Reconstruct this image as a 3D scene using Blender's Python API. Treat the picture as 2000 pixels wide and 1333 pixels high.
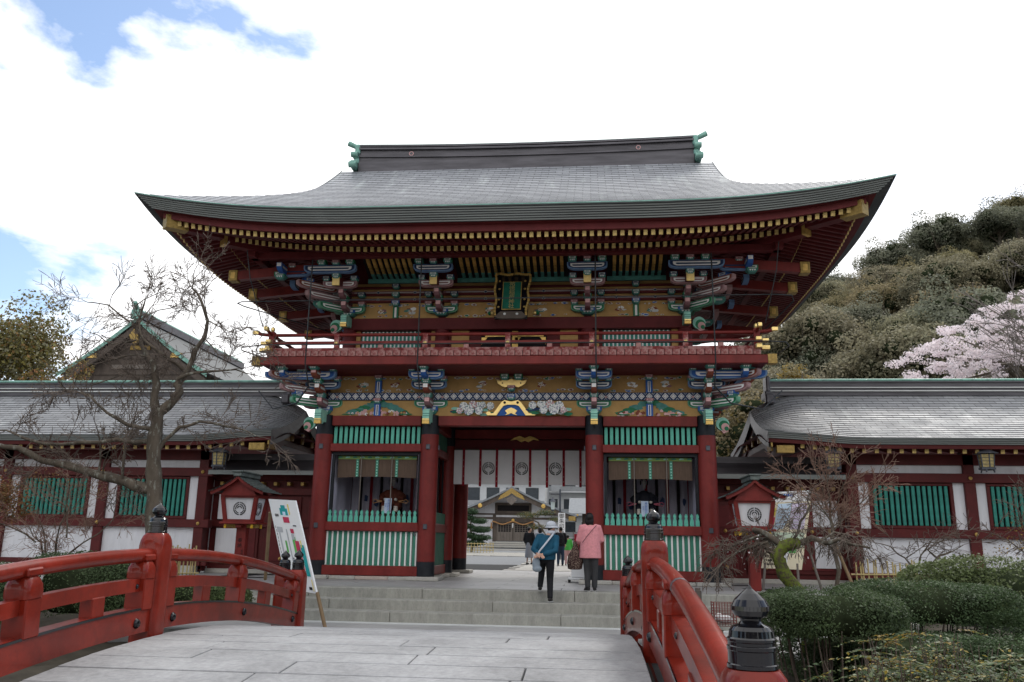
import bpy, bmesh, math, random
import numpy as np
from mathutils import Vector, Matrix
for _o in list(bpy.data.objects): bpy.data.objects.remove(_o)
SC = bpy.context.scene
COL = SC.collection
R = math.radians
random.seed(7)
NPR = np.random.RandomState(7)
# ------------------------------------------------------------------ camera
cam_d = bpy.data.cameras.new('camera'); cam = bpy.data.objects.new('camera', cam_d); COL.objects.link(cam)
cam_d.sensor_width = 36.0; cam_d.lens = 29.51; cam_d.clip_start = 0.05; cam_d.clip_end = 3000
def _cam_matrix(pitch, roll, yaw):
    fw = Vector((-math.sin(yaw)*math.cos(pitch), math.cos(yaw)*math.cos(pitch), math.sin(pitch)))
    rt = Vector((math.cos(yaw), math.sin(yaw), 0)); up = rt.cross(fw)
    r2 = math.cos(roll)*rt + math.sin(roll)*up; u2 = -math.sin(roll)*rt + math.cos(roll)*up
    m = Matrix((r2, u2, -fw)).transposed().to_4x4(); m.translation = Vector((0, 0, 1.01)); return m
cam.matrix_world = _cam_matrix(R(13.396), R(0.8956), R(5.4515))
SC.camera = cam
SC.view_settings.view_transform = 'Standard'; SC.view_settings.look = 'None'
SC.view_settings.exposure = 0.40; SC.view_settings.gamma = 1.0; SC.view_settings.use_curve_mapping = False
SC.cycles.use_denoising = True
SC.cycles.max_bounces = 6; SC.cycles.diffuse_bounces = 3; SC.cycles.glossy_bounces = 3
SC.cycles.transparent_max_bounces = 6; SC.cycles.caustics_reflective = False; SC.cycles.caustics_refractive = False
# ------------------------------------------------------------------ sky: thin bright cloud with blue gaps
SUN_AZ, SUN_EL = R(29), R(45)          # azimuth from +Y toward +X
W = bpy.data.worlds.new('World'); SC.world = W; W.use_nodes = True
nt = W.node_tree; nt.nodes.clear()
def N(t, **k):
    n = nt.nodes.new(t)
    for a, b in k.items(): setattr(n, a, b)
    return n
L = lambda a, b: nt.links.new(a, b)
sky = N('ShaderNodeTexSky', sky_type='NISHITA'); sky.sun_disc = False; sky.sun_elevation = SUN_EL; sky.sun_rotation = SUN_AZ
sky.air_density = 1.0; sky.dust_density = 1.0; sky.ozone_density = 1.0
bg1 = N('ShaderNodeBackground'); bg1.inputs[1].default_value = 0.165; L(sky.outputs[0], bg1.inputs[0])
bg2 = N('ShaderNodeBackground'); bg2.inputs[0].default_value = (1.0, 1.0, 1.01, 1); bg2.inputs[1].default_value = 1.16
tc = N('ShaderNodeTexCoord')
mp = N('ShaderNodeMapping'); mp.inputs['Scale'].default_value = (1, 1, 1.7); mp.inputs['Location'].default_value = (0.26, 4.19, 8.49); L(tc.outputs['Generated'], mp.inputs[0])
ns = N('ShaderNodeTexNoise'); ns.inputs['Scale'].default_value = 4.6; ns.inputs['Detail'].default_value = 9; ns.inputs['Roughness'].default_value = 0.55; ns.inputs['Distortion'].default_value = 0.25
L(mp.outputs[0], ns.inputs['Vector'])
sx = N('ShaderNodeSeparateXYZ'); L(tc.outputs['Generated'], sx.inputs[0])
ab = N('ShaderNodeMath', operation='ADD'); ab.inputs[1].default_value = -0.01; L(sx.outputs[0], ab.inputs[0])
ab2 = N('ShaderNodeMath', operation='ABSOLUTE'); L(ab.outputs[0], ab2.inputs[0])
sb = N('ShaderNodeMath', operation='MULTIPLY_ADD'); sb.inputs[1].default_value = -0.42; L(ab2.outputs[0], sb.inputs[0]); L(ns.outputs[0], sb.inputs[2])
rm = N('ShaderNodeMapRange'); rm.inputs['From Min'].default_value = 0.17; rm.inputs['From Max'].default_value = 0.27; L(sb.outputs[0], rm.inputs[0])
mx = N('ShaderNodeMixShader'); L(rm.outputs[0], mx.inputs[0]); L(bg1.outputs[0], mx.inputs[1]); L(bg2.outputs[0], mx.inputs[2])
wo = N('ShaderNodeOutputWorld'); L(mx.outputs[0], wo.inputs[0])
# ------------------------------------------------------------------ veiled sun
sd = bpy.data.lights.new('sun', 'SUN'); sd.energy = 1.3; sd.angle = R(11); sd.color = (1.0, 0.965, 0.91)
sun = bpy.data.objects.new('sun', sd); COL.objects.link(sun)
_dir = Vector((math.sin(SUN_AZ)*math.cos(SUN_EL), math.cos(SUN_AZ)*math.cos(SUN_EL), math.sin(SUN_EL)))
sun.rotation_euler = (-_dir).to_track_quat('-Z', 'Y').to_euler(); sun.location = (30, 30, 60)
# ------------------------------------------------------------------ materials
MATS = {}
def mat(name, col, rough=0.6, metal=0.0, var=0.18, scale=3.0, bump=0.0, bscale=40.0, col2=None, patch=None, spec=0.22, coat=0.0, island=0.0, stretch=(1, 1, 1), coord='Object', thr=(0.55, 0.7), stain=None, chips=None):
    m = bpy.data.materials.new(name); m.use_nodes = True; MATS[name] = m
    t = m.node_tree; b = t.nodes['Principled BSDF']
    b.inputs['Roughness'].default_value = rough; b.inputs['Metallic'].default_value = metal
    b.inputs['Specular IOR Level'].default_value = spec
    if coat: b.inputs['Coat Weight'].default_value = coat; b.inputs['Coat Roughness'].default_value = 0.09
    def nn(tp): return t.nodes.new(tp)
    co = nn('ShaderNodeTexCoord'); mpn = nn('ShaderNodeMapping'); mpn.inputs['Scale'].default_value = stretch
    t.links.new(co.outputs[coord], mpn.inputs[0])
    no = nn('ShaderNodeTexNoise'); no.inputs['Scale'].default_value = scale; no.inputs['Detail'].default_value = 6; no.inputs['Roughness'].default_value = 0.62
    t.links.new(mpn.outputs[0], no.inputs['Vector'])
    c = np.array(col[:3]); lo = np.clip(c*(1-var), 0, 1); hi = np.clip(c*(1+var), 0, 1)
    if col2 is not None: lo, hi = np.array(col), np.array(col2)
    mxn = nn('ShaderNodeMix'); mxn.data_type = 'RGBA'
    mrn = nn('ShaderNodeMapRange'); mrn.inputs[1].default_value = 0.3; mrn.inputs[2].default_value = 0.7
    t.links.new(no.outputs[0], mrn.inputs[0]); t.links.new(mrn.outputs[0], mxn.inputs[0])
    mxn.inputs[6].default_value = (*lo, 1); mxn.inputs[7].default_value = (*hi, 1)
    out = mxn.outputs[2]
    if island:
        ge = nn('ShaderNodeNewGeometry'); hs = nn('ShaderNodeHueSaturation')
        m1 = nn('ShaderNodeMapRange'); m1.inputs[3].default_value = 1-island; m1.inputs[4].default_value = 1+island
        t.links.new(ge.outputs['Random Per Island'], m1.inputs[0]); t.links.new(m1.outputs[0], hs.inputs['Value'])
        oi = nn('ShaderNodeObjectInfo'); m2 = nn('ShaderNodeMapRange'); m2.inputs[3].default_value = 0.485; m2.inputs[4].default_value = 0.515
        t.links.new(oi.outputs['Random'], m2.inputs[0]); t.links.new(m2.outputs[0], hs.inputs['Hue'])
        t.links.new(out, hs.inputs['Color']); out = hs.outputs[0]
    if patch is not None:
        n2 = nn('ShaderNodeTexNoise'); n2.inputs['Scale'].default_value = scale*2.3; n2.inputs['Detail'].default_value = 8; n2.inputs['Roughness'].default_value = 0.7
        t.links.new(mpn.outputs[0], n2.inputs['Vector'])
        r2 = nn('ShaderNodeMapRange'); r2.inputs[1].default_value = thr[0]; r2.inputs[2].default_value = thr[1]
        t.links.new(n2.outputs[0], r2.inputs[0])
        m3 = nn('ShaderNodeMix'); m3.data_type = 'RGBA'; t.links.new(r2.outputs[0], m3.inputs[0]); t.links.new(out, m3.inputs[6]); m3.inputs[7].default_value = (*patch, 1)
        out = m3.outputs[2]
    if stain:
        n4 = nn('ShaderNodeTexNoise'); n4.inputs['Scale'].default_value = stain[0]; n4.inputs['Detail'].default_value = 7; n4.inputs['Roughness'].default_value = 0.68
        ge4 = nn('ShaderNodeNewGeometry'); mp4 = nn('ShaderNodeMapping'); mp4.inputs['Scale'].default_value = stain[2] if len(stain) > 2 else (1, 1, 1)
        t.links.new(ge4.outputs['Position'], mp4.inputs[0]); t.links.new(mp4.outputs[0], n4.inputs['Vector'])
        r4 = nn('ShaderNodeMapRange'); r4.inputs[1].default_value = 0.38; r4.inputs[2].default_value = 0.66; r4.inputs[3].default_value = 1.0; r4.inputs[4].default_value = 1.0-stain[1]
        t.links.new(n4.outputs[0], r4.inputs[0]); m4 = nn('ShaderNodeMix'); m4.data_type = 'RGBA'; m4.blend_type = 'MULTIPLY'; m4.inputs[0].default_value = 1.0
        cb = nn('ShaderNodeCombineColor'); [t.links.new(r4.outputs[0], cb.inputs[k]) for k in range(3)]
        t.links.new(out, m4.inputs[6]); t.links.new(cb.outputs[0], m4.inputs[7]); out = m4.outputs[2]
    if chips:
        n5 = nn('ShaderNodeTexNoise'); n5.inputs['Scale'].default_value = chips[0]; n5.inputs['Detail'].default_value = 9; n5.inputs['Roughness'].default_value = 0.75
        ge5 = nn('ShaderNodeNewGeometry'); t.links.new(ge5.outputs['Position'], n5.inputs['Vector'])
        r5 = nn('ShaderNodeMapRange'); r5.inputs[1].default_value = chips[2]; r5.inputs[2].default_value = chips[2]+0.03; t.links.new(n5.outputs[0], r5.inputs[0])
        m5 = nn('ShaderNodeMix'); m5.data_type = 'RGBA'; t.links.new(r5.outputs[0], m5.inputs[0]); t.links.new(out, m5.inputs[6]); m5.inputs[7].default_value = (*chips[1], 1); out = m5.outputs[2]
    t.links.new(out, b.inputs['Base Color'])
    if name.startswith(('leaf','blossom','cloth_w')) and name!='leaf_dark':
        tl=nn('ShaderNodeBsdfTranslucent'); t.links.new(out,tl.inputs[0]); ms=nn('ShaderNodeMixShader'); ms.inputs[0].default_value=0.38
        t.links.new(b.outputs[0],ms.inputs[1]); t.links.new(tl.outputs[0],ms.inputs[2]); t.links.new(ms.outputs[0],t.nodes['Material Output'].inputs[0])
    if bump:
        n3 = nn('ShaderNodeTexNoise'); n3.inputs['Scale'].default_value = bscale; n3.inputs['Detail'].default_value = 5
        t.links.new(mpn.outputs[0], n3.inputs['Vector'])
        bp = nn('ShaderNodeBump'); bp.inputs['Strength'].default_value = bump; bp.inputs['Distance'].default_value = 0.01
        t.links.new(n3.outputs[0], bp.inputs['Height']); t.links.new(bp.outputs[0], b.inputs['Normal'])
    return m
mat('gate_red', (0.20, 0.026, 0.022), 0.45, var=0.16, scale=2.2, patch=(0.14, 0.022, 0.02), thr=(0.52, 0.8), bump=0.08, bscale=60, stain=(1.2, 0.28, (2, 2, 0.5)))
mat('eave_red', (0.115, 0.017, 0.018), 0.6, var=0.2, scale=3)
mat('worn_red', (0.20, 0.028, 0.026), 0.65, var=0.2, scale=2.0, patch=(0.42, 0.22, 0.20), thr=(0.44, 0.58))
mat('bridge_red', (0.225, 0.019, 0.009), 0.42, var=0.25, scale=2.2, spec=0.1, coat=0.42, bump=0.09, bscale=26, patch=(0.15, 0.016, 0.009), thr=(0.5, 0.72), stain=(1.3, 0.35), chips=(9, (0.36, 0.20, 0.16), 0.70))
mat('bridge_grey', (0.33, 0.19, 0.17), 0.5, var=0.2, scale=5, patch=(0.30, 0.04, 0.025), thr=(0.52, 0.7))
mat('lacquer_black', (0.007, 0.0065, 0.009), 0.09, var=0.3, scale=4, spec=0.5, patch=(0.05, 0.05, 0.055), thr=(0.66, 0.72))
mat('band_black', (0.016, 0.018, 0.022), 0.5, var=0.3, scale=5)
mat('dark', (0.012, 0.010, 0.011), 0.8, var=0.2)
mat('gold', (0.66, 0.43, 0.13), 0.38, 0.55, var=0.25, scale=9)
mat('gold_dull', (0.36, 0.24, 0.075), 0.5, 0.3, var=0.35, scale=14)
mat('gold_bright', (0.85, 0.62, 0.24), 0.28, 0.6, var=0.12, scale=8)
mat('ochre', (0.47, 0.285, 0.105), 0.7, var=0.14, scale=3)
mat('ochre_dark', (0.40, 0.24, 0.09), 0.7, var=0.18, scale=3)
mat('jade', (0.12, 0.44, 0.335), 0.6, var=0.14, scale=5, patch=(0.22, 0.40, 0.34), thr=(0.58, 0.8))
mat('jade_pale', (0.28, 0.56, 0.45), 0.55, var=0.15, scale=5)
mat('board_green', (0.055, 0.215, 0.15), 0.6, var=0.15, scale=4, patch=(0.10, 0.20, 0.16), thr=(0.55, 0.8))
mat('panel_green', (0.05, 0.155, 0.105), 0.65, var=0.15, scale=4)
mat('window_green', (0.038, 0.225, 0.18), 0.5, var=0.25, scale=6)
mat('paint_green', (0.02, 0.16, 0.075), 0.55, var=0.2, scale=8)
mat('paint_blue', (0.03, 0.11, 0.36), 0.55, var=0.2, scale=8)
mat('paint_navy', (0.02, 0.042, 0.11), 0.6, var=0.2, scale=8)
mat('paint_rust', (0.22, 0.06, 0.035), 0.6, var=0.25, scale=8)
mat('paint_pink', (0.62, 0.36, 0.35), 0.6, var=0.15, scale=8)
mat('paint_mauve', (0.24, 0.12, 0.13), 0.6, var=0.2, scale=8)
mat('paint_teal', (0.07, 0.22, 0.19), 0.6, var=0.25, scale=8)
mat('rim_blue', (0.16, 0.27, 0.46), 0.6, var=0.15, scale=8)
mat('rim_green', (0.14, 0.34, 0.22), 0.6, var=0.15, scale=8)
mat('rim_mauve', (0.40, 0.24, 0.24), 0.6, var=0.15, scale=8)
mat('rafter_gold', (0.46, 0.33, 0.125), 0.5, 0.3, var=0.35, scale=11)
mat('white_paint', (0.80, 0.79, 0.77), 0.6, var=0.06, scale=4)
mat('plaster', (0.70, 0.695, 0.72), 0.85, var=0.06, scale=1.4, patch=(0.58, 0.575, 0.58), thr=(0.54, 0.8), stretch=(1.6, 1, 0.35), bump=0.1, bscale=12, stain=(1.1, 0.16, (2.5, 1, 0.4)))
mat('grey_trim', (0.56, 0.57, 0.55), 0.6, var=0.1)
mat('steel_fitting', (0.09, 0.095, 0.11), 0.45, 0.5, var=0.2)
mat('pipe_metal', (0.05, 0.052, 0.055), 0.45, 0.4, var=0.25)
mat('copper_green', (0.19, 0.36, 0.30), 0.5, 0.2, var=0.3, scale=3, patch=(0.10, 0.16, 0.14), thr=(0.5, 0.8))
mat('copper_dark', (0.095, 0.09, 0.098), 0.42, 0.35, var=0.3, scale=2.5, stretch=(0.4, 1, 3))
mat('cloister_red_shaded', (0.088, 0.0125, 0.012), 0.5, var=0.2, scale=2.2, patch=(0.06, 0.011, 0.01), thr=(0.5, 0.8))  # wall red darkened in its colour for the shade of trees and deep eaves
mat('eave_copper', (0.23, 0.245, 0.235), 0.5, 0.25, var=0.18, scale=1.5, stretch=(0.3, 1, 4))
mat('granite', (0.42, 0.40, 0.36), 0.75, var=0.12, scale=18, bump=0.15, bscale=120, patch=(0.26, 0.26, 0.24), thr=(0.56, 0.85))
mat('granite_pink', (0.46, 0.38, 0.33), 0.75, var=0.12, scale=18, bump=0.15, bscale=120)
mat('step_stone', (0.36, 0.35, 0.31), 0.75, var=0.10, scale=14, bump=0.15, bscale=90, patch=(0.22, 0.23, 0.20), thr=(0.50, 0.82), stretch=(1, 1, 0.45), stain=(1.6, 0.22, (2.6, 1, 0.5)))
mat('deck_stone', (0.35, 0.351, 0.356), 0.7, var=0.17, scale=16, bump=0.3, bscale=150, patch=(0.27, 0.272, 0.272), thr=(0.55, 0.78), island=0.16, stain=(0.9, 0.32), chips=(14, (0.07, 0.07, 0.065), 0.72))
mat('paving', (0.43, 0.42, 0.41), 0.45, var=0.10, scale=1.3, bump=0.06, bscale=60, patch=(0.34, 0.335, 0.335), thr=(0.5, 0.72), coord='Generated', stain=(0.6, 0.28))
mat('joint', (0.03, 0.03, 0.029), 0.9, var=0.2)
mat('gravel', (0.20, 0.205, 0.21), 0.9, var=0.25, scale=25, bump=0.6, bscale=60)
mat('earth', (0.05, 0.042, 0.03), 0.95, var=0.35, scale=3, bump=0.5, bscale=20)
mat('rock', (0.26, 0.25, 0.23), 0.9, var=0.3, scale=5, bump=0.6, bscale=14, patch=(0.09, 0.11, 0.04), thr=(0.5, 0.65))
mat('water', (0.02, 0.03, 0.028), 0.08, var=0.2)
mat('bark', (0.10, 0.08, 0.06), 0.9, var=0.4, scale=6, bump=0.7, bscale=30, patch=(0.25, 0.25, 0.21), thr=(0.54, 0.66), stretch=(1, 1, 0.4))
mat('bark_moss', (0.075, 0.06, 0.04), 0.95, var=0.3, scale=7, bump=0.9, bscale=25, patch=(0.13, 0.16, 0.025), thr=(0.42, 0.55))
mat('twig', (0.13, 0.10, 0.08), 0.85, var=0.3, scale=3)
mat('twig_red', (0.22, 0.135, 0.10), 0.85, var=0.3, scale=3)
mat('bamboo', (0.42, 0.33, 0.15), 0.5, var=0.2, scale=4)
mat('wood_pole', (0.22, 0.15, 0.085), 0.75, var=0.25, scale=5, stretch=(1, 1, 0.3))
mat('wood_dark', (0.095, 0.075, 0.062), 0.7, var=0.25, scale=4, stretch=(1, 1, 0.3))
mat('wood_grey', (0.17, 0.145, 0.125), 0.75, var=0.2, scale=5, stretch=(1, 1, 0.3))
mat('shingle_wood', (0.13, 0.15, 0.14), 0.75, var=0.35, scale=7, patch=(0.30, 0.31, 0.30), thr=(0.55, 0.75))
mat('tile_grey', (0.22, 0.235, 0.25), 0.5, var=0.2, scale=6)
mat('blind', (0.10, 0.066, 0.047), 0.8, var=0.2, scale=5, stretch=(6, 1, 0.6))
mat('blind_green', (0.20, 0.30, 0.09), 0.7, var=0.15)
mat('cloth_white', (0.80, 0.79, 0.80), 0.9, var=0.05, scale=2)
mat('cloth_lav', (0.44, 0.42, 0.50), 0.9, var=0.12, scale=2)
mat('cloth_red', (0.24, 0.012, 0.022), 0.85, var=0.2, scale=5)
mat('ink', (0.012, 0.011, 0.012), 0.8, var=0.1)
mat('leaf_hedge', (0.075, 0.115, 0.05), 0.55, var=0.3, scale=5, island=0.35)
mat('leaf_azalea', (0.13, 0.165, 0.065), 0.5, var=0.3, scale=3, island=0.35)
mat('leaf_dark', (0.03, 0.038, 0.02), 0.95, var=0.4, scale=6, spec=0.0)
mat('leaf_nandina', (0.125, 0.145, 0.06), 0.5, var=0.3, scale=2, island=0.55)
mat('leaf_yellow', (0.33, 0.23, 0.05), 0.5, var=0.3, scale=3, island=0.4)
mat('leaf_forest', (0.27, 0.248, 0.16), 0.65, var=0.35, scale=0.25, island=0.3, spec=0.2)
mat('leaf_forest2', (0.215, 0.22, 0.155), 0.65, var=0.35, scale=0.25, island=0.3, spec=0.2)
mat('leaf_forest3', (0.28, 0.24, 0.13), 0.65, var=0.35, scale=0.25, island=0.3, spec=0.2)
mat('leaf_olive', (0.17, 0.14, 0.045), 0.5, var=0.4, scale=0.6, island=0.5)
mat('leaf_bud', (0.26, 0.14, 0.055), 0.6, var=0.35, scale=2, island=0.4)
mat('leaf_pine', (0.055, 0.095, 0.045), 0.6, var=0.3, scale=3, island=0.4)
mat('blossom', (0.88, 0.80, 0.82), 0.8, var=0.08, scale=0.8, island=0.16)
mat('skin', (0.50, 0.29, 0.21), 0.5, var=0.06)
mat('hair', (0.012, 0.010, 0.010), 0.4, var=0.2)
mat('jacket_teal', (0.010, 0.07, 0.12), 0.75, var=0.25, scale=5, bump=1.0, bscale=9)
mat('trouser_black', (0.012, 0.012, 0.014), 0.8, var=0.3, bump=1.0, bscale=8)
mat('trouser_grey', (0.045, 0.045, 0.047), 0.85, var=0.3, bump=1.0, bscale=8)
mat('coat_pink', (0.66, 0.27, 0.29), 0.95, var=0.13, scale=22, bump=0.9, bscale=55)
mat('hat_grey', (0.50, 0.52, 0.56), 0.85, var=0.08)
mat('bag_grey', (0.24, 0.28, 0.32), 0.8, var=0.12)
mat('tote', (0.045, 0.022, 0.02), 0.85, var=0.1, scale=24, patch=(0.36, 0.27, 0.21), thr=(0.54, 0.58))
mat('shoe', (0.02, 0.018, 0.018), 0.5, var=0.2)
mat('sole', (0.45, 0.44, 0.42), 0.8, var=0.1)
mat('jeans', (0.03, 0.05, 0.085), 0.85, var=0.15)
mat('shirt_green', (0.09, 0.48, 0.09), 0.8, var=0.1)
mat('skirt_grey', (0.26, 0.27, 0.30), 0.85, var=0.1)
mat('robe_brown', (0.10, 0.028, 0.016), 0.7, var=0.25, scale=6)
mat('robe_black', (0.012, 0.013, 0.02), 0.7, var=0.25, scale=6)
mat('face_paint', (0.38, 0.36, 0.34), 0.6, var=0.1)
mat('ivory', (0.55, 0.52, 0.46), 0.6, var=0.2, scale=20, patch=(0.12, 0.11, 0.10), thr=(0.52, 0.6))
mat('cord_tan', (0.45, 0.24, 0.10), 0.7, var=0.1)
mat('cord_pink', (0.42, 0.10, 0.14), 0.7, var=0.1)
mat('paper_blue', (0.50, 0.60, 0.74), 0.7, var=0.08)
mat('print_blue', (0.05, 0.14, 0.45), 0.7, var=0.1)
mat('sign_white', (0.80, 0.80, 0.80), 0.5, var=0.02)
mat('sign_cream', (0.74, 0.66, 0.48), 0.55, var=0.08, scale=3)
mat('print_sky', (0.60, 0.74, 0.88), 0.6, var=0.1)
mat('print_lilac', (0.76, 0.66, 0.84), 0.6, var=0.1)
mat('print_mint', (0.62, 0.74, 0.58), 0.6, var=0.1)
mat('print_red', (0.50, 0.04, 0.09), 0.6, var=0.1)
mat('print_green', (0.12, 0.42, 0.10), 0.6, var=0.1)
mat('print_teal', (0.02, 0.32, 0.33), 0.6, var=0.1)
mat('print_yellow', (0.75, 0.58, 0.06), 0.6, var=0.1)
mat('print_grey', (0.45, 0.46, 0.48), 0.6, var=0.1)
mat('bulb_yellow', (0.72, 0.42, 0.03), 0.35, var=0.1)
mat('lamp_glass', (0.55, 0.62, 0.60), 0.3, var=0.1)
mat('lattice_gold', (0.42, 0.33, 0.15), 0.5, 0.3, var=0.3, scale=20)
mat('concrete_white', (0.62, 0.63, 0.64), 0.8, var=0.06)
mat('concrete_grey', (0.33, 0.34, 0.35), 0.8, var=0.12)
mat('glass_dark', (0.04, 0.05, 0.06), 0.15, var=0.2)
mat('plaque_green', (0.012, 0.115, 0.075), 0.5, var=0.25, scale=6)
mat('mesh_red', (0.20, 0.05, 0.045), 0.6, var=0.2)
mat('plastic_white', (0.72, 0.73, 0.74), 0.4, var=0.05)
mat('rubber', (0.02, 0.02, 0.02), 0.7, var=0.1)
def roof_mat(name, base, hi, streak, rough):
    """weathered copper shingles: staggered sheets, pale run-off streaks"""
    m = bpy.data.materials.new(name); m.use_nodes = True; MATS[name] = m
    t = m.node_tree; b = t.nodes['Principled BSDF']; nn = t.nodes.new
    co = nn('ShaderNodeTexCoord')
    br = nn('ShaderNodeTexBrick'); br.inputs['Scale'].default_value = 1.0; br.inputs['Brick Width'].default_value = 0.42; br.inputs['Row Height'].default_value = 0.26; br.inputs['Mortar Size'].default_value = 0.012
    br.inputs['Color1'].default_value = (*base, 1); br.inputs['Color2'].default_value = (*hi, 1); br.inputs['Mortar'].default_value = (0.12, 0.12, 0.125, 1); br.inputs['Bias'].default_value = -0.2
    mp_ = nn('ShaderNodeMapping'); mp_.inputs['Scale'].default_value = (1, 1.18, 1); t.links.new(co.outputs['UV'], mp_.inputs[0]); t.links.new(mp_.outputs[0], br.inputs[0])
    n1 = nn('ShaderNodeTexNoise'); n1.inputs['Scale'].default_value = 1.0; n1.inputs['Detail'].default_value = 8; n1.inputs['Roughness'].default_value = 0.65
    m1 = nn('ShaderNodeMapping'); m1.inputs['Scale'].default_value = (2.2, 0.30, 1); t.links.new(co.outputs['UV'], m1.inputs[0]); t.links.new(m1.outputs[0], n1.inputs[0])
    r1 = nn('ShaderNodeMapRange'); r1.inputs[1].default_value = 0.56; r1.inputs[2].default_value = 0.78; t.links.new(n1.outputs[0], r1.inputs[0])
    x1 = nn('ShaderNodeMix'); x1.data_type = 'RGBA'; t.links.new(r1.outputs[0], x1.inputs[0]); t.links.new(br.outputs[0], x1.inputs[6]); x1.inputs[7].default_value = (*streak, 1)
    t.links.new(x1.outputs[2], b.inputs['Base Color'])
    n2 = nn('ShaderNodeTexNoise'); n2.inputs['Scale'].default_value = 1.7; n2.inputs['Detail'].default_value = 6; t.links.new(co.outputs['UV'], n2.inputs[0])
    r2 = nn('ShaderNodeMapRange'); r2.inputs[1].default_value = 0.35; r2.inputs[2].default_value = 0.68; r2.inputs[3].default_value = rough-0.05; r2.inputs[4].default_value = rough+0.08
    t.links.new(n2.outputs[0], r2.inputs[0]); t.links.new(r2.outputs[0], b.inputs['Roughness'])
    b.inputs['Metallic'].default_value = 0.25
    bp = nn('ShaderNodeBump'); bp.inputs['Strength'].default_value = 0.35; bp.inputs['Distance'].default_value = 0.02
    n3 = nn('ShaderNodeTexNoise'); n3.inputs['Scale'].default_value = 6; t.links.new(co.outputs['UV'], n3.inputs[0])
    ad = nn('ShaderNodeMath'); ad.operation = 'MULTIPLY_ADD'; ad.inputs[1].default_value = -1.0; t.links.new(br.outputs['Fac'], ad.inputs[0]); t.links.new(n3.outputs[0], ad.inputs[2])
    t.links.new(ad.outputs[0], bp.inputs['Height']); t.links.new(bp.outputs[0], b.inputs['Normal'])
    return m
mat('roof_lip', (0.075,0.08,0.082), 0.5, 0.2, var=0.3, scale=2)
roof_mat('roof_copper', (0.28, 0.288, 0.31), (0.41, 0.42, 0.445), (0.58, 0.62, 0.61), 0.45)
roof_mat('roof_cloister', (0.26, 0.263, 0.273), (0.37, 0.375, 0.385), (0.52, 0.545, 0.535), 0.64)

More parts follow.
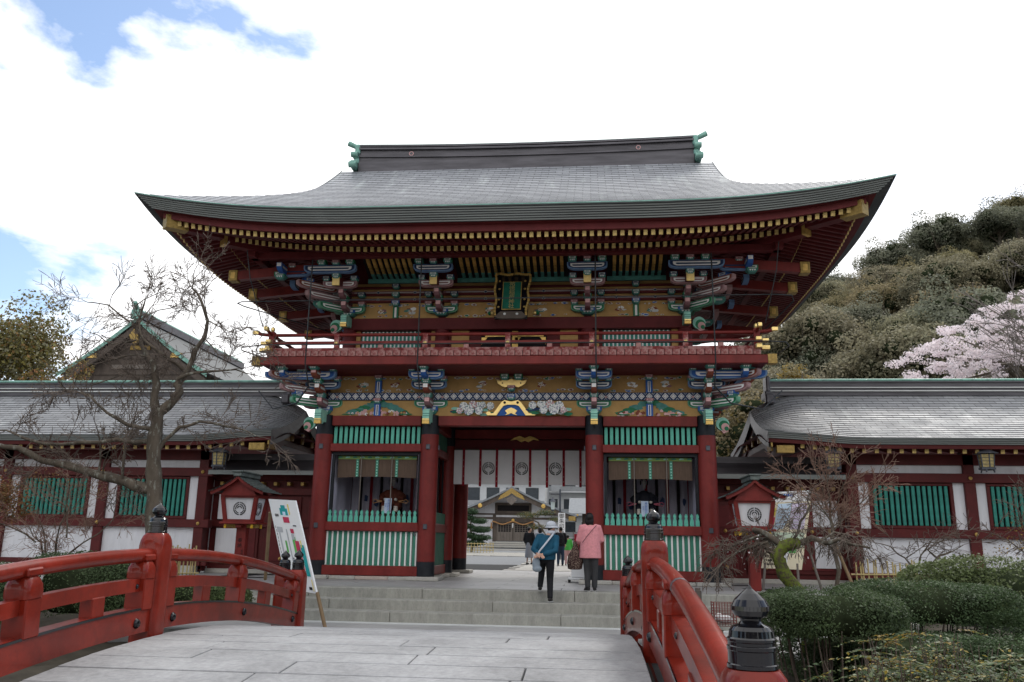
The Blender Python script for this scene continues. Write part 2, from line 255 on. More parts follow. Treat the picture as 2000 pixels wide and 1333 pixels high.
# ------------------------------------------------------------------ mesh builder
class MB:
    def __init__(s): s.v=[]; s.f=[]; s.m=[]; s.sm=[]; s.mats=[]; s.uv={}
    def mi(s, name):
        if name not in s.mats: s.mats.append(name)
        return s.mats.index(name)
    def add(s, vs, fs, mt, smooth=False):
        o=len(s.v); s.v.extend([tuple(map(float,p)) for p in vs]); k=s.mi(mt)
        for f in fs: s.f.append([o+i for i in f]); s.m.append(k); s.sm.append(smooth)
        return s
    def box(s, x0,x1,y0,y1,z0,z1, mt):
        vs=[(x0,y0,z0),(x1,y0,z0),(x1,y1,z0),(x0,y1,z0),(x0,y0,z1),(x1,y0,z1),(x1,y1,z1),(x0,y1,z1)]
        return s.add(vs,[(0,3,2,1),(4,5,6,7),(0,1,5,4),(1,2,6,5),(2,3,7,6),(3,0,4,7)],mt)
    def cbox(s, c, d, mt, b=0.0):
        if b<=0: return s.box(c[0]-d[0]/2,c[0]+d[0]/2,c[1]-d[1]/2,c[1]+d[1]/2,c[2]-d[2]/2,c[2]+d[2]/2,mt)
        bm=bmesh.new(); bmesh.ops.create_cube(bm,size=1)
        for v in bm.verts: v.co=Vector((v.co.x*d[0],v.co.y*d[1],v.co.z*d[2]))
        bmesh.ops.bevel(bm,geom=bm.edges[:],offset=b,segments=1,affect='EDGES',profile=0.5)
        bm.verts.index_update()
        s.add([(v.co.x+c[0],v.co.y+c[1],v.co.z+c[2]) for v in bm.verts],[[v.index for v in f.verts] for f in bm.faces],mt); bm.free(); return s
    def beam(s, p0, p1, w, h, mt, up=(0,0,1)):
        """rectangular bar from p0 to p1, width w (sideways), height h"""
        p0=Vector(p0);p1=Vector(p1);a=(p1-p0).normalized();u=Vector(up);sd=a.cross(u).normalized();u=sd.cross(a)
        vs=[]
        for p in(p0,p1):
            for i,j in((-1,-1),(1,-1),(1,1),(-1,1)): vs.append(p+sd*(i*w/2)+u*(j*h/2))
        return s.add(vs,[(0,1,2,3),(7,6,5,4),(0,4,5,1),(1,5,6,2),(2,6,7,3),(3,7,4,0)],mt)
    def tube(s, pts, rad, mt, n=8, cap=True, smooth=True, flat=1.0):
        pts=[Vector(p) for p in pts]; rad=[rad]*len(pts) if not hasattr(rad,'__len__') else rad
        vs=[]; prev=None
        for i,p in enumerate(pts):
            d=(pts[min(i+1,len(pts)-1)]-pts[max(i-1,0)])
            if d.length<1e-9: d=Vector((0,0,1))
            d.normalize()
            if prev is None:
                a=Vector((0,0,1)) if abs(d.z)<0.9 else Vector((1,0,0))
            else: a=prev
            u=(a-d*a.dot(d)); 
            if u.length<1e-6: u=d.orthogonal()
            u.normalize(); w=d.cross(u); prev=u
            for k in range(n):
                t=2*math.pi*k/n; vs.append(p+u*(math.cos(t)*rad[i])+w*(math.sin(t)*rad[i]*flat))
        fs=[]
        for i in range(len(pts)-1):
            for k in range(n):
                k2=(k+1)%n; fs.append((i*n+k,i*n+k2,(i+1)*n+k2,(i+1)*n+k))
        s.add(vs,fs,mt,smooth)
        if cap:
            m=len(pts)-1
            s.add(vs[:n],[tuple(range(n))[::-1]],mt); s.add(vs[m*n:],[tuple(range(n))],mt)
        return s
    def lathe(s, prof, mt, c=(0,0,0), n=16, mats=None, sx=1.0, sy=1.0, smooth=True):
        vs=[]
        for r,z in prof:
            for k in range(n): t=2*math.pi*(k+0.5)/n; vs.append((c[0]+r*sx*math.cos(t),c[1]+r*sy*math.sin(t),c[2]+z))
        for i in range(len(prof)-1):
            fs=[(i*n+k,i*n+(k+1)%n,(i+1)*n+(k+1)%n,(i+1)*n+k) for k in range(n)]
            idx=sorted({j for f in fs for j in f}); mpg={j:q for q,j in enumerate(idx)}
            s.add([vs[j] for j in idx],[[mpg[j] for j in f] for f in fs],mats[i] if mats else mt,smooth)
        if prof[-1][0]>1e-4: s.add(vs[-n:],[tuple(range(n))],mats[-1] if mats else mt)
        if prof[0][0]>1e-4: s.add(vs[:n],[tuple(range(n))[::-1]],mats[0] if mats else mt)
        return s
    def prism(s, poly, y0, y1, mt, o=(0,0,0), ax=((1,0,0),(0,1,0),(0,0,1))):
        """polygon in (a,c) extruded along b"""
        A,B,C=[Vector(q) for q in ax]; o=Vector(o); n=len(poly)
        vs=[o+A*p[0]+C*p[1]+B*y0 for p in poly]+[o+A*p[0]+C*p[1]+B*y1 for p in poly]
        ar=sum(poly[i][0]*poly[(i+1)%n][1]-poly[(i+1)%n][0]*poly[i][1] for i in range(n))
        fr=tuple(range(n)) if ar>0 else tuple(range(n))[::-1]
        bk=tuple(range(2*n-1,n-1,-1)) if ar>0 else tuple(range(n,2*n))
        fs=[fr,bk]
        for i in range(n):
            j=(i+1)%n; fs.append((i,n+i,n+j,j) if ar>0 else (j,n+j,n+i,i))
        return s.add(vs,fs,mt)
    def decal(s, poly, y, mt, o=(0,0,0), ax=((1,0,0),(0,1,0),(0,0,1))):
        A,B,C=[Vector(q) for q in ax]; o=Vector(o); n=len(poly)
        vs=[o+A*p[0]+C*p[1]+B*y for p in poly]
        ar=sum(poly[i][0]*poly[(i+1)%n][1]-poly[(i+1)%n][0]*poly[i][1] for i in range(n))
        return s.add(vs,[tuple(range(n)) if ar>0 else tuple(range(n))[::-1]],mt)
    def grid(s, P, mt, smooth=True, uvs=None, flip=False):
        """P[i][j] points"""
        ni,nj=len(P),len(P[0]); vs=[p for row in P for p in row]; fs=[]
        for i in range(ni-1):
            for j in range(nj-1):
                q=(i*nj+j,i*nj+j+1,(i+1)*nj+j+1,(i+1)*nj+j); fs.append(q[::-1] if flip else q)
        o=len(s.v); s.add(vs,fs,mt,smooth)
        if uvs is not None:
            for k,u in enumerate([u for row in uvs for u in row]): s.uv[o+k]=u
        return s
    def mesh(s, name):
        me=bpy.data.meshes.new(name); me.from_pydata(s.v,[],s.f)
        for m in s.mats: me.materials.append(MATS[m])
        me.polygons.foreach_set('material_index',s.m); me.polygons.foreach_set('use_smooth',s.sm)
        if s.uv:
            l=me.uv_layers.new(name='UVMap'); d=l.data
            for lp in me.loops:
                u=s.uv.get(lp.vertex_index)
                if u: d[lp.index].uv=u
        me.update(); return me
def link(me, name, parent=None, loc=(0,0,0), rot=(0,0,0), scl=(1,1,1)):
    o=bpy.data.objects.new(name,me); COL.objects.link(o); o.parent=parent; o.location=loc; o.rotation_euler=rot; o.scale=scl; return o
def part(mb, name, parent=None, **k): return link(mb.mesh(name),name,parent,**k)
def tag(o, label=None, cat=None, group=None, kind=None):
    if label: o['label']=label
    if cat: o['category']=cat
    if group: o['group']=group
    if kind: o['kind']=kind
    return o
def thing(name, label, cat, loc=(0,0,0), rot=(0,0,0), group=None):
    o=bpy.data.objects.new(name,None); COL.objects.link(o); o.location=loc; o.rotation_euler=rot; o.empty_display_size=0.2
    return tag(o,label,cat,group)
def copy_tree(o, parent=None):
    c=o.copy(); COL.objects.link(c); c.parent=parent
    for ch in list(o.children): copy_tree(ch,c)
    return c
def text_mesh(body, size, mt, vertical=False, thick=0.0, spacing=1.05):
    """flat lettering as a mesh in the XZ plane facing -Y, centred"""
    rows=list(body) if vertical else [body]
    mb=MB(); y=0
    for i,ch in enumerate(rows):
        cu=bpy.data.curves.new('lettering','FONT'); cu.body=ch; cu.size=size; cu.align_x='CENTER'; cu.align_y='CENTER'; cu.resolution_u=2
        ob=bpy.data.objects.new('lettering',cu); COL.objects.link(ob)
        dg=bpy.context.evaluated_depsgraph_get(); me=bpy.data.meshes.new_from_object(ob.evaluated_get(dg))
        z=-i*size*spacing+(len(rows)-1)*size*spacing/2
        mb.add([(v.co.x,-v.co.z,v.co.y+z) for v in me.vertices],[tuple(p.vertices) for p in me.polygons],mt)
        bpy.data.objects.remove(ob); bpy.data.curves.remove(cu); bpy.data.meshes.remove(me)
    return mb
def circ(r, n=12, cx=0, cz=0, sx=1, sz=1, ph=0): return [(cx+r*sx*math.cos(ph+2*math.pi*k/n), cz+r*sz*math.sin(ph+2*math.pi*k/n)) for k in range(n)]
# ------------------------------------------------------------------ ground, banks, platform, courtyard
def structure(o): o['kind']='structure'; return o
b=MB(); b.add([(-1500,-300,-1.6),(1500,-300,-1.6),(1500,1800,-1.6),(-1500,1800,-1.6)],[(0,1,2,3)],'earth'); structure(part(b,'ground'))
b=MB(); b.box(-40,40,-30,3.7,-1.59,-0.66,'paving'); structure(part(b,'near_bank'))
def bank(x0,x1,name):
    b=MB(); P=[]
    xs=np.linspace(x0,x1,34); ys=[7.6,8.2,8.8,9.4,10.2,11.5,13,14.5,16,17.5,18.2]
    for y in ys:
        row=[]
        for x in xs:
            h=-0.62+0.22*math.sin(x*1.7+y)*math.sin(y*1.1+x*0.6)
            if y<8.0: h=-1.58
            elif y<8.5: h=-1.1+0.2*math.sin(x*3)
            row.append((x+0.15*math.sin(y*2+x), y+0.25*math.sin(x*1.3), h))
        P.append(row)
    b.grid(P,'earth',True); return structure(part(b,name))
bank(1.55,24,'garden_soil'); bank(-26,-5.75,'garden_soil')
b=MB(); b.add([(-40,3.6,-1.3),(40,3.6,-1.3),(40,8.6,-1.3),(-40,8.6,-1.3)],[(0,1,2,3)],'water'); structure(part(b,'stream_water'))
b=MB(); b.box(-9.0,6.2,14.0,17.3,-1.59,-0.604,'paving'); structure(part(b,'landing_pavement'))
# platform slab
plat=MB(); plat.box(-40,40,18.6,38.0,-1.59,-0.012,'joint'); plat=structure(part(plat,'stone_platform'))
def slab_mesh(w,d,h,mt,bv=0.008): return MB().cbox((0,0,-h/2),(w,d,h),mt,bv).mesh('paving_slab')
sl=[slab_mesh(1.392,0.892,0.1,'paving') for _ in range(1)]
rr=random.Random(3)
for j in range(13):
    for i in range(-5,4):
        x=XG0=-2.055+(i+0.5)*1.4+(0.7 if j%2 else 0); y=18.72+0.45+j*0.9
        link(sl[0],'paving_slab',plat,(x,y,rr.uniform(-0.002,0.002)))
b=MB(); b.box(-40,-9.8,18.63,30.4,-0.1,-0.002,'paving'); b.box(4.25,40,18.63,30.4,-0.1,-0.002,'paving'); part(b,'side_paving',plat)
# steps: three risers of 0.2 m, long granite kerbs laid end to end
steps=structure(part(MB().box(-9.0,6.2,17.3,18.62,-1.55,-0.62,'joint'),'stone_steps'))
def kerb(x0,x1,y0,y1,z0,z1,mt='step_stone'):
    part(MB().cbox((0,0,0),(x1-x0-0.008,y1-y0,z1-z0),mt,0.012),'step_block',steps,loc=((x0+x1)/2,(y0+y1)/2,(z0+z1)/2))
for k,(y0,y1,z1,cuts) in enumerate(((18.16,18.66,0.0,(-9,-6.0,-3.55,-0.35,2.2,4.4,6.2)),(17.68,18.16,-0.2,(-9,-5.4,-2.0,1.0,3.4,6.2)),(17.2,17.68,-0.4,(-9,-6.4,-4.0,-0.6,2.4,6.2)))):
    for a,c in zip(cuts[:-1],cuts[1:]): kerb(a,c,y0,y1+0.02,z1-0.24,z1)
part(MB().box(-9.0,6.2,16.9,17.21,-0.62,-0.598,'grey_trim'),'edge_strip',steps)
# courtyard
b=MB(); P=[[(x,y,-0.03 if y<38.1 else 0.015*(y-38.1)-0.03) for x in np.linspace(-60,60,7)] for y in (30.4,38.1,70,95,160)]
b.grid(P,'gravel',False); court=structure(part(b,'courtyard_gravel'))
def cz(y): return max(0,0.015*(y-38.1))
sm_=slab_mesh(1.38,0.97,0.05,'granite')
for j in range(24):
    for i in range(4):
        y=31.0+j*1.0; x=-2.45+i*1.4+(0.35 if j%2 else 0)
        link(sm_,'path_slab',court,(x,y,cz(y)+0.006+rr.uniform(-.002,.002)),(math.atan(0.015) if y>38.1 else 0,0,0))
for j in range(9):
    for i in range(5):
        x=-4.3-j*1.0; y=50+i*1.4
        link(sm_,'path_slab',court,(x,y,cz(y)+0.006),(math.atan(0.015),0,R(90)))
b=MB(); b.box(-60,60,62,64,0.2,0.42,'granite'); structure(part(b,'terrace_edge'))
# ------------------------------------------------------------------ the two-storey gate
XC,DG=-2.055,21.795
gate=thing('shrine_gate','two-storey red shrine gate with painted brackets and curved copper roof','gate',(XC,DG,0))
def gp(mb,name,parent=None,**k): return part(mb,name,parent or gate,**k)
PX=(-5.0,-2.15,2.15,5.0); PY=(0.0,2.8,5.6); PR=0.235
# plinths
pl=MB().cbox((0,0,0.05),(0.82,0.82,0.1),'granite',0.02).mesh('plinth')
for x in PX:
    for y in PY: link(pl,'plinth',gate,(x,y,0))
for s in (-1,1):
    for k,(a,c,m) in enumerate(((2.56,3.05,'granite'),(3.05,3.9,'granite_pink'),(3.9,4.59,'granite'))):
        gp(MB().cbox((0,0,0.045),(c-a-0.006,0.5,0.09),m,0.015),'sill_stone',loc=(s*(a+c)/2,0,0))
    gp(MB().cbox((0,0,0.045),(0.5,1.97,0.09),'granite',0.015),'sill_stone',loc=(s*2.15,1.4,0))
# pillars: black foot, red shaft, black painted head
def pillar_mesh():
    m=MB(); n=20
    prof=[(PR*1.0,0.1),(PR*1.0,0.435),(PR*1.0,0.452),(PR*0.985,3.69),(PR*0.985,3.70),(PR*0.97,4.2)]
    m.lathe(prof,'gate_red',n=n,mats=['band_black','band_black','gate_red','band_black','band_black'])
    return m.mesh('pillar')
pm=pillar_mesh(); cap_m=MB().cbox((0,0,0),(0.105,0.035,0.13),'steel_fitting',0.012).mesh('beam_cap')
tongue=MB()
for k in range(20):
    t=2*math.pi*(k+.5)/20; x,y=math.cos(t)*(PR+.003),math.sin(t)*(PR+.003); t2=2*math.pi*(k+1.2)/20; t0=2*math.pi*(k-.2)/20
    tongue.add([(math.cos(t0)*(PR+.003),math.sin(t0)*(PR+.003),.45),(math.cos(t2)*(PR+.003),math.sin(t2)*(PR+.003),.45),(x,y,.475)],[(0,1,2)],'band_black')
tongue=tongue.mesh('scalloped_edge')
for i,x in enumerate(PX):
    for j,y in enumerate(PY):
        o=link(pm,'pillar',gate,(x,y,0))
        if j==0:
            link(tongue,'scalloped_edge',o)
            for z in (3.36,1.33): link(cap_m,'beam_cap',o,(0,-PR-0.012,z))
            link(cap_m,'beam_cap',o,((PR+0.012)*(1 if i<2 else -1),0,3.36),(0,0,R(90)))
# head tie beams
def hbeam(x0,x1,y,z0,z1,t,mt='gate_red',name='tie_beam',parent=None):
    return gp(MB().cbox((0,0,0),(x1-x0,t,z1-z0),mt,0.012),name,parent,loc=((x0+x1)/2,y,(z0+z1)/2))
for y in PY:
    for a,c in ((-4.77,-2.38),(-1.92,1.92),(2.38,4.77)): hbeam(a,c,y,3.92,4.18,0.30)
for x in PX:
    for a,c in ((0.235,2.565),(3.035,5.365)):
        gp(MB().cbox((0,0,0),(0.28,c-a,0.26),'gate_red',0.012),'tie_beam',loc=(x,(a+c)/2,4.05))
# side bays
slat_m=MB().cbox((0,0,0),(0.082,0.05,0.455),'jade',0.006).mesh('lattice_slat')
gb_m=MB().cbox((0,0,0),(0.096,0.03,0.85),'board_green').mesh('green_board')
wb_m=MB().cbox((0,0,0),(0.042,0.05,0.852),'white_paint',0.005).mesh('white_batten')
def picket():
    w=0.048; p=[(-w,0),(-w,0.13),(-w*0.62,0.175),(-w*0.42,0.19),(-w*0.75,0.215),(-w*0.8,0.25),(-w*0.45,0.28),(0,0.305)]
    poly=p+[(-a,c) for a,c in p[::-1][1:]]
    m=MB(); m.prism([(x,z) for x,z in poly],-0.015,0.015,'jade'); return m.mesh('picket')
pk_m=picket()
for s in (-1,1):
    xa,xb=(2.385,4.765); cx=s*(xa+xb)/2; w=xb-xa
    bay=gp(MB().cbox((0,0,0),(w+0.16,0.22,0.24),'gate_red',0.012),'bay_screen',loc=(cx,-0.02,0.22))   # bottom rail
    def bp(mb,name,loc=(0,0,0)): return part(mb,name,bay,loc=(loc[0]-cx if False else loc[0],loc[1]+0.02,loc[2]-0.22))
    bp(MB().cbox((0,0,0),(w+0.06,0.2,0.225),'gate_red',0.012),'middle_rail',(0,-0.02,1.3175))
    bp(MB().cbox((0,0,0),(w+0.06,0.2,0.205),'gate_red',0.012),'upper_rail',(0,-0.02,3.3475))
    bp(MB().cbox((0,0,0),(w,0.02,0.86),'white_paint'),'backing_board',(0,0.06,0.77))
    bp(MB().cbox((0,0,0),(w,0.02,0.5),'dark'),'backing_board',(0,0.14,3.68))
    n=17
    for k in range(n):
        x=-w/2+w*(k+0.5)/n
        link(gb_m,'green_board',bay,(x,0.03,0.55)); link(slat_m,'lattice_slat',bay,(x,0.02,3.46)); link(pk_m,'picket',bay,(x,-0.06,1.21))
    for k in range(n+1): link(wb_m,'white_batten',bay,(-w/2+w*k/n*(0.985)+0.018,0.015,0.55))
    # opening frame
    for e in (-1,1): bp(MB().cbox((0,0,0),(0.075,0.09,1.8),'band_black'),'opening_frame',(e*(w/2-0.04),0.05,2.335))
    bp(MB().cbox((0,0,0),(w-.15,0.09,0.09),'band_black'),'opening_frame',(0,0.05,3.2))
    for e in (-0.4,0.4): bp(MB().tube([(0,0,0),(0,0,1.75)],0.014,'wood_grey',6),'mullion',(e*1.03,0.10,1.44))
    # side screen facing the passage
    sd_=gp(MB().cbox((0,0,0),(0.16,2.3,0.24),'gate_red',0.012),'side_screen',loc=(s*2.15,1.4,0.22))
    def sp(mb,name,loc): return part(mb,name,sd_,loc=(loc[0],loc[1],loc[2]-0.22))
    sp(MB().cbox((0,0,0),(0.06,2.3,0.86),'panel_green'),'green_panel',(0,0,0.77))
    sp(MB().cbox((0,0,0),(0.16,2.3,0.225),'gate_red',0.01),'middle_rail',(0,0,1.3175))
    sp(MB().cbox((0,0,0),(0.06,2.3,0.30),'panel_green'),'green_panel',(0,0,1.58))
    sp(MB().cbox((0,0,0),(0.16,2.3,0.205),'gate_red',0.01),'upper_rail',(0,0,3.3475))
    sp(MB().cbox((0,0,0),(0.05,2.3,0.45),'panel_green'),'green_panel',(0,0,3.675))
    for e in (-.7,0,.7): sp(MB().cbox((0,0,0),(0.05,0.04,1.5),'dark'),'mullion',(0,e,2.48))
    # outer side wall, rear wall and floor of the statue bay
    gp(MB().cbox((0,0,0),(0.1,5.1,4.0),'gate_red'),'side_wall',loc=(s*5.0,2.8,2.1))
    gp(MB().cbox((0,0,0),(w,0.08,4.0),'eave_red'),'rear_wall',loc=(cx,2.8,2.1))
    gp(MB().cbox((0,0,0),(w,2.3,0.06),'wood_dark'),'bay_floor',loc=(cx,1.42,1.05))
    gp(MB().cbox((0,0,0),(w,0.08,4.0),'gate_red'),'rear_wall',loc=(cx,5.6,2.1))
# passage ceiling, lintel over the curtain, carved gold ornament
gp(MB().cbox((0,0,0),(9.6,5.4,0.05),'dark'),'passage_ceiling',loc=(0,2.8,4.24))
gp(MB().cbox((0,0,0),(3.83,0.26,0.30),'eave_red',0.01),'curtain_beam',loc=(0,2.8,3.73)); gp(MB().cbox((0,0,0),(3.9,0.12,0.40),'eave_red',0),'transom_board',loc=(0,2.85,4.03))
orn=MB(); orn.prism([(-0.42,0),(-0.3,0.08),(-0.15,0.13),(0,0.07),(0.15,0.13),(0.3,0.08),(0.42,0),(0.25,0.03),(0.1,-0.05),(0,0.0),(-0.1,-0.05),(-0.25,0.03)],-0.03,0.03,'gold')
gp(orn,'gold_ornament',loc=(0.15,2.6,3.86))


# ------------------------------------------------------------------ painted brackets
def arm_mesh(Ln,h,t,c,inl='white_paint'):
    """boat-shaped bracket arm along x, underside curved up at both ends, white line inlay on both faces"""
    def poly(l,hh,z0,cut):
        p=[(-l/2,z0+hh)]; q=[]
        for k in range(5):
            a=math.pi/2*k/4; q.append((-l/2+cut*(1-math.cos(a)), z0+hh*0.55*(1-math.sin(a))))
        return p+q+[(-x,z) for x,z in q[::-1]]+[(l/2,z0+hh)]
    m=MB(); rim={'paint_blue':'rim_blue','paint_navy':'rim_blue','paint_green':'rim_green'}.get(c,'rim_mauve'); m.prism(poly(Ln,h,0,h*1.1),-t/2,t/2,rim)
    for sgn in (-1,1): m.decal(poly(Ln*.95,h*.86,h*.10,h*1.0)[::-1 if sgn>0 else 1],sgn*(t/2+.0015),c)
    for sgn in (-1,1):
        y=sgn*(t/2+0.003); y2=sgn*(t/2+0.006)
        P=poly(Ln*0.84,h*0.56,h*0.26,h*0.6); Q=poly(Ln*0.74,h*0.20,h*0.43,h*0.2)
        if sgn<0: m.decal(P,y,inl); m.decal(Q,y2,c)
        else: m.decal(P[::-1],y,inl); m.decal(Q[::-1],y2,c)
    return m.mesh('bracket_arm')
def block_mesh(w,h,c,lab,d=None):
    d=d or w; m=MB(); m.box(-w/2,w/2,-d/2,d/2,h*0.45,h,c)
    b0=w*0.30; e0=d*0.30
    vs=[(-b0,-e0,0),(b0,-e0,0),(b0,e0,0),(-b0,e0,0),(-w/2,-d/2,h*.45),(w/2,-d/2,h*.45),(w/2,d/2,h*.45),(-w/2,d/2,h*.45)]
    m.add(vs,[(0,3,2,1),(0,1,5,4),(1,2,6,5),(2,3,7,6),(3,0,4,7)],'paint_teal')
    for sgn in (-1,1):
        y=sgn*(d/2+0.003); m.decal([(-w*.38,h*.55),(w*.38,h*.55),(w*.38,h*.92),(-w*.38,h*.92)][::1 if sgn<0 else -1],y,lab)
        y=sgn*(d/2+0.006); m.decal([(-w*.22,h*.66),(w*.22,h*.66),(w*.22,h*.80),(-w*.22,h*.80)][::1 if sgn<0 else -1],y,c)
    # white zig-zag on the tapered face
    for k in range(3):
        x=-b0+(k+.5)*2*b0/3; f=0.55
        m.add([(x-b0/3,-e0-(d/2-e0)*.9-.004,h*.41),(x+b0/3,-e0-(d/2-e0)*.9-.004,h*.41),(x,-e0-(d/2-e0)*.35-.004,h*.16)],[(0,2,1)],'white_paint')
    return m.mesh('bearing_block')
def nose_mesh(w,h,l,c,lab):
    """forward bracket arm along -y with a rounded underside and a pale square painted on its end"""
    poly=[(0,0),(-l+h*.9,0),(-l+h*.35,h*.14),(-l,h*.48),(-l,h),(0,h)]
    m=MB(); m.prism(poly,-w/2,w/2,c,ax=((0,1,0),(1,0,0),(0,0,1)))
    m.add([(-w*.42,-l-.003,h*.50),(w*.42,-l-.003,h*.50),(w*.42,-l-.003,h*.96),(-w*.42,-l-.003,h*.96)],[(0,1,2,3)],lab)
    for sgn in (-1,1):
        x=sgn*(w/2+.003); vs=[(x,-l*.85,h*.45),(x,-l*.2,h*.45),(x,-l*.2,h*.72),(x,-l*.85,h*.72)]
        m.add(vs,[(0,1,2,3) if sgn>0 else (3,2,1,0)],'grey_trim')
    return m.mesh('bracket_nose')
A_green=arm_mesh(0.90,0.19,0.15,'paint_green'); A_blue=arm_mesh(0.92,0.20,0.15,'paint_blue'); A_navy=arm_mesh(0.92,0.19,0.15,'paint_navy'); A_rust=arm_mesh(0.90,0.18,0.15,'paint_rust'); A_red=arm_mesh(0.92,0.18,0.15,'paint_mauve')
A_blueL=arm_mesh(1.9,0.20,0.15,'paint_blue'); A_navyL=arm_mesh(1.25,0.20,0.15,'paint_navy')
B_pink=block_mesh(0.20,0.14,'paint_mauve','paint_pink'); B_green=block_mesh(0.22,0.15,'paint_green','grey_trim'); B_navy=block_mesh(0.20,0.14,'paint_navy','grey_trim'); B_blue=block_mesh(0.21,0.15,'paint_blue','grey_trim'); B_teal=block_mesh(0.20,0.14,'paint_teal','grey_trim')
B_dai=block_mesh(0.40,0.20,'paint_blue','grey_trim')
N_rust=nose_mesh(0.14,0.21,0.60,'paint_mauve','paint_pink'); N_brown=nose_mesh(0.14,0.21,0.60,'paint_rust','white_paint'); N_blue=nose_mesh(0.14,0.21,0.60,'paint_blue','white_paint'); N_or=nose_mesh(0.14,0.20,0.60,'paint_rust','paint_pink'); N_teal=nose_mesh(0.14,0.2,0.6,'paint_teal','grey_trim')
def elephant():
    m=MB(); poly=[(0.1,0.36),(-0.42,0.36),(-0.50,0.30),(-0.50,0.12),(-0.44,0.0),(-0.30,-0.02),(-0.2,0.06),(0.1,0.06)]
    m.prism(poly,-0.085,0.085,'jade_pale',ax=((0,1,0),(1,0,0),(0,0,1)))
    m.box(-0.088,0.088,-0.505,-0.40,-0.03,0.055,'gold'); m.box(-0.088,0.088,-0.508,-0.42,0.07,0.10,'gold_bright')
    for z in (0.16,0.22): m.box(-0.087,0.087,-0.504,-0.45,z,z+0.02,'paint_teal')
    return m.mesh('carved_beam_end')
E_nose=elephant()
def scroll():
    m=MB()
    for i,(r,c) in enumerate(((0.17,'jade_pale'),(0.13,'paint_green'),(0.10,'paint_pink'),(0.055,'paint_green'))):
        m.prism(circ(r,14,0.03*i,-0.04*i),-0.06-0.006*i,0.06+0.006*i,c)
    m.prism([(-0.1,-0.1),(0.02,-0.24),(0.14,-0.18),(0.1,-0.05)],-0.055,0.055,'paint_pink'); return m.mesh('carved_scroll')
S_car=scroll()
def put(root,me,name,loc,rz=0,scl=(1,1,1)): return link(me,name,root,loc,(0,0,rz),scl)
def low_set(x,corner=0):
    r=gp(MB().box(-0.11,0.11,-0.12,0.12,0.0,0.05,'band_black'),'lower_bracket_set',loc=(x,0,4.181))
    z=lambda q:q-4.181
    put(r,E_nose,'carved_beam_end',(0,-0.2,z(3.93)))
    if corner: put(r,S_car,'carved_scroll',(corner*0.42,0.02,z(4.0)),0,(corner,1,1))
    put(r,B_dai,'bearing_block',(0,0,z(4.23)))
    put(r,A_green,'bracket_arm',(0,-0.02,z(4.40)))
    for e in (-0.36,0.36): put(r,B_pink,'bearing_block',(e,-0.02,z(4.585)))
    put(r,N_rust,'bracket_nose',(0,-0.05,z(4.38)))
    put(r,B_teal,'bearing_block',(0,-0.50,z(4.585)))
    put(r,N_brown,'bracket_nose',(0,-0.32,z(4.70)))
    put(r,A_navy,'bracket_arm',(0,-0.40,z(4.85)))
    for e in (-0.38,0.38): put(r,B_pink,'bearing_block',(e,-0.40,z(5.04)))
    put(r,B_green,'bearing_block',(0,-0.80,z(4.91)))
    put(r,A_blue if not corner else A_blueL,'bracket_arm',((0 if not corner else corner*0.48),-0.82,z(5.03)))
    for e in (-0.38,0.38): put(r,B_pink,'bearing_block',(e,-0.82,z(5.225)))
    put(r,N_blue if not corner else N_or,'bracket_nose',(0,-0.66,z(5.03)))
    put(r,B_green,'bearing_block',(0,-1.22,z(5.20)),0,(1.15,1.1,1.1))
    if corner:
        a=corner*R(45)
        for lev,(me,d,zz) in enumerate(((A_green,0.42,4.40),(A_red,0.72,4.72),(A_rust,1.05,5.02))):
            put(r,me,'bracket_arm',(corner*d*0.72,-d*0.72,z(zz)),-a,(1.35,1,1.05))
        put(r,B_blue,'bearing_block',(corner*0.62,-0.62,z(4.60)),-a); put(r,B_pink,'bearing_block',(corner*0.98,-0.98,z(5.22)),-a,(1.2,1.2,1.2))
        put(r,N_blue,'bracket_nose',(corner*0.85,-0.66,z(5.03))); put(r,B_green,'bearing_block',(corner*0.85,-1.22,z(5.20)),0,(1.15,1.1,1.1))
        put(r,B_pink,'bearing_block',(corner*0.85-.36*corner,-0.82,z(5.225)))
        # brackets on the flank
        for y in (0.0,2.8,5.6):
            put(r,A_green,'bracket_arm',(corner*0.02,y,z(4.40)),R(90)); put(r,N_rust,'bracket_nose',(corner*.05,y,z(4.38)),R(90)*corner)
            put(r,A_blueL,'bracket_arm',(corner*0.82,y+.2,z(5.03)),R(90)); put(r,N_or,'bracket_nose',(corner*.66,y,z(5.03)),R(90)*corner); put(r,B_green,'bearing_block',(corner*1.22,y,z(5.20)),0,(1.15,1.1,1.1))
for x,c in ((-5.0,-1),(-2.15,0),(2.15,0),(5.0,1)): low_set(x,c)
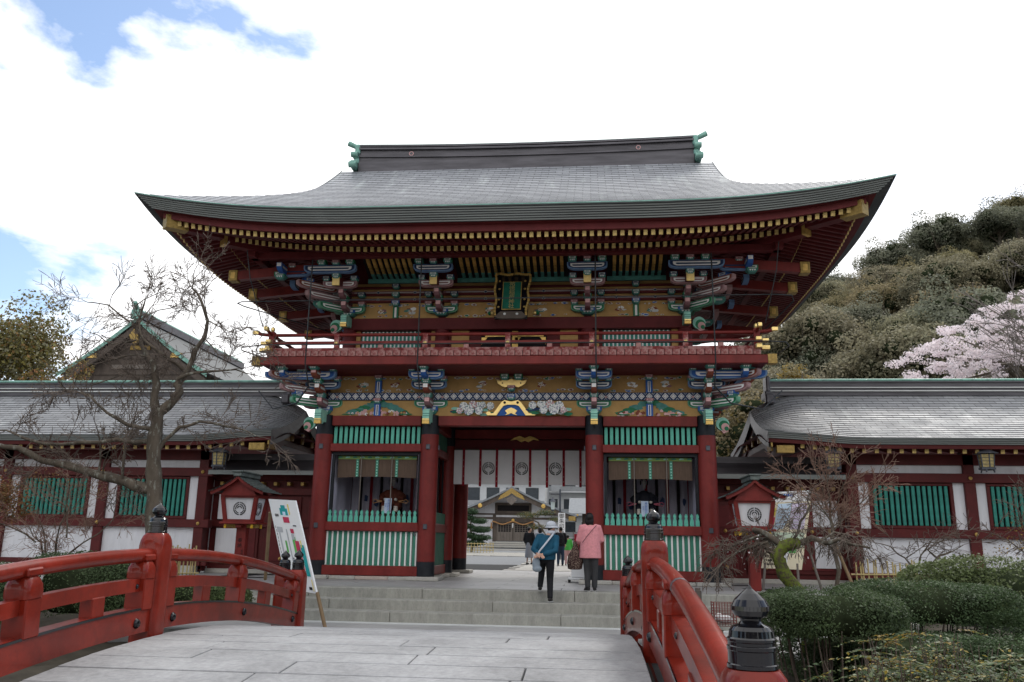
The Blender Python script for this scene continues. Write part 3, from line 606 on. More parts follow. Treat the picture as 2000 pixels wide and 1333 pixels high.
# painted friezes between the lower brackets
def frieze_panel(x0,x1,y,z0,z1,mt,name): return gp(MB().box(x0,x1,y,y+0.06,z0,z1,mt),name)
def blob(cx,cz,r,n=11,sd=0,am=0.22,sx=1,sz=1):
    q=random.Random(sd); return [(cx+sx*r*(1+q.uniform(-am,am))*math.cos(2*math.pi*k/n),cz+sz*r*(1+q.uniform(-am,am))*math.sin(2*math.pi*k/n)) for k in range(n)]
YF=-0.062
def flowers_motif_(x0,x1,z0,z1,seed,kind):
    """painted plants: flat shapes a few millimetres proud of the board"""
    q=random.Random(seed); m=MB(); k=0
    def lay(): 
        nonlocal k; k+=1; return -0.004-0.0006*k
    w=x1-x0; h=z1-z0; cx=(x0+x1)/2
    if kind=='pine':
        for sx_ in (-1,1):
            for i in range(7):
                px=cx+sx_*(0.10+0.13*i)*w/2.4; pz=z0+h*(0.86-0.115*i)+q.uniform(-.03,.03)
                m.decal(blob(px,max(pz,z0+.07),0.10,13,q.random(),0.3,1.5,0.7),lay(),q.choice(('paint_teal','paint_green','paint_teal')))
            for i in range(30):
                px=cx+sx_*q.uniform(0.08,0.82)*w/2; pz=z0+q.uniform(0.03,0.45-0.35*abs(px-cx)/(w/2))*h
                r=q.uniform(.026,.05); c=q.choice(('paint_pink','white_paint','paint_pink','ochre','paint_rust'))
                m.decal(blob(px,pz,r,7,q.random(),.15),lay(),c)
                if c=='white_paint': m.decal(circ(r*.4,6,px,pz),lay(),'paint_rust')
            for i in range(5):
                px=cx+sx_*q.uniform(0.6,0.9)*w/2; m.decal(blob(px,z0+.035,.05,7,q.random(),.2,1.8,.35),lay(),'paint_green')
    if kind=='peony':
        for sx_ in (-1,1):
            for i in range(16):
                px=cx+sx_*(0.30+q.uniform(0,0.58))*w/2; m.decal(blob(px,z0+q.uniform(.03,.20),q.uniform(.05,.09),9,q.random(),.3,1.5,.6),lay(),q.choice(('paint_teal','paint_green','jade_pale','grey_trim','paint_navy')))
            for i,(fx,fz,r) in enumerate(((.33,.66,.10),(.45,.72,.085),(.52,.60,.12),(.60,.70,.11),(.66,.36,.13),(.74,.60,.11),(.50,.30,.10),(.80,.30,.08))):
                px=cx+sx_*fx*w/2; pz=z0+fz*h
                m.decal(blob(px,pz,r*1.02,22,q.random(),.16),lay(),'paint_mauve' if i%4==3 else 'paint_teal')
                for rad,np_,pr in ((.86,13,.20),(.56,9,.19),(.26,5,.17),(0,1,.13)):
                    for a in range(np_): t=6.283*a/np_+rad*3+q.uniform(-.1,.1); m.decal(blob(px+r*rad*math.cos(t),pz+r*rad*math.sin(t),r*pr,7,q.random(),.2),lay(),'paint_pink' if i%4==3 and a%2 else ('white_paint' if q.random()<.8 else 'cloth_lav'))
                for a in range(3):
                    t=q.uniform(0,6.28); rr_=r*math.sqrt(q.uniform(.05,.85)); m.decal(circ(r*.065,5,px+rr_*math.cos(t),pz+rr_*math.sin(t)),lay(),q.choice(('paint_mauve','grey_trim','paint_teal')))
    if kind=='scatter':
        for (a,bq) in ((.28,.5),(.72,.5)):
            px=x0+w*a; pz=z0+h*bq
            for i in range(4): m.decal(blob(px+q.uniform(-.1,.1),pz+q.uniform(-.06,.06),q.uniform(.04,.08),8,q.random(),.35,1.4,.6),lay(),q.choice(('grey_trim','paint_rust','paint_mauve','paint_teal','white_paint')))
            m.decal(blob(px,pz,.055,4,q.random(),.1,1.5,.8),lay(),'white_paint'); m.decal(blob(px,pz,.042,4,1,.1,1.5,.8),lay(),'ochre_dark')
            for i in range(3):
                t=q.uniform(0,3.14); m.decal([(px-.12*math.cos(t),pz-.09*math.sin(t)),(px-.12*math.cos(t)+.012,pz-.09*math.sin(t)),(px+.12*math.cos(t)+.012,pz+.09*math.sin(t)),(px+.12*math.cos(t),pz+.09*math.sin(t))],lay(),q.choice(('white_paint','paint_mauve')))
        for i in range(int(w*11)):
            px=x0+w*q.uniform(.03,.97); pz=z0+h*q.choice((.05,.09,.13,.88,.92,.96)); r=q.uniform(.03,.06)
            m.decal(blob(px,pz,r,7,q.random(),.35,1.4,.6),lay(),'grey_trim'); m.decal(blob(px,pz,r*.7,7,q.random(),.35,1.4,.6),lay(),q.choice(('paint_blue','paint_rust','paint_green','ochre_dark')))
    if kind=='diamond':
        n=max(3,round(w/0.2)); 
        for i in range(n):
            px=x0+w*(i+.5)/n; pz=(z0+z1)/2; a=w/n*.42; c=h*.44
            m.decal([(px-a,pz),(px,pz-c),(px+a,pz),(px,pz+c)],-.004,'white_paint'); m.decal([(px-a*.70,pz),(px,pz-c*.70),(px+a*.70,pz),(px,pz+c*.70)],-.006,'paint_navy')
            for dx,dz in ((0,1),(0,-1),(1,0),(-1,0)): m.decal(circ(.021,6,px+dx*a*.27,pz+dz*c*.27),-.008,'white_paint')
            px2=x0+w*i/n
            for sg in (-1,1): m.decal([(px2-a*.5,pz+sg*h*.46),(px2+a*.5,pz+sg*h*.46),(px2,pz+sg*c*.45)],-.004,'grey_trim'); m.decal([(px2-a*.3,pz+sg*h*.455),(px2+a*.3,pz+sg*h*.455),(px2,pz+sg*c*.6)],-.006,'paint_navy')
    return m
def flowers_motif(*a): return flowers_motif_(*a)
for bi,(x0,x1) in enumerate(((-5.0,-2.15),(-2.15,2.15),(2.15,5.0))):
    a,c=x0+0.10,x1-0.10
    o=frieze_panel(a,c,YF,4.182,4.60,'ochre','painted_frieze'); tag(part(flowers_motif(a+.35,c-.35,4.19,4.59,11+bi,'peony' if bi==1 else 'pine'),'painted_motif',o,loc=(0,YF,0)),kind='stuff')
    o=frieze_panel(a,c,YF-0.06,4.602,4.80,'paint_navy','diamond_beam'); tag(part(flowers_motif(a,c,4.602,4.80,1,'diamond'),'painted_motif',o,loc=(0,YF-0.06,0)),kind='stuff')
    o=frieze_panel(a,c,YF,4.802,5.26,'ochre_dark','painted_frieze'); tag(part(flowers_motif(a+.3,c-.3,4.83,5.22,31+bi,'scatter'),'painted_motif',o,loc=(0,YF,0)),kind='stuff')
    if bi!=1:
        cx=(x0+x1)/2
        for z0,z1 in ((4.184,4.50),(4.80,5.12)):
            o=gp(MB().box(cx-.085,cx+.085,-0.15,-0.05,z0,z1,'paint_blue').box(cx-.035,cx+.035,-0.153,-0.15,z0+.01,z1-.03,'white_paint').box(cx-.014,cx+.014,-0.156,-0.153,z0+.02,z1-.04,'paint_navy'),'strut_post')
            link(B_pink,'bearing_block',o,(cx,-0.13,z1+0.002))
# gold frog-leg strut and gold cloud bracket over the middle bay
kl=[(-.62,0),(-.66,.05),(-.62,.10),(-.55,.09),(-.52,.05),(-.46,.06),(-.36,.20),(-.26,.34),(-.18,.40),(-.09,.38),(0,.36)]
kout=kl+[(-x,z) for x,z in kl[::-1][1:]]; kin=[(.38,0),(.30,.14),(.20,.27),(.1,.29),(-.1,.29),(-.20,.27),(-.30,.14),(-.38,0)]
m=MB(); m.prism([(x,z) for x,z in kin[::-1]],-.05,0,'paint_blue',o=(0,-.13,4.185))
half=[(-.62,0),(-.66,.05),(-.62,.10),(-.55,.09),(-.52,.05),(-.46,.06),(-.36,.20),(-.26,.34),(-.18,.40),(-.09,.38),(0,.36),(0,.28),(-.1,.28),(-.20,.25),(-.30,.12),(-.38,0)]
for sg in (-1,1):
    pp=[(sg*x,z) for x,z in half]; m.prism(pp if sg<0 else pp[::-1],-.10,-.03,'gold_bright',o=(0,-.13,4.185))
m.prism([(-.16,0),(-.10,.05),(-.16,.12),(-.08,.17),(0,.20),(.08,.17),(.16,.12),(.10,.05),(.16,0),(.05,.03),(0,.06),(-.05,.03)],-.09,-.03,'gold_bright',o=(0,-.13,4.19))
for sg in (-1,1): m.prism(circ(.035,10,sg*.17,.335),-.105,-.1,'dark',o=(0,-.13,4.185))
o=gp(m,'frog_leg_strut'); link(B_blue,'bearing_block',o,(0,-.2,4.585))
m=MB(); m.prism([(-.40,.17),(-.36,.08),(-.27,.02),(-.18,-.02),(-.1,.0),(0,.03),(.1,.0),(.18,-.02),(.27,.02),(.36,.08),(.40,.17),(.28,.15),(.2,.19),(.1,.17),(0,.21),(-.1,.17),(-.2,.19),(-.28,.15)],-.05,.05,'gold_bright',o=(0,-.16,4.95))
for sg in (-1,1): m.prism(circ(.02,8,sg*.24,.09),-.055,-.05,'dark',o=(0,-.16,4.95))
o=gp(m,'gold_cloud_bracket'); link(B_pink,'bearing_block',o,(0,-.2,4.83))
for e in (-.18,.18): link(B_green,'bearing_block',o,(e,-.2,5.12))
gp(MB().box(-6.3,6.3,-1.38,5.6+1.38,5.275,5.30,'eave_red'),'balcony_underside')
hbeam(-5.3,5.3,-0.05,5.26,5.275,0.3,'eave_red','wall_plate')
# ------------------------------------------------------------------ balcony
bal=gp(MB().cbox((0,0,0),(12.7,0.2,0.21),'gate_red',0.012),'balcony',loc=(0,-1.42,5.385))
def bl(mb,name,loc): return part(mb,name,bal,loc=(loc[0],loc[1]+1.42,loc[2]-5.385))
for s in (-1,1):
    bl(MB().cbox((0,0,0),(0.22,0.23,0.24),'gold_dull',0.01),'gold_beam_end',(s*6.44,-1.42,5.385))
    bl(MB().cbox((0,0,0),(0.2,8.4,0.2),'gate_red',0.012),'side_beam',(s*6.08,2.8,5.383))
    bl(MB().cbox((0,0,0),(1.5,8.2,0.14),'worn_red',0.01),'side_floor',(s*5.45,2.8,5.57))
pk=MB().cbox((0,0,0),(0.182,1.75,0.14),'worn_red',0.008).mesh('floor_plank')
n=64
for k in range(n):
    x=-6.18+12.36*(k+.5)/n; link(pk,'floor_plank',bal,(x,-0.64+1.42,5.57-5.385+rr.uniform(-.006,.006)))
def rail(p0,p1,r,mt='gate_red'): return MB().tube([p0,p1],r,mt,8)
bl(MB().cbox((0,0,0),(12.5,0.13,0.09),'worn_red',0.01),'bottom_rail',(0,-1.36,5.69))
bl(MB().cbox((0,0,0),(12.5,0.11,0.075),'gate_red',0.01),'middle_rail',(0,-1.36,5.875))
bl(MB().tube([(-6.6,0,0.09),(-6.4,0,0.03),(-6.1,0,0),(6.1,0,0),(6.4,0,.03),(6.6,0,.09)],0.045,'gate_red',8),'top_rail',(0,-1.36,6.085))
for s in (-1,1):
    bl(MB().cbox((0,0,0),(0.13,8.1,0.09),'worn_red',0.01),'bottom_rail',(s*6.12,2.8,5.69))
    bl(MB().cbox((0,0,0),(0.11,8.1,0.075),'gate_red',0.01),'middle_rail',(s*6.12,2.8,5.875))
    bl(MB().tube([(0,-4.6,.09),(0,-4.4,.03),(0,-4.1,0),(0,4.1,0)],0.045,'gate_red',8),'top_rail',(s*6.12,2.8,6.085))
    for i,(z,l,h) in enumerate(((5.69,0.2,0.11),(5.875,0.16,0.09),(6.16,0.16,0.1))):
        bl(MB().cbox((0,0,0),(l,0.14 if i<2 else .1,h),'gold_bright',0.012),'gold_rail_end',(s*(6.32 if i<2 else 6.56),-1.36,z))
        bl(MB().cbox((0,0,0),(0.14 if i<2 else .1,l,h),'gold_bright',0.012),'gold_rail_end',(s*6.12,-1.56 if i<2 else -1.78,z))
    bl(MB().cbox((0,0,0),(0.15,0.15,0.55),'gate_red',0.012),'rail_post',(s*6.12,-1.36,5.9))
    bl(MB().lathe([(0,0.1),(0.05,0.06),(0.055,0.0),(0.03,-0.05)][::-1],'gold_bright',n=10),'post_finial',(s*6.12,-1.36,6.22))
po=MB().cbox((0,0,0),(0.13,0.13,0.44),'worn_red',0.01).mesh('rail_post'); st=MB().cbox((0,0,0),(0.13,0.11,0.17),'worn_red',0.01).mesh('rail_strut'); bs=MB().lathe([(0.045,0),(0.04,0.02),(0.015,0.035),(0,0.04)],'gold_bright',n=10).mesh('gold_boss')
for x in (-4.4,-2.1,0,2.1,4.4):
    o=link(po,'rail_post',bal,(x,-1.36+1.42,5.88-5.385))
    for z in (-.02,-.26): link(bs,'gold_boss',bal,(x,-1.36+1.42-0.067,5.88-5.385+z),(R(90),0,0))
for x in (-5.25,-3.25,-1.05,1.05,3.25,5.25): link(st,'rail_strut',bal,(x,-1.36+1.42,5.79-5.385))
for s in (-1,1):
    for y in (0.5,2.8,5.0): link(po,'rail_post',bal,(s*6.12,y+1.42,5.88-5.385))
# ------------------------------------------------------------------ upper storey walls
UY=0.4; UX=(-4.6,-2.0,2.0,4.6)
up=gp(MB().box(-4.6,4.6,UY+.05,5.2-.05,5.6,8.9,'eave_red'),'upper_wall'); up=gate
for x in UX: part(MB().lathe([(0.19,5.6),(0.19,6.62)],'eave_red',n=14),'upper_pillar',up,loc=(x,UY,0))
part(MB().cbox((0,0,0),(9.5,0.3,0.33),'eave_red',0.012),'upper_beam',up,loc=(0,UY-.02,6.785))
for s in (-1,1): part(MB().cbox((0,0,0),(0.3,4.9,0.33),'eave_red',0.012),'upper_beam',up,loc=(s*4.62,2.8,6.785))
for x0,x1 in ((-4.42,-4.30),(-2.30,-2.14),(-1.73,-1.25),(1.25,1.73),(2.14,2.30),(4.24,4.42)): part(MB().box(x0,x1,UY-.0,UY+.045,5.66,6.62,'ochre'),'ochre_panel',up)
wst=MB().cbox((0,0,0),(0.04,0.03,0.94),'white_paint').mesh('white_stripe')
for x0,x1 in ((-4.26,-2.60),(2.40,4.20)):
    o=part(MB().box(x0,x1,UY+.01,UY+.04,5.66,6.6,'window_green'),'striped_window',up)
    k=int((x1-x0)/0.107)
    for i in range(k): link(wst,'white_stripe',o,(x0+(x1-x0)*(i+.5)/k,UY,6.13))
o=part(MB().box(-.92,.88,UY+.0,UY+.04,5.66,6.6,'dark'),'upper_door',up)
for sx_ in (-.9,.02,.86):
    m=MB(); m.prism([(0,0),(0.16,0),(0,-.2)] if sx_<0.5 else [(0,0),(-.16,0),(0,-.2)],-.02,0,'gold'); part(m,'gold_corner_plate',o,loc=(sx_,UY,6.42))
part(MB().box(-.06,.1,UY-.02,UY+.0,6.15,6.6,'gold'),'gold_door_band',o)
for x in (-.45,.45): part(MB().box(x-.35,x+.35,UY-.02,UY,6.44,6.5,'gold'),'gold_door_band',o)
# painted frieze and striped beams of the upper storey
for bi,(x0,x1) in enumerate(((-4.6,-2.0),(-2.0,2.0),(2.0,4.6))):
    o=part(MB().box(x0+.05,x1-.05,UY-.09,UY+.04,6.952,7.40,'ochre'),'painted_frieze',up); tag(part(flowers_motif(x0+.35,x1-.35,6.98,7.36,51+bi,'scatter'),'painted_motif',o,loc=(0,UY-.09,0)),kind='stuff')
    if bi!=1:
        cx=(x0+x1)/2; o2=part(MB().box(cx-.075,cx+.075,UY-.17,UY-.09,6.954,7.28,'paint_green').box(cx-.03,cx+.03,UY-.174,UY-.17,6.97,7.26,'white_paint'),'strut_post',up)
        link(B_blue,'bearing_block',o2,(cx,UY-.16,7.285))
        for z,me in ((7.53,B_teal),(7.77,B_navy)): link(me,'bearing_block',o2,(cx,UY-.2,z))
    for k,(z0,z1,c,y) in enumerate(((7.402,7.455,'eave_red',-.17),(7.457,7.53,'paint_mauve',-.14),(7.532,7.60,'ochre_dark',-.10),(7.602,7.655,'eave_red',-.17),(7.657,7.73,'paint_mauve',-.14),(7.732,7.80,'ochre_dark',-.1),(7.802,7.86,'eave_red',-.16),(7.862,7.96,'ochre_dark',-.1))):
        o=part(MB().box(x0+.02,x1-.02,UY+y,UY+.04,z0,z1,c),'striped_beam',up)
        if c=='paint_mauve':
            q=MB()
            for e in (.3,.7): px=x0+(x1-x0)*e; zc=(z0+z1)/2; q.decal([(px-.07,zc),(px,zc-.045),(px+.07,zc),(px,zc+.045)],-.004,'grey_trim'); q.decal([(px-.05,zc),(px,zc-.03),(px+.05,zc),(px,zc+.03)],-.006,'paint_navy')
            q.box(x0+.1,x1-.1,-.003,0,(z0+z1)/2-.008,(z0+z1)/2+.008,'grey_trim'); tag(part(q,'painted_motif',o,loc=(0,UY+y,0)),kind='stuff')
# coved ribs (gold heads, dark gaps)
def rib():
    m=MB(); P=[(0,0),(-.12,.02),(-.4,.10),(-.75,.24),(-.95,.36)]
    m.prism([(p[0],p[1]) for p in P]+[(p[0]+.02,p[1]+.06) for p in P[::-1]],-.04,.04,'gold_dull',ax=((0,1,0),(1,0,0),(0,0,1)))
    m.prism([(-.55,.14),(-.95,.32),(-.97,.36),(-.55,.2)],-.043,.043,'gold',ax=((0,1,0),(1,0,0),(0,0,1)))
    m.prism([(-.0,-.004),(-.25,.03),(-.25,.08),(-.0,.05)],-.043,.043,'paint_teal',ax=((0,1,0),(1,0,0),(0,0,1))); return m.mesh('coved_rib')
rib_m=rib()
for x0,x1,n in ((-3.9,-2.62,8),(-1.42,1.42,16),(2.62,3.98,8)):
    o=part(MB().box(x0-.1,x1+.1,-.22,-.14,7.83,7.94,'paint_teal').box(x0-.1,x1+.1,-.2,-.15,7.94,8.0,'dark'),'cove_panel',up)
    part(MB().add([(x0-.1,-.16,7.99),(x1+.1,-.16,7.99),(x1+.1,-1.2,8.44),(x0-.1,-1.2,8.44)],[(0,1,2,3)],'dark'),'cove_backing',o)
    for k in range(n): link(rib_m,'coved_rib',o,(x0+(x1-x0)*(k+.5)/n,-.2,7.95))
def up_set(x,corner=0):
    r=part(MB().box(-.1,.1,-.1,.1,0,.05,'eave_red'),'upper_bracket_set',up,loc=(x,UY,6.955)); z=lambda q:q-6.955; y=lambda q:q-UY
    if corner: put(r,E_nose,'carved_beam_end',(0,y(.15),z(6.62)),0,(.95,.9,.9)); put(r,S_car,'carved_scroll',(corner*.36,y(.3),z(6.75)),0,(corner,1,1))
    put(r,B_dai,'bearing_block',(0,y(.22),z(6.99)),0,(1,1,.8)); put(r,A_green,'bracket_arm',(0,y(.18),z(7.06)))
    for e in (-.36,.36): put(r,B_pink,'bearing_block',(e,y(.18),z(7.25))); put(r,B_navy,'bearing_block',(e,y(.1),z(7.50)))
    put(r,N_rust,'bracket_nose',(0,y(.2),z(7.06))); put(r,B_green,'bearing_block',(0,y(-.3),z(7.27)))
    put(r,N_rust,'bracket_nose',(0,y(-.1),z(7.32))); put(r,B_green,'bearing_block',(0,y(-.62),z(7.5)))
    put(r,A_red,'bracket_arm',(0,y(-.75),z(7.53)))
    for e in (-.38,.38): put(r,B_navy,'bearing_block',(e,y(-.75),z(7.71)))
    put(r,B_teal,'bearing_block',(0,y(-1.12),z(7.66)))
    put(r,A_navyL if corner else A_navy,'bracket_arm',(corner*.15,y(-1.22),z(7.80)),0,(1.12,1,1))
    for e,me in ((-.38,B_green),(0,B_pink),(.38,B_green)): put(r,me,'bearing_block',(e,y(-1.22),z(8.0)))
    part(MB().beam((0,.7,.34),(0,-.95,.0),.19,.22,'eave_red'),'tail_rafter',r,loc=(0,y(-.2),z(7.60)))
    part(MB().cbox((0,0,0),(.2,.05,.235),'gold_bright',0.006),'gold_rafter_cap',r,loc=(0,y(-1.16),z(7.60)))
    if corner:
        a=corner*R(45)
        for me,d,zz in ((A_green,.35,7.06),(A_red,.7,7.32),(A_rust,1.0,7.55)): put(r,me,'bracket_arm',(corner*d*.72,y(.2)-d*.72,z(zz)),-a,(1.3,1,1))
        put(r,B_blue,'bearing_block',(corner*.95,y(-.65),z(7.66)),-a,(1.2,1.2,1.2))
        put(r,A_navyL,'bracket_arm',(corner*1.25,y(-1.0),z(7.80)),0,(.8,1,1)); put(r,B_pink,'bearing_block',(corner*1.25,y(-1.0),z(8.0))); put(r,B_green,'bearing_block',(corner*1.55,y(-1.05),z(7.7)),0,(1.3,1.2,1.2)); put(r,N_blue,'bracket_nose',(corner*1.45,y(-.9),z(7.82)))
        for yy in (.4,2.8,5.2):
            put(r,A_green,'bracket_arm',(corner*.2,y(yy),z(7.06)),R(90)); put(r,A_red,'bracket_arm',(corner*1.15,y(yy),z(7.53)),R(90)); put(r,N_teal,'bracket_nose',(corner*.5,y(yy),z(7.3)),R(90)*corner); put(r,A_navy,'bracket_arm',(corner*1.6,y(yy),z(7.80)),R(90))
            part(MB().beam((0,0,.25),(corner*2.6,0,.0),.2,.24,'gate_red'),'tail_rafter',r,loc=(corner*.2,y(yy),z(7.72)))
            part(MB().cbox((0,0,0),(.24,.26,.3),'gold_dull',0.01).cbox((0,-.002,0),(.13,.27,.18),'gold',.01),'gold_rafter_cap',r,loc=(corner*2.86,y(yy),z(7.72)))
        part(MB().beam((0,0,.22),(corner*2.6,0,.0),.2,.24,'gate_red'),'tail_rafter',r,loc=(corner*.2,y(-.98),z(7.82)))
        part(MB().cbox((0,0,0),(.24,.26,.3),'gold_dull',0.01).cbox((0,-.002,0),(.13,.27,.18),'gold',.01),'gold_rafter_cap',r,loc=(corner*2.86,y(-.98),z(7.82)))
for x,c in ((-4.6,-1),(-2.0,0),(2.0,0),(4.6,1)): up_set(x,c)
part(MB().cbox((0,0,0),(13.6,.2,.18),'eave_red',.01),'eave_purlin',up,loc=(0,-1.5,8.2))
for s in (-1,1): part(MB().cbox((0,0,0),(.2,9.2,.18),'eave_red',.01),'eave_purlin',up,loc=(s*6.7,2.8,8.2))
# ------------------------------------------------------------------ gate roof (hip-and-gable, copper shingles)
HW,HD,CY=8.815,6.7,2.8
def lift(u): return 0.5*max(0.0,(abs(u)-.34)/.66)**2.4
def fall(d): return max(0.0,1-d/5.0)**1.5
def Hd(d): return 8.49+0.46*d+0.0240*d*d
def wid(d):
    a=HW-d; c=5.85; k=0.55; return c+k*math.log(1+math.exp((a-c)/k))
ring=lambda off,u,side: ((u*(HW-off)), CY-(HD-off)) if side=='f' else None
def eave_pt(side,u,off,z):
    hw,hd=HW-off,HD-off
    zz=z+lift(u)
    if side==0: return (u*hw,CY-hd,zz)
    if side==1: return (hw,CY+u*hd,zz)
    if side==2: return (-u*hw,CY+hd,zz)
    return (-hw,CY-u*hd,zz)
roof=gp(MB().box(-5.3,5.3,CY-.3,CY+.3,12.3,12.75,'copper_dark'),'roof')
US=[math.sin(math.pi/2*t) if False else t for t in np.linspace(-1,1,61)]
NC=27
def course_surface(fn,us,n,dmax,tilt):
    """overlapping courses: every course ends in a small lip over the one below"""
    m=MB(); dk=[dmax*(k/n) for k in range(n+1)]
    for k in range(n):
        d0,d1=dk[k],dk[k+1]+0.06
        d1=min(d1,dmax)
        rows=[]; uv=[]
        for d,lp in ((d0,0.016),(d0+.0005,0.016),(d1,0.0)):
            row=[];ur=[]
            for u in us:
                p=fn(u,d); row.append((p[0],p[1],p[2]+lp)); ur.append((p[0] if tilt=='f' else p[1], d*1.17))
            rows.append(row); uv.append(ur)
        r0=[(q[0],q[1],q[2]-.016) for q in rows[0]]
        m.grid([r0,rows[0]],'roof_lip',True,flip=False)
        m.grid([rows[1],rows[2]],'roof_copper',True,uvs=[uv[1],uv[2]])
    return m
def front(sg):
    return lambda u,d: (u*wid(d)*(-sg if sg<0 else 1)*1.0 if sg>0 else -u*wid(d), CY-sg*(HD-d), Hd(d)+lift(u)*fall(d))
def sidef(sg):
    return lambda u,d: (sg*wid(d), CY+(u*sg)*(HD-d), Hd(d)+lift(u)*fall(d))
DM=6.45
for nm,fn,t in (('front',front(1),'f'),('back',front(-1),'f')):
    o=part(course_surface(fn,US,NC,DM,t),'shingle_courses',roof); tag(o,kind='stuff')
us2=list(np.linspace(-1,1,31))
for sg in (1,-1):
    o=part(course_surface(sidef(sg),us2,14,3.4,'s'),'shingle_courses',roof); tag(o,kind='stuff')
    # gable wall and barge boards
    m=MB(); P=[]
    for d in np.linspace(3.35,6.45,9): P.append((sg*(wid(d)-.35),CY-(HD-d),Hd(d)-.05))
    Q=[(p[0],2*CY-p[1],p[2]) for p in P[::-1]]
    m.add(P+Q,[tuple(range(len(P)+len(Q))) if sg<0 else tuple(range(len(P)+len(Q)))[::-1]],'eave_red'); part(m,'gable_wall',roof)
    for s2 in (-1,1):
        m=MB()
        for dd,zz,c in ((0,0,'eave_copper'),(.02,-.3,'eave_red')):
            A=[];B=[]
            for d in np.linspace(3.0,6.5,14):
                x=sg*(wid(d)-dd); y=CY+s2*(HD-d); z=Hd(d)+.035+zz; A.append((x,y,z)); B.append((x,y,z-.3))
            m.grid([A,B],c,True); m.grid([[(q[0]-sg*.12,q[1],q[2]) for q in B],B],c,True)
        part(m,'barge_board',roof)
# layered eave edge
m=MB(); ue=list(np.linspace(-1,1,49))
for s in range(4):
    rows=[]
    nl=7
    for k in range(nl):
        o0=0.33*k/nl; z0=8.49+.036-0.29*k/nl; z1=8.49+.036-0.29*(k+1)/nl
        a=[eave_pt(s,u,o0,z0-.003) for u in ue]; c=[eave_pt(s,u,o0+.012,z1+.006) for u in ue]; e=[eave_pt(s,u,0.33*(k+1)/nl+.012,z1+.002) for u in ue]
        m.grid([c,a],'eave_copper',False); m.grid([e,c],'roof_lip',False)
    a=[eave_pt(s,u,-.012,8.49+.046) for u in ue]; c=[eave_pt(s,u,-.012,8.49+.022) for u in ue]; e=[eave_pt(s,u,.06,8.49+.056) for u in ue]
    m.grid([c,a],'copper_green',False); m.grid([a,e],'copper_green',False)
part(m,'eave_edge',roof)
# soffit boards under the eaves
m=MB()
prof=[(.33,8.235),(.50,8.225),(.505,8.07),(.60,8.065),(.60,8.10),(1.46,8.31),(1.50,8.115),(1.60,8.115),(1.60,8.15),(4.3,8.90)]
for s in range(4):
    rows=[[eave_pt(s,u,o_,z_+ (0 if o_<1.5 else -lift(u)*min(1,(o_-1.5)/2.8))) for u in ue] for o_,z_ in prof]
    m.grid(rows,'eave_red',False,flip=True)
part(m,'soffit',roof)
# rafters with gilded ends
def rafter_mesh(w,h,l):
    mm=MB(); mm.box(-w/2,w/2,0.03,l,-h/2,h/2,'eave_red'); mm.box(-w/2-.003,w/2+.003,0,.032,-h/2-.003,h/2+.003,'rafter_gold')
    return mm.mesh('rafter')
raf1=rafter_mesh(.085,.115,1.0); raf2=rafter_mesh(.085,.115,2.7)
sp=.1765
def rafters(side,name):
    half=HW if side in(0,2) else HD
    n=int((half-.75)/sp)
    for k in range(-n,n+1):
        t=k*sp
        if side in (1,3) and (t>3.6): continue
        for (off,me,z,ln,sl,lf) in ((.62,raf1,8.005,1.0,.23,1.0),(1.58,raf2,8.04,2.7,.26,.8)):
            h2=half-off
            if abs(t)>h2-.2: continue
            u=t/h2; zz=z+lift(u)*lf
            sc=min(1.0,(half-abs(t)-off)/ln+.02) if me is raf2 else 1.0
            sc=max(sc,.25)
            a=math.atan(sl)
            if side==0: link(me,name,roof,(t,CY-h2*1+0+(0) if False else CY-(HD-off),zz),(a,0,0),(1,sc,1))
            else:
                sg=1 if side==1 else -1
                link(me,name,roof,(sg*(HW-off),CY+t,zz),(a,0,R(90)*sg),(1,sc,1))
rafters(0,'rafter'); rafters(1,'side_rafter'); rafters(3,'side_rafter')
for s in (-1,1):
    for e in (-1,):
        c0=(s*(HW-.62),CY+e*(HD-.62),7.98+.5); c1=(s*4.6,CY+e*2.5,8.62)
        part(MB().beam(c0,c1,.26,.30,'eave_red'),'hip_rafter',roof)
        dv=(Vector(c1)-Vector(c0)).normalized()
        m=MB(); m.beam(Vector(c0)-dv*.12,Vector(c0)+dv*.42,.285,.325,'gold_dull'); part(m,'gold_hip_cap',roof)
        c2=Vector(c0)+dv*1.35+Vector((0,0,-.16)); part(MB().beam(c2,c2+dv*2.4,.26,.26,'eave_red'),'hip_rafter',roof); part(MB().beam(c2-dv*.03,c2+dv*.06,.27,.28,'gold'),'gold_hip_cap',roof)
# ridge
def ridge(parent,x0,x1,y,z0,z1,cur,th):
    m=MB(); xs=np.linspace(x0,x1,25); xm=(x0+x1)/2; hl=(x1-x0)/2
    h=z1-z0
    layers=((0,.30,1.25,'copper_dark'),(.30,.36,1.5,'copper_dark'),(.36,.66,1.05,'copper_dark'),(.66,.74,1.45,'copper_dark'),(.74,.80,1.1,'dark'),(.80,.88,1.35,'copper_dark'))
    for a,c,w,mt in layers:
        rows=[]
        for yy,zz in ((-w*th/2,a),(-w*th/2,c),(w*th/2,c),(w*th/2,a)):
            rows.append([(x,y+yy,z0+h*zz+cur*((x-xm)/hl)**2) for x in xs])
        m.grid(rows+[rows[0]],mt,False)
    o=part(m,'ridge',parent)
    m=MB(); m.tube([(x,y,z0+h*.93+cur*((x-xm)/hl)**2) for x in xs],h*.115,'copper_green',10,flat=1.7); part(m,'ridge_cap',parent)
    return o
ridge(roof,-5.33,5.33,CY,12.62,13.38,.08,.42)
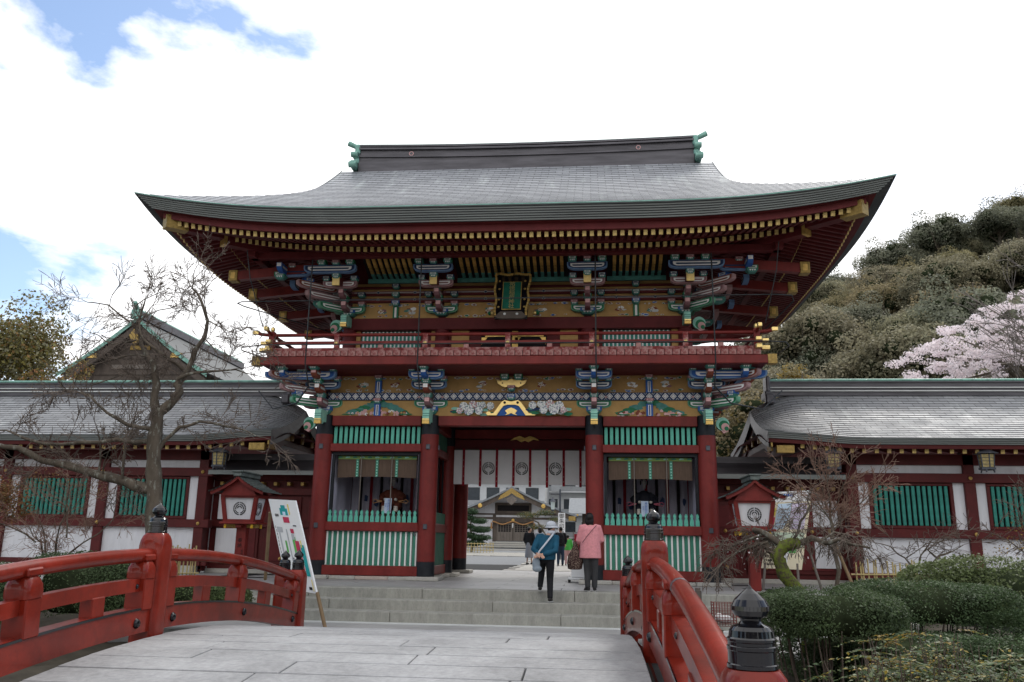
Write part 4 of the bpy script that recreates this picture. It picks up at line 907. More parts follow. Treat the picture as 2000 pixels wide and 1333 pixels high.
for s in (-1,1):
    m=MB()
    m.tube([(s*5.25,CY,13.40),(s*5.5,CY,13.44),(s*5.74,CY,13.56)],[.085,.08,.09],'copper_green',10)
    m.cbox((s*5.36,CY,13.22),(.17,.62,.34),'copper_green',.04); m.cbox((s*5.40,CY,12.98),(.2,.86,.22),'copper_green',.05); m.cbox((s*5.37,CY,12.80),(.16,.70,.2),'copper_green',.04); m.cbox((s*5.42,CY-.05,12.60),(.2,1.12,.22),'copper_green',.05)
    for e in (-1,1):
        m.tube([(s*5.30,CY+e*.40,12.98),(s*5.52,CY+e*.40,12.98)],.09,'copper_green',10); m.tube([(s*5.30,CY+e*.52,12.58),(s*5.54,CY+e*.52,12.58)],.10,'copper_green',10)
    part(m,'ridge_end_ornament',roof)
    m=MB(); m.prism(circ(.075,14),-.01,.012,'paint_pink'); m.prism(circ(.052,14),-.016,-.009,'copper_dark'); part(m,'ridge_crest',roof,loc=(s*3.6,CY-.24,13.03))
# ------------------------------------------------------------------ fire-spray pipes on the front
def pipe(pts,r=.018,name='spray_pipe'): return gp(MB().tube(pts,r,'pipe_metal',6),name)
for x in (-5.05,-2.2,2.2,5.05): pipe([(x,-1.78,8.0),(x,-1.78,5.25),(x+.02*(1 if x>0 else -1),-1.3,4.7)])
pipe([(-5.4,1.5,6.85),(-6.9,-1.5,6.84),(-6.98,-1.72,6.86),(-6.85,-1.78,6.88),(-3,-1.78,6.90),(0,-1.78,6.9),(6.5,-1.78,6.92),(6.93,-1.76,6.9),(7.0,-1.6,6.8),(6.4,0.6,6.3)],.016)
pipe([(-6.2,0.5,5.62),(-6.8,-1.6,5.64),(-6.75,-1.75,5.68),(-6.2,-1.78,5.74),(0,-1.78,5.75),(6.3,-1.78,5.76),(6.72,-1.75,5.74),(6.85,-1.5,5.7),(6.5,.6,5.6)],.016)
for s in (-1,1): pipe([(s*6.3,-1.6,6.25),(s*6.5,-2.2,7.4),(s*6.55,-2.4,8.05)],.012); pipe([(s*5.07,-1.4,4.72),(s*5.5,-.9,4.4),(s*6.4,-.2,4.35),(s*7.0,.2,4.9)],.02,'cable')
# ------------------------------------------------------------------ name plaque
T=R(20)
plq=thing('name_plaque','green name plaque with gold characters in a scalloped black and gold frame','plaque',(XC+0.03,DG-.78,7.22),(-T,0,0))
m=MB(); m.cbox((0,0,0),(.86,.06,1.40),'lacquer_black',.01)
plo=part(m,'backing_board',plq)
m=MB(); m.cbox((0,-.035,.02),(.50,.02,.90),'gold',0); m.cbox((0,-.048,.02),(.46,.02,.86),'plaque_green',0); part(m,'green_panel',plq)
fr=MB()
def scal(p0,p1,n,seed):
    q=random.Random(seed)
    for k in range(n):
        t=(k+.5)/n; x=p0[0]+(p1[0]-p0[0])*t; z=p0[1]+(p1[1]-p0[1])*t; w=.02*math.sin(t*math.pi*4)
        hor=abs(p1[0]-p0[0])>abs(p1[1]-p0[1])
        fr.cbox((x+(0 if hor else w),-.05,z+(w if hor else 0)),((abs(p1[0]-p0[0])/n*.92 if hor else .055),.05,(.055 if hor else abs(p1[1]-p0[1])/n*.9)),q.choice(('gold','gold','gold_dull')),.006)
scal((-.47,.72),(.47,.72),16,1); scal((-.46,.70),(-.40,-.62),26,2); scal((.46,.70),(.40,-.62),26,3)
part(fr,'scalloped_frame',plq)
m=MB(); m.prism([(-.42,-.66),(-.28,-.50),(.28,-.50),(.42,-.66),(.30,-.72),(-.30,-.72)],-.06,.0,'wood_dark')
for sg in (-1,1): m.prism(circ(.035,10,sg*.16,-.58),-.068,-.06,'grey_trim')
part(m,'carved_foot',plq)
for sg in (-1,1):
    for z in (.5,.24,-.10,-.34):
        part(MB().prism(circ(.03,8),-.012,0,'gold_dull'),'gold_stud',plq,loc=(sg*.335,-.032,z))
part(text_mesh('祐徳稲荷神社',.155,'gold_bright',True,spacing=.93),'gold_lettering',plq,loc=(-.0,-.062,.02))
for sg in (-1,1):
    bl_=MB().lathe([(0,-.06),(.05,-.045),(.065,0),(.05,.045),(0,.06)],'gold_bright',n=12).lathe([(.03,.045),(.06,.06),(.06,.10),(.02,.13)],'paint_green',n=10)
    gp(bl_,'gilded_beam_tip',loc=(.03+sg*.56,-.25,6.93),rot=(0,R(90)*sg,0))
# ------------------------------------------------------------------ crest used on curtains and lanterns (two rice sheaves in a ring)
def crest(m,cx,cz,r,y,mt='ink'):
    k=0
    def add(q,sg):
        nonlocal k; k+=1; m.decal(q if sg>0 else q[::-1],y-.0002*k,mt)
    for sg in (-1,1):
        for r0,r1,w in ((1.0,.90,.15),(.74,.66,.12)):      # bent stalks
            P=[]; Q=[]
            for t in np.linspace(-84 if r0>.9 else -78,-18,8):
                a=R(t); P.append((cx+sg*r*r0*math.cos(a),cz+r*r0*math.sin(a))); Q.append((cx+sg*r*(r0-w)*math.cos(a),cz+r*(r0-w*1.1)*math.sin(a)))
            add(P+Q[::-1],sg)
        for rr_,n,a0,a1,l,w in ((.90,7,-14,78,.165,.10),(.60,5,-2,74,.15,.095),(.32,3,20,72,.13,.085)):   # grains
            for i in range(n):
                a=R(a0+(a1-a0)*i/(n-1)); px=cx+sg*r*rr_*math.cos(a); pz=cz+r*rr_*math.sin(a); b_=a+R(60)
                ux,uz=math.cos(b_),math.sin(b_)
                if abs(px-cx)<r*.06: continue
                add([(px+sg*ux*l*r,pz+uz*l*r),(px-sg*uz*w*r,pz+ux*w*r),(px-sg*ux*l*r,pz-uz*l*r),(px+sg*uz*w*r,pz-ux*w*r)],sg)
    return m
def cloth(x0,x1,z0,z1,amp,n,seed,mt,y=0,nz=6):
    q=random.Random(seed); ph=q.uniform(0,6); m=MB(); P=[]
    for j in range(nz):
        t=j/(nz-1); P.append([(x0+(x1-x0)*i/n, y+amp*(.35+.65*t)*math.sin(ph+i*1.15+.3*t), z1+(z0-z1)*t) for i in range(n+1)])
    return m.grid(P,mt,True,flip=True)
# ------------------------------------------------------------------ curtain across the passage
nor=thing('gate_curtain','long white curtain with red ribbons and black rice-sheaf crests across the gateway','curtain',(XC,DG+2.62,0))
edges=[-1.92,-1.63,-1.14,-.66,-.17,.31,.80,1.28,1.76,1.92]
for i,(a,c) in enumerate(zip(edges[:-1],edges[1:])):
    o=part(cloth(a+.004,c-.004,2.59,3.575,.012,8,i,'cloth_white'),'curtain_panel',nor)
    if i in (2,4,6):
        m=MB(); crest(m,(a+c)/2,3.05,.185,-.022); part(m,'black_crest',o)
for i,x in enumerate(edges[1:-1]):
    o=part(cloth(x-.036,x+.036,2.55-.02*(i%3),3.62,.006,3,20+i,'cloth_red',y=-.03),'red_ribbon',nor)
    m=MB()
    for z in (2.68,2.82,3.1,3.28): m.decal(circ(.012,6,x,z),-.045,'paint_pink')
    part(m,'ribbon_mark',o)
part(MB().tube([(-1.9,.02,3.60),(1.9,.02,3.60)],.018,'wood_dark',6),'curtain_rod',nor)
# ------------------------------------------------------------------ statue bays
def remesh(mb,vox,smooth=4,name='body'):
    me=mb.mesh(name); ob=bpy.data.objects.new('tmp',me); COL.objects.link(ob)
    r=ob.modifiers.new('r','REMESH'); r.mode='VOXEL'; r.voxel_size=vox; r.use_smooth_shade=True
    if smooth: s=ob.modifiers.new('s','SMOOTH'); s.factor=.5; s.iterations=smooth
    dg=bpy.context.evaluated_depsgraph_get(); out=bpy.data.meshes.new_from_object(ob.evaluated_get(dg))
    mats=list(me.materials); bpy.data.objects.remove(ob); bpy.data.meshes.remove(me)
    out.materials.clear()
    for q in mats[:1]: out.materials.append(q)
    for p in out.polygons: p.material_index=0; p.use_smooth=True
    out.name=name; return out
def ell(m,c,r,mt,n=14): 
    pr=[(math.sin(math.pi*k/8),-math.cos(math.pi*k/8)) for k in range(9)]
    return m.lathe([(max(a,1e-5)*1.0,b_*r[2]) for a,b_ in pr],mt,c,n,sx=r[0],sy=r[1])
for s,robe,cord,lab in ((-1,'robe_brown','cord_tan','seated guardian statue in a brown robe inside the bay left of the passage'),(1,'robe_black','cord_pink','seated guardian statue in a black robe inside the bay right of the passage')):
    cx=XC+s*3.575
    sx_=cx+(.22 if s<0 else -.10)
    stt=thing('guardian_statue',lab,'statue',(sx_,DG+1.25,1.08),group='guardian statues in the gate bays'); stt.scale=(.66,.72,.70); stt.location.z=1.52
    part(MB().cbox((0,0,-.2),(1.1,.9,.8),'wood_dark',.02),'pedestal',stt)
    m=MB(); ell(m,(0,0,.86),(.33,.25,.38),robe); ell(m,(0,-.05,.62),(.40,.34,.24),robe)
    for e in (-1,1):
        m.tube([(e*.20,0,1.10),(e*.44,-.1,.88),(e*.36,-.32,.74)],[.10,.15,.15],robe,10); ell(m,(e*.26,-.25,.52),(.17,.30,.17),robe); m.tube([(e*.25,-.42,.52),(e*.25,-.46,.24)],[.12,.13],robe,10)
    link(remesh(m,.03,3,'robe'),'robe',stt)
    m=MB(); ell(m,(0,-.06,1.52),(.105,.12,.15),'face_paint'); m.tube([(0,-.02,1.3),(0,-.04,1.45)],[.07,.06],'face_paint',10); ell(m,(0,-.175,1.51),(.018,.03,.03),'face_paint'); link(remesh(m,.012,2,'head'),'head',stt)
    m=MB()
    for e in (-1,1): m.decal([(e*.045-.022,1.545),(e*.045+.022,1.545),(e*.045+.018,1.56),(e*.045-.018,1.56)],-.182,'ink')
    m.decal([(-.025,1.455),(.025,1.455),(.02,1.468),(-.02,1.468)],-.182,'cloth_red'); part(m,'painted_face',stt)
    m=MB(); ell(m,(0,-.03,1.66),(.13,.14,.075),'ink'); m.cbox((0,.05,1.76),(.07,.09,.2),'ink',.02)
    for e in (-1,1): ell(m,(e*.14,-.01,1.52),(.03,.07,.10),'ink')
    part(m,'cap',stt)
    for e in (-1,1):
        hm=MB(); hm.tube([(e*.25,-.5,.50),(e*.25,-.53,.30)],[.085,.10],'ivory',10); ell(hm,(e*.22,-.46,.76),(.07,.07,.06),'ivory'); part(hm,'leg_wrap',stt)
        P=[(e*.34,-.45,.70),(e*.52,-.48,.72),(e*.66,-.48,.76),(e*.76,-.48,.70),(e*.68,-.48,.62),(e*.52,-.48,.66),(e*.36,-.45,.68)]
        part(MB().tube(P,.014,cord,6),'knotted_cord',stt)
    o=thing('notice_card','small pale blue written card in front of the %s statue'%('brown-robed' if s<0 else 'black-robed'),'card',(sx_-.02,DG+.72,1.08+.64),group='statue cards')
    part(MB().cbox((0,0,.16),(.19,.012,.40),'paper_blue'),'card_board',o,rot=(R(-8),0,0)); part(text_mesh('豊磐間戸' if s<0 else '櫛磐間戸',.075,'print_blue',True),'card_lettering',o,loc=(.03,-.04,.17),rot=(R(-8),0,0))
    part(text_mesh('随神',.05,'print_blue',True),'card_lettering',o,loc=(-.045,-.04,.17),rot=(R(-8),0,0)); part(MB().tube([(0,.01,-.62),(0,0,0)],.012,'wood_dark',6),'card_stand',o)
    # hangings behind the statue
    hg=thing('bay_hanging','lavender white hanging with dark red ribbons behind the %s statue'%('brown-robed' if s<0 else 'black-robed'),'hanging',(cx,DG+2.0,0),group='hangings inside the statue bays')
    q=random.Random(5+s); nb=8
    for i in range(nb):
        a=-1.17+2.34*i/nb; c=-1.17+2.34*(i+1)/nb
        o=part(cloth(a+.01,c-.02,1.10,3.18,.035,7,40+i+10*s,'cloth_lav'),'hanging_panel',hg)
        if i%3!=0: m=MB(); m.decal(blob((a+c)/2,2.0+.12*(i%2),.09,8,i,.3,.7,1.2),-.045,'paint_navy'); part(m,'printed_mark',o)
        part(cloth(c-.045,c+.035,1.10,3.18,.012,3,60+i,'cloth_red' if i%2 else 'dark',y=-.045),'red_ribbon',hg)
    for e in (-1,1): part(cloth(-1.0,1.0,1.10,3.18,.05,12,80,'cloth_lav'),'hanging_panel',hg,loc=(e*1.16,-1.05,0),rot=(0,0,R(90)))
    # rolled blind at the top of the opening
    bd=thing('reed_blind','brown reed blind with green trim hanging before the %s statue'%('brown-robed' if s<0 else 'black-robed'),'blind',(cx,DG+.17,0),group='reed blinds in the gate bays')
    P=[[(-1.06+2.12*i/24, .0, z-(.035*math.sin(i/24*math.pi)*-1 if z<3 else 0)) for i in range(25)] for z in (3.13,2.86,2.57)]
    part(MB().grid(P,'blind',True,flip=True),'blind_screen',bd)
    m=MB(); m.box(-1.06,1.06,-.015,-.004,3.06,3.145,'blind_green')
    for i in range(11):
        m.decal(circ(.065,9,-1.0+.2*i,3.10,1,.6)[:6],-.018,'jade_pale' if i%2 else 'board_green')
    part(m,'green_valance',bd)
    for x in (-.53,.0,.53):
        m=MB(); m.box(x-.038,x+.038,-.015,-.006,2.60,3.06,'board_green')
        for i in range(6): z=3.0-.074*i; m.decal([(x-.025,z),(x,z-.025),(x+.025,z),(x,z+.025)] if i%2==0 else [(x-.028,z-.018),(x+.028,z-.018),(x+.01,z),(x+.028,z+.018),(x-.028,z+.018),(x-.01,z)],-.02,'jade_pale')
        part(m,'green_strip',bd)
# white wheeled stand beside the right pillar
wc=thing('wheeled_stand','low white wheeled stand beside the pink-coated woman','stand',(-.30,22.6,0))
part(MB().cbox((0,0,.32),(.42,.5,.40),'plastic_white',.02),'stand_body',wc); part(MB().cbox((0,0,.09),(.62,.66,.05),'plastic_white',.015),'stand_base',wc)
for ex in (-1,1):
    for ey in (-1,1): part(MB().tube([(ex*.27-.03,ey*.28,.05),(ex*.27+.03,ey*.28,.05)],.05,'rubber',12),'caster',wc)
# ------------------------------------------------------------------ arched bridge
def dz(y): return -0.024-0.0225*(y-9.15)**2
def rz(y,top): return top-0.0172*(y-9.15)**2
def lerp_x(y,a,b_,c): return a+(b_-a)*(y-3.75)/5.4 if y<9.15 else b_+(c-b_)*(y-9.15)/5.25
XRb=lambda y: lerp_x(y,.66,.655,.60); XLb=lambda y: lerp_x(y,-4.70,-4.79,-4.97)
bri=thing('arched_bridge','red lacquered arched bridge with stone plank deck and black onion finials','bridge',(-2.06,9.15,0))
def bpart(mb,name,parent=None,loc=(0,0,0),**k):
    p=parent or bri
    if parent is None: loc=(loc[0]+2.06,loc[1]-9.15,loc[2])
    return part(mb,name,p,loc=loc,**k)
q=random.Random(12); pitch_=.47; ny=27
for j in range(ny):
    y0=2.6+j*pitch_; yc=y0+pitch_/2; x0=XLb(yc)+.16; x1=XRb(yc)-.16
    cuts=[x0]; x=x0+q.uniform(.6,2.3)
    while x<x1-.7: cuts.append(x); x+=q.uniform(1.75,2.35)
    cuts.append(x1); sl=math.atan(-0.045*(yc-9.15))
    for a,c in zip(cuts[:-1],cuts[1:]):
        bpart(MB().cbox((0,0,0),(c-a-.018,pitch_*1.0-.016,.12),'deck_stone',.006),'deck_plank',loc=((a+c)/2,yc,dz(yc)-.06+q.uniform(-.003,.003)),rot=(sl,0,0))
m=MB(); P=[[(x,y,dz(y)-.13) for x in (XLb(y)-.05,XRb(y)+.05)] for y in np.linspace(2.6,15.2,16)]; m.grid(P,'joint',True)
P=[[(x,y,dz(y)-.5) for x in (XLb(y)+.1,XRb(y)-.1)] for y in np.linspace(3.4,14.8,16)]; m.grid(P,'bridge_red',True); bpart(m,'deck_bed')
for s,fx in ((-1,XLb),(1,XRb)):
    A=[];B=[]
    for y in np.linspace(3.2,14.9,20): A.append((fx(y)-s*.1,y,dz(y)-.06)); B.append((fx(y)-s*.1,y,dz(y)-.52))
    bpart(MB().grid([A,B],'bridge_red',True,flip=(s>0)),'fascia_girder')
def sup(w,z,e=5,n=24):
    out=[]
    for k in range(n):
        t=2*math.pi*k/n; c,s_=math.cos(t),math.sin(t); r=w/2/((abs(c)**e+abs(s_)**e)**(1/e)); out.append((r*c,r*s_,z))
    return out
def rings(m,prof,mt,e=5,n=24):
    P=[sup(w,z,ee,n) for w,z,ee in prof]; vs=[p for r_ in P for p in r_]; fs=[]
    for i in range(len(P)-1):
        for k in range(n): fs.append((i*n+k,i*n+(k+1)%n,(i+1)*n+(k+1)%n,(i+1)*n+k))
    m.add(vs,fs,mt,True); m.add(P[-1],[tuple(range(n))],mt); m.add(P[0],[tuple(range(n))[::-1]],mt); return m
def post_mesh(h,w=.275):
    m=MB(); return rings(m,[(w,-.35,9),(w,h-.22,9),(w*1.0,h-.13,8),(w*.97,h-.075,6),(w*.90,h-.03,4),(w*.76,h,3)],'bridge_red').mesh('main_post')
def giboshi():
    p=[(.098,0),(.104,.004),(.104,.018),(.099,.022),(.099,.07),(.1025,.074),(.1025,.088),(.098,.092),(.098,.104),(.101,.108),(.101,.118),(.094,.124),(.090,.15),(.078,.165),(.05,.176),(.043,.186),(.046,.196),(.068,.208),(.079,.228),(.078,.246),(.064,.272),(.038,.296),(.014,.314),(.004,.328),(0,.332)]
    return MB().lathe(p,'lacquer_black',n=24).mesh('onion_finial')
GB=giboshi(); tips=MB().lathe([(.010,.318),(.0065,.328),(.002,.334),(0,.3345)],'gold_dull',n=8).mesh('finial_tip')
def main_post(x,y,ztop):
    zb=dz(min(y,14.6)); h=ztop-.325-zb
    o=bpart_link(post_mesh(h),'main_post',(x,y,zb)); 
    f=link(GB,'onion_finial',o,(0,0,h)); 
    return o
def bpart_link(me,name,loc,rot=(0,0,0),parent=None):
    return link(me,name,bri,(loc[0]+2.06,loc[1]-9.15,loc[2]),rot)
cap=MB(); rings(cap,[(.225,0,8),(.23,.05,8),(.225,.11,6),(.19,.16,4),(.15,.185,4)],'bridge_red'); cap.cbox((0,0,.215),(.20,.20,.065),'bridge_red',.012); cap.cbox((0,0,-.16),(.21,.21,.33),'bridge_red',.012); capm=cap.mesh('cap_post')
stm=MB().cbox((0,0,0),(.13,.22,.20),'bridge_red',.01).mesh('strut')
bolt=MB().lathe([(.052,0),(.050,.012),(.036,.03),(.014,.038),(0,.039)],'lacquer_black',n=14).mesh('bolt_head'); bolt2=MB().lathe([(.026,0),(.024,.01),(.01,.018),(0,.019)],'lacquer_black',n=10).mesh('bolt_head')
def curved_bar(fx,y0,y1,zf,w,h,mt,n=14,strip=False):
    m=MB(); ys=np.linspace(y0,y1,n)
    rows=[[(fx(y)+ex*w/2,y,zf(y)+ez*h/2) for y in ys] for ex,ez in ((-1,-1),(1,-1),(1,1),(-1,1),(-1,-1))]
    m.grid(rows,mt,False,flip=True)
    for e in (0,-1): m.add([rows[k][e] for k in range(4)],[(0,1,2,3) if e else (3,2,1,0)],mt)
    return m
for s,fx in ((-1,XLb),(1,XRb)):
    tops=((3.75,.84),(9.15,1.36),(14.4,.805))
    for y,zt in tops: main_post(fx(y),y,zt)
    for y0,y1 in ((-1.6,3.75),(3.75,9.15),(9.15,14.4)):
        a,c=y0+.10,y1-.10
        if y0<0: continue
        bpart(MB().tube([(fx(y),y,rz(y,.80)) for y in np.linspace(a,c,16)],.072,'bridge_red',14),'handrail')
        bpart(curved_bar(fx,a,c,lambda y:rz(y,.50),.10,.13,'bridge_red'),'middle_rail')
        lb=bpart(curved_bar(fx,a,c,lambda y:rz(y,.145)-.035*abs(y-9.15)/5.3,.17,.25,'bridge_red'),'lower_board')
        m=curved_bar(lambda y:fx(y)-s*.088,a,c,lambda y:rz(y,.145)-.035*abs(y-9.15)/5.3+.118,.012,.022,'lacquer_black'); part(m,'black_edge_strip',lb)
        near=y0<9
        for y in ((4.02,6.95,8.9) if near else (9.42,11.65,14.12)):
            bpart_link(capm,'cap_post',(fx(y),y,rz(y,.565)),(math.atan(-.0344*(y-9.15)),0,0))
        for y in ((5.55,8.02) if near else (10.5,12.8)):
            bpart_link(stm,'strut',(fx(y),y,rz(y,.345)),(math.atan(-.0344*(y-9.15)),0,0))
        for t in (.06,.5,.94):
            y=a+(c-a)*t; bpart_link(bolt,'bolt_head',(fx(y)-s*.085,y,rz(y,.12)),(0,R(-90)*s,0)); bpart_link(bolt2,'bolt_head',(fx(y)-s*.05,y,rz(y,.49)),(0,R(-90)*s,0))
# wing posts and rails at the far end
for s,x,y in ((-1,-5.42,15.0),(1,1.05,15.0)):
    main_post(x,y,.78)
    x0=XLb(14.4) if s<0 else XRb(14.4)
    bpart(MB().tube([(x0,14.45,.32),(x,y,.30)],.06,'bridge_red',12),'handrail'); bpart(MB().beam((x0,14.45,.02),(x,y,.02),.09,.12,'bridge_red'),'middle_rail'); bpart(MB().beam((x0,14.45,-.4),(x,y,-.4),.14,.22,'bridge_red'),'lower_board')
# worn metal band on the near handrail
y=6.6; bpart(MB().tube([(XRb(yy),yy,rz(yy,.80)) for yy in (6.55,6.62)],.0735,'steel_fitting',14),'rail_band')
# ------------------------------------------------------------------ cloister wings either side of the gate
def roof_strip(fn,us,n,mt,lip,uvx):
    m=MB()
    for k in range(n):
        d0,d1=k/n,min(1,(k+1)/n+.012)
        A=[fn(u,d0) for u in us]; B=[fn(u,d1) for u in us]
        A1=[(p[0],p[1],p[2]+lip) for p in A]
        m.grid([A,A1],'roof_lip',True); m.grid([A1,B],mt,True,uvs=[[(uvx(u),d0*3.6) for u in us],[(uvx(u),d1*3.6) for u in us]])
    return m
def cloister(s,label,x_end):
    root=thing('cloister_wing',label,'building',(XC,DG,0)); X=lambda g: s*g
    g0=6.75; flip=s<0
    def cp(mb,name,parent=None,**k): return part(mb,name,parent or root,**k)
    def bx(a,c,y0,y1,z0,z1,mt,bv=.01): 
        return MB().cbox((X((a+c)/2),(y0+y1)/2,(z0+z1)/2),(c-a,y1-y0,z1-z0),mt,bv)
    # walls
    WY=1.7; posts=[9.0+3.0*k for k in range(int((x_end-9)/3)+1)]
    cp(bx(9.0,x_end,WY-.18,WY+.3,0,.2,'granite'),'base_stone')
    for g in posts: cp(bx(g-.14,g+.14,WY-.12,WY+.16,.2,3.5,'cloister_red_shaded'),'wall_post')
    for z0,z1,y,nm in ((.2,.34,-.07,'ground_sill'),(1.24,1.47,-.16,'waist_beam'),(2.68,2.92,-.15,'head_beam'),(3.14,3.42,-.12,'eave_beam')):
        cp(bx(8.7,x_end,WY+y,WY+.12,z0,z1,'cloister_red_shaded'),nm)
    bossm=MB().lathe([(.05,0),(.045,.02),(.02,.04),(.012,.055),(0,.06)],'gold',n=12).mesh('gold_boss')
    for g in posts:
        for z in (1.355,2.80): link(bossm,'gold_boss',root,(X(g),WY-.17,z),(R(90),0,0))
    wsl=MB().cbox((0,0,0),(.085,.05,1.04),'window_green',.008).mesh('window_slat')
    for g in posts[:-1]:
        a,c=g+.14,g+2.86
        cp(bx(a,c,WY-.02,WY+.06,.34,1.24,'plaster',0),'white_panel'); cp(bx(a,c,WY-.02,WY+.06,2.92,3.14,'plaster',0),'white_panel')
        cp(bx(a,a+.28,WY-.02,WY+.06,1.47,2.68,'plaster',0),'white_panel'); cp(bx(c-.28,c,WY-.02,WY+.06,1.47,2.68,'plaster',0),'white_panel')
        w=cp(bx(a+.28,c-.28,WY+.08,WY+.12,1.47,2.68,'dark',0),'window')
        for (p,q_,z0,z1) in ((a+.28,c-.28,1.475,1.56),(a+.28,c-.28,2.60,2.675),(a+.28,a+.37,1.56,2.60),(c-.37,c-.28,1.56,2.60)): part(bx(p,q_,WY-.06,WY+.07,z0,z1,'cloister_red_shaded'),'window_frame',w)
        n=14
        for k in range(n): link(wsl,'window_slat',w,(X(a+.38+(c-a-.76)*(k+.5)/n),WY+.0,2.08),(0,0,0))
    # end bay wall facing the gate and lower link wall
    cp(MB().cbox((X(9.0),WY+1.7,1.75),(.14,3.2,3.3),'plaster',0),'end_wall'); cp(MB().cbox((X(9.0),WY+.25,1.75),(.2,.3,3.4),'cloister_red_shaded',.01),'wall_post')
    LY=2.2
    cp(bx(5.1,8.92,LY-.15,LY+.2,0,.12,'granite'),'base_stone'); 
    lw=cp(bx(5.1,8.92,LY,LY+.1,.12,3.1,'cloister_red_shaded',0),'link_wall')
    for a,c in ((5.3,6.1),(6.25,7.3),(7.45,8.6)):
        cp(bx(a,c,LY-.05,LY,.25,2.15,'cloister_red_shaded'),'red_panel'); cp(bx(a+.08,c-.08,LY-.07,LY-.05,.35,2.05,'eave_red',.008),'red_panel')
    for z0,z1 in ((1.28,1.46),(2.2,2.4),(2.62,2.80)): cp(bx(5.1,8.92,LY-.1,LY,z0,z1,'cloister_red_shaded'),'link_beam')
    for g in (5.7,6.75,8.0):
        for z in (.42,1.37): link(bossm,'gold_boss',root,(X(g),LY-.1,z),(R(90),0,0))
    cp(bx(8.05,8.7,LY-.09,LY-.02,1.5,2.2,'plaster',0),'white_panel'); cp(bx(8.05,8.7,LY-.09,LY-.02,.42,1.24,'plaster',0),'white_panel')
    for k in range(9): 
        g=5.4+k*.4; cp(bx(g-.05,g+.05,LY-.24,LY,2.46,2.56,'gold_dull'),'bracket_block')
    us=list(np.linspace(0,1,9))
    fn=lambda u,d: (X(5.0+u*3.8),LY-.75+d*1.0,2.85+.30*d+.14*d*d)
    m=MB(); m.grid([[fn(u,d) for u in us] for d in np.linspace(0,1,6)],'copper_dark',True,flip=flip); m.grid([[(p[0],p[1],p[2]-.12) for p in [fn(u,0) for u in us]],[fn(u,0) for u in us]],'eave_copper',False,flip=flip)
    fn2=lambda u,d: (X(5.0+u*3.8),LY+1.25-d*1.0,2.85+.30*d+.14*d*d)
    m.grid([[fn2(u,d) for u in us] for d in np.linspace(0,1,4)],'copper_dark',True,flip=not flip)
    m.box(min(X(5.0),X(8.8)),max(X(5.0),X(8.8)),LY+.1,LY+.4,3.22,3.40,'copper_dark'); cp(m,'link_roof')
    # main roof
    EY,RY=.4,3.4; ZE,ZR=3.71,5.36; Lr=x_end+1-g0
    def bend(t): # end roll and corner lift
        e=max(0,1-t/1.5); c=max(0,1-t/2.4); return -.52*e**2.0, .34*c**2
    def surf(sg):
        def f(u,d):
            t=Lr*u**1.8; ro,li=bend(t); dd=d
            y=EY+(RY-EY)*dd; z=ZE+(ZR-ZE)*(.78*dd+.22*dd*dd)+li*(1-dd)**1.5+ro*(.35+.65*dd)
            x=g0+t - .12*(1-dd)*max(0,1-t/1.5)
            return (X(x), y if sg>0 else 2*RY-y, z)
        return f
    us=list(np.linspace(0,1,42)); uvx=lambda u: Lr*u**1.8
    rf=cp(roof_strip(surf(1),us if s>0 else us[::-1],20,'roof_cloister',.02,uvx),'roof'); 
    tag(cp(roof_strip(surf(-1),us if s<0 else us[::-1],6,'roof_cloister',.02,uvx),'rear_roof_slope',rf),kind='stuff')
    m=MB()
    for k in range(4):
        A=[surf(1)(u,0) for u in us]; o0=.045*k; z0=.02-.042*k
        a=[(p[0],p[1]+o0,p[2]+z0) for p in A]; c=[(p[0],p[1]+o0+.005,p[2]+z0-.036) for p in A]; e=[(p[0],p[1]+o0+.05,p[2]+z0-.04) for p in A]
        m.grid([c,a],'eave_copper',False,flip=flip); m.grid([e,c],'roof_lip',False,flip=flip)
    part(m,'eave_edge',rf)
    m=MB(); A=[surf(1)(u,0) for u in us]
    a=[(p[0],p[1]+.18,p[2]-.15) for p in A]; c=[(p[0],p[1]+.19,p[2]-.25) for p in A]; e=[(p[0],p[1]+1.4,p[2]+.10) for p in A]
    m.grid([c,a],'cloister_red_shaded',False,flip=flip); m.grid([e,c],'eave_red',False,flip=flip)
    A=[surf(-1)(u,0) for u in us]; e2=[(p[0],p[1]-1.4,p[2]+.1) for p in A]; a2=[(p[0],p[1],p[2]-.2) for p in A]
    m.grid([a2,e2],'eave_red',False,flip=flip); m.grid([e,e2],'eave_red',False,flip=flip); part(m,'soffit',rf)
    rm_=MB(); rm_.box(-.045,.045,.02,1.2,-.05,.05,'eave_red'); rm_.box(-.048,.048,0,.022,-.053,.053,'rafter_gold'); rm_=rm_.mesh('rafter')
    g=g0+.8
    while g<x_end: 
        ro,li=bend(g-g0); link(rm_,'rafter',rf,(X(g),EY+.30,ZE-.30+li+ro*.3),(.2,0,0)); g+=.31
    # gable end: barge boards, gold plates, pendant
    for sg in (1,-1):
        m=MB(); A=[];B=[]
        for d in np.linspace(0,1,12):
            p=surf(sg)(0,d); A.append((p[0],p[1],p[2]+.02)); B.append((p[0],p[1],p[2]-.34-.06*(1-d)))
        m.grid([A,B],'copper_dark',True); A2=[(p[0]+s*.10,p[1],p[2]) for p in B]; B2=[(p[0],p[1],p[2]-.22) for p in A2]
        m.grid([A2,B],'band_black',True); m.grid([A2,B2],'cloister_red_shaded',True); part(m,'barge_board',rf)
        p=surf(sg)(0,.08); part(MB().cbox((p[0]+s*.09,p[1]+sg*.1,p[2]-.42),(.05,.5,.22),'gold_dull',.01),'gold_plate',rf); p=surf(sg)(0,.55); part(MB().cbox((p[0]+s*.09,p[1],p[2]-.42),(.04,.4,.16),'gold_dull',.01),'gold_plate',rf)
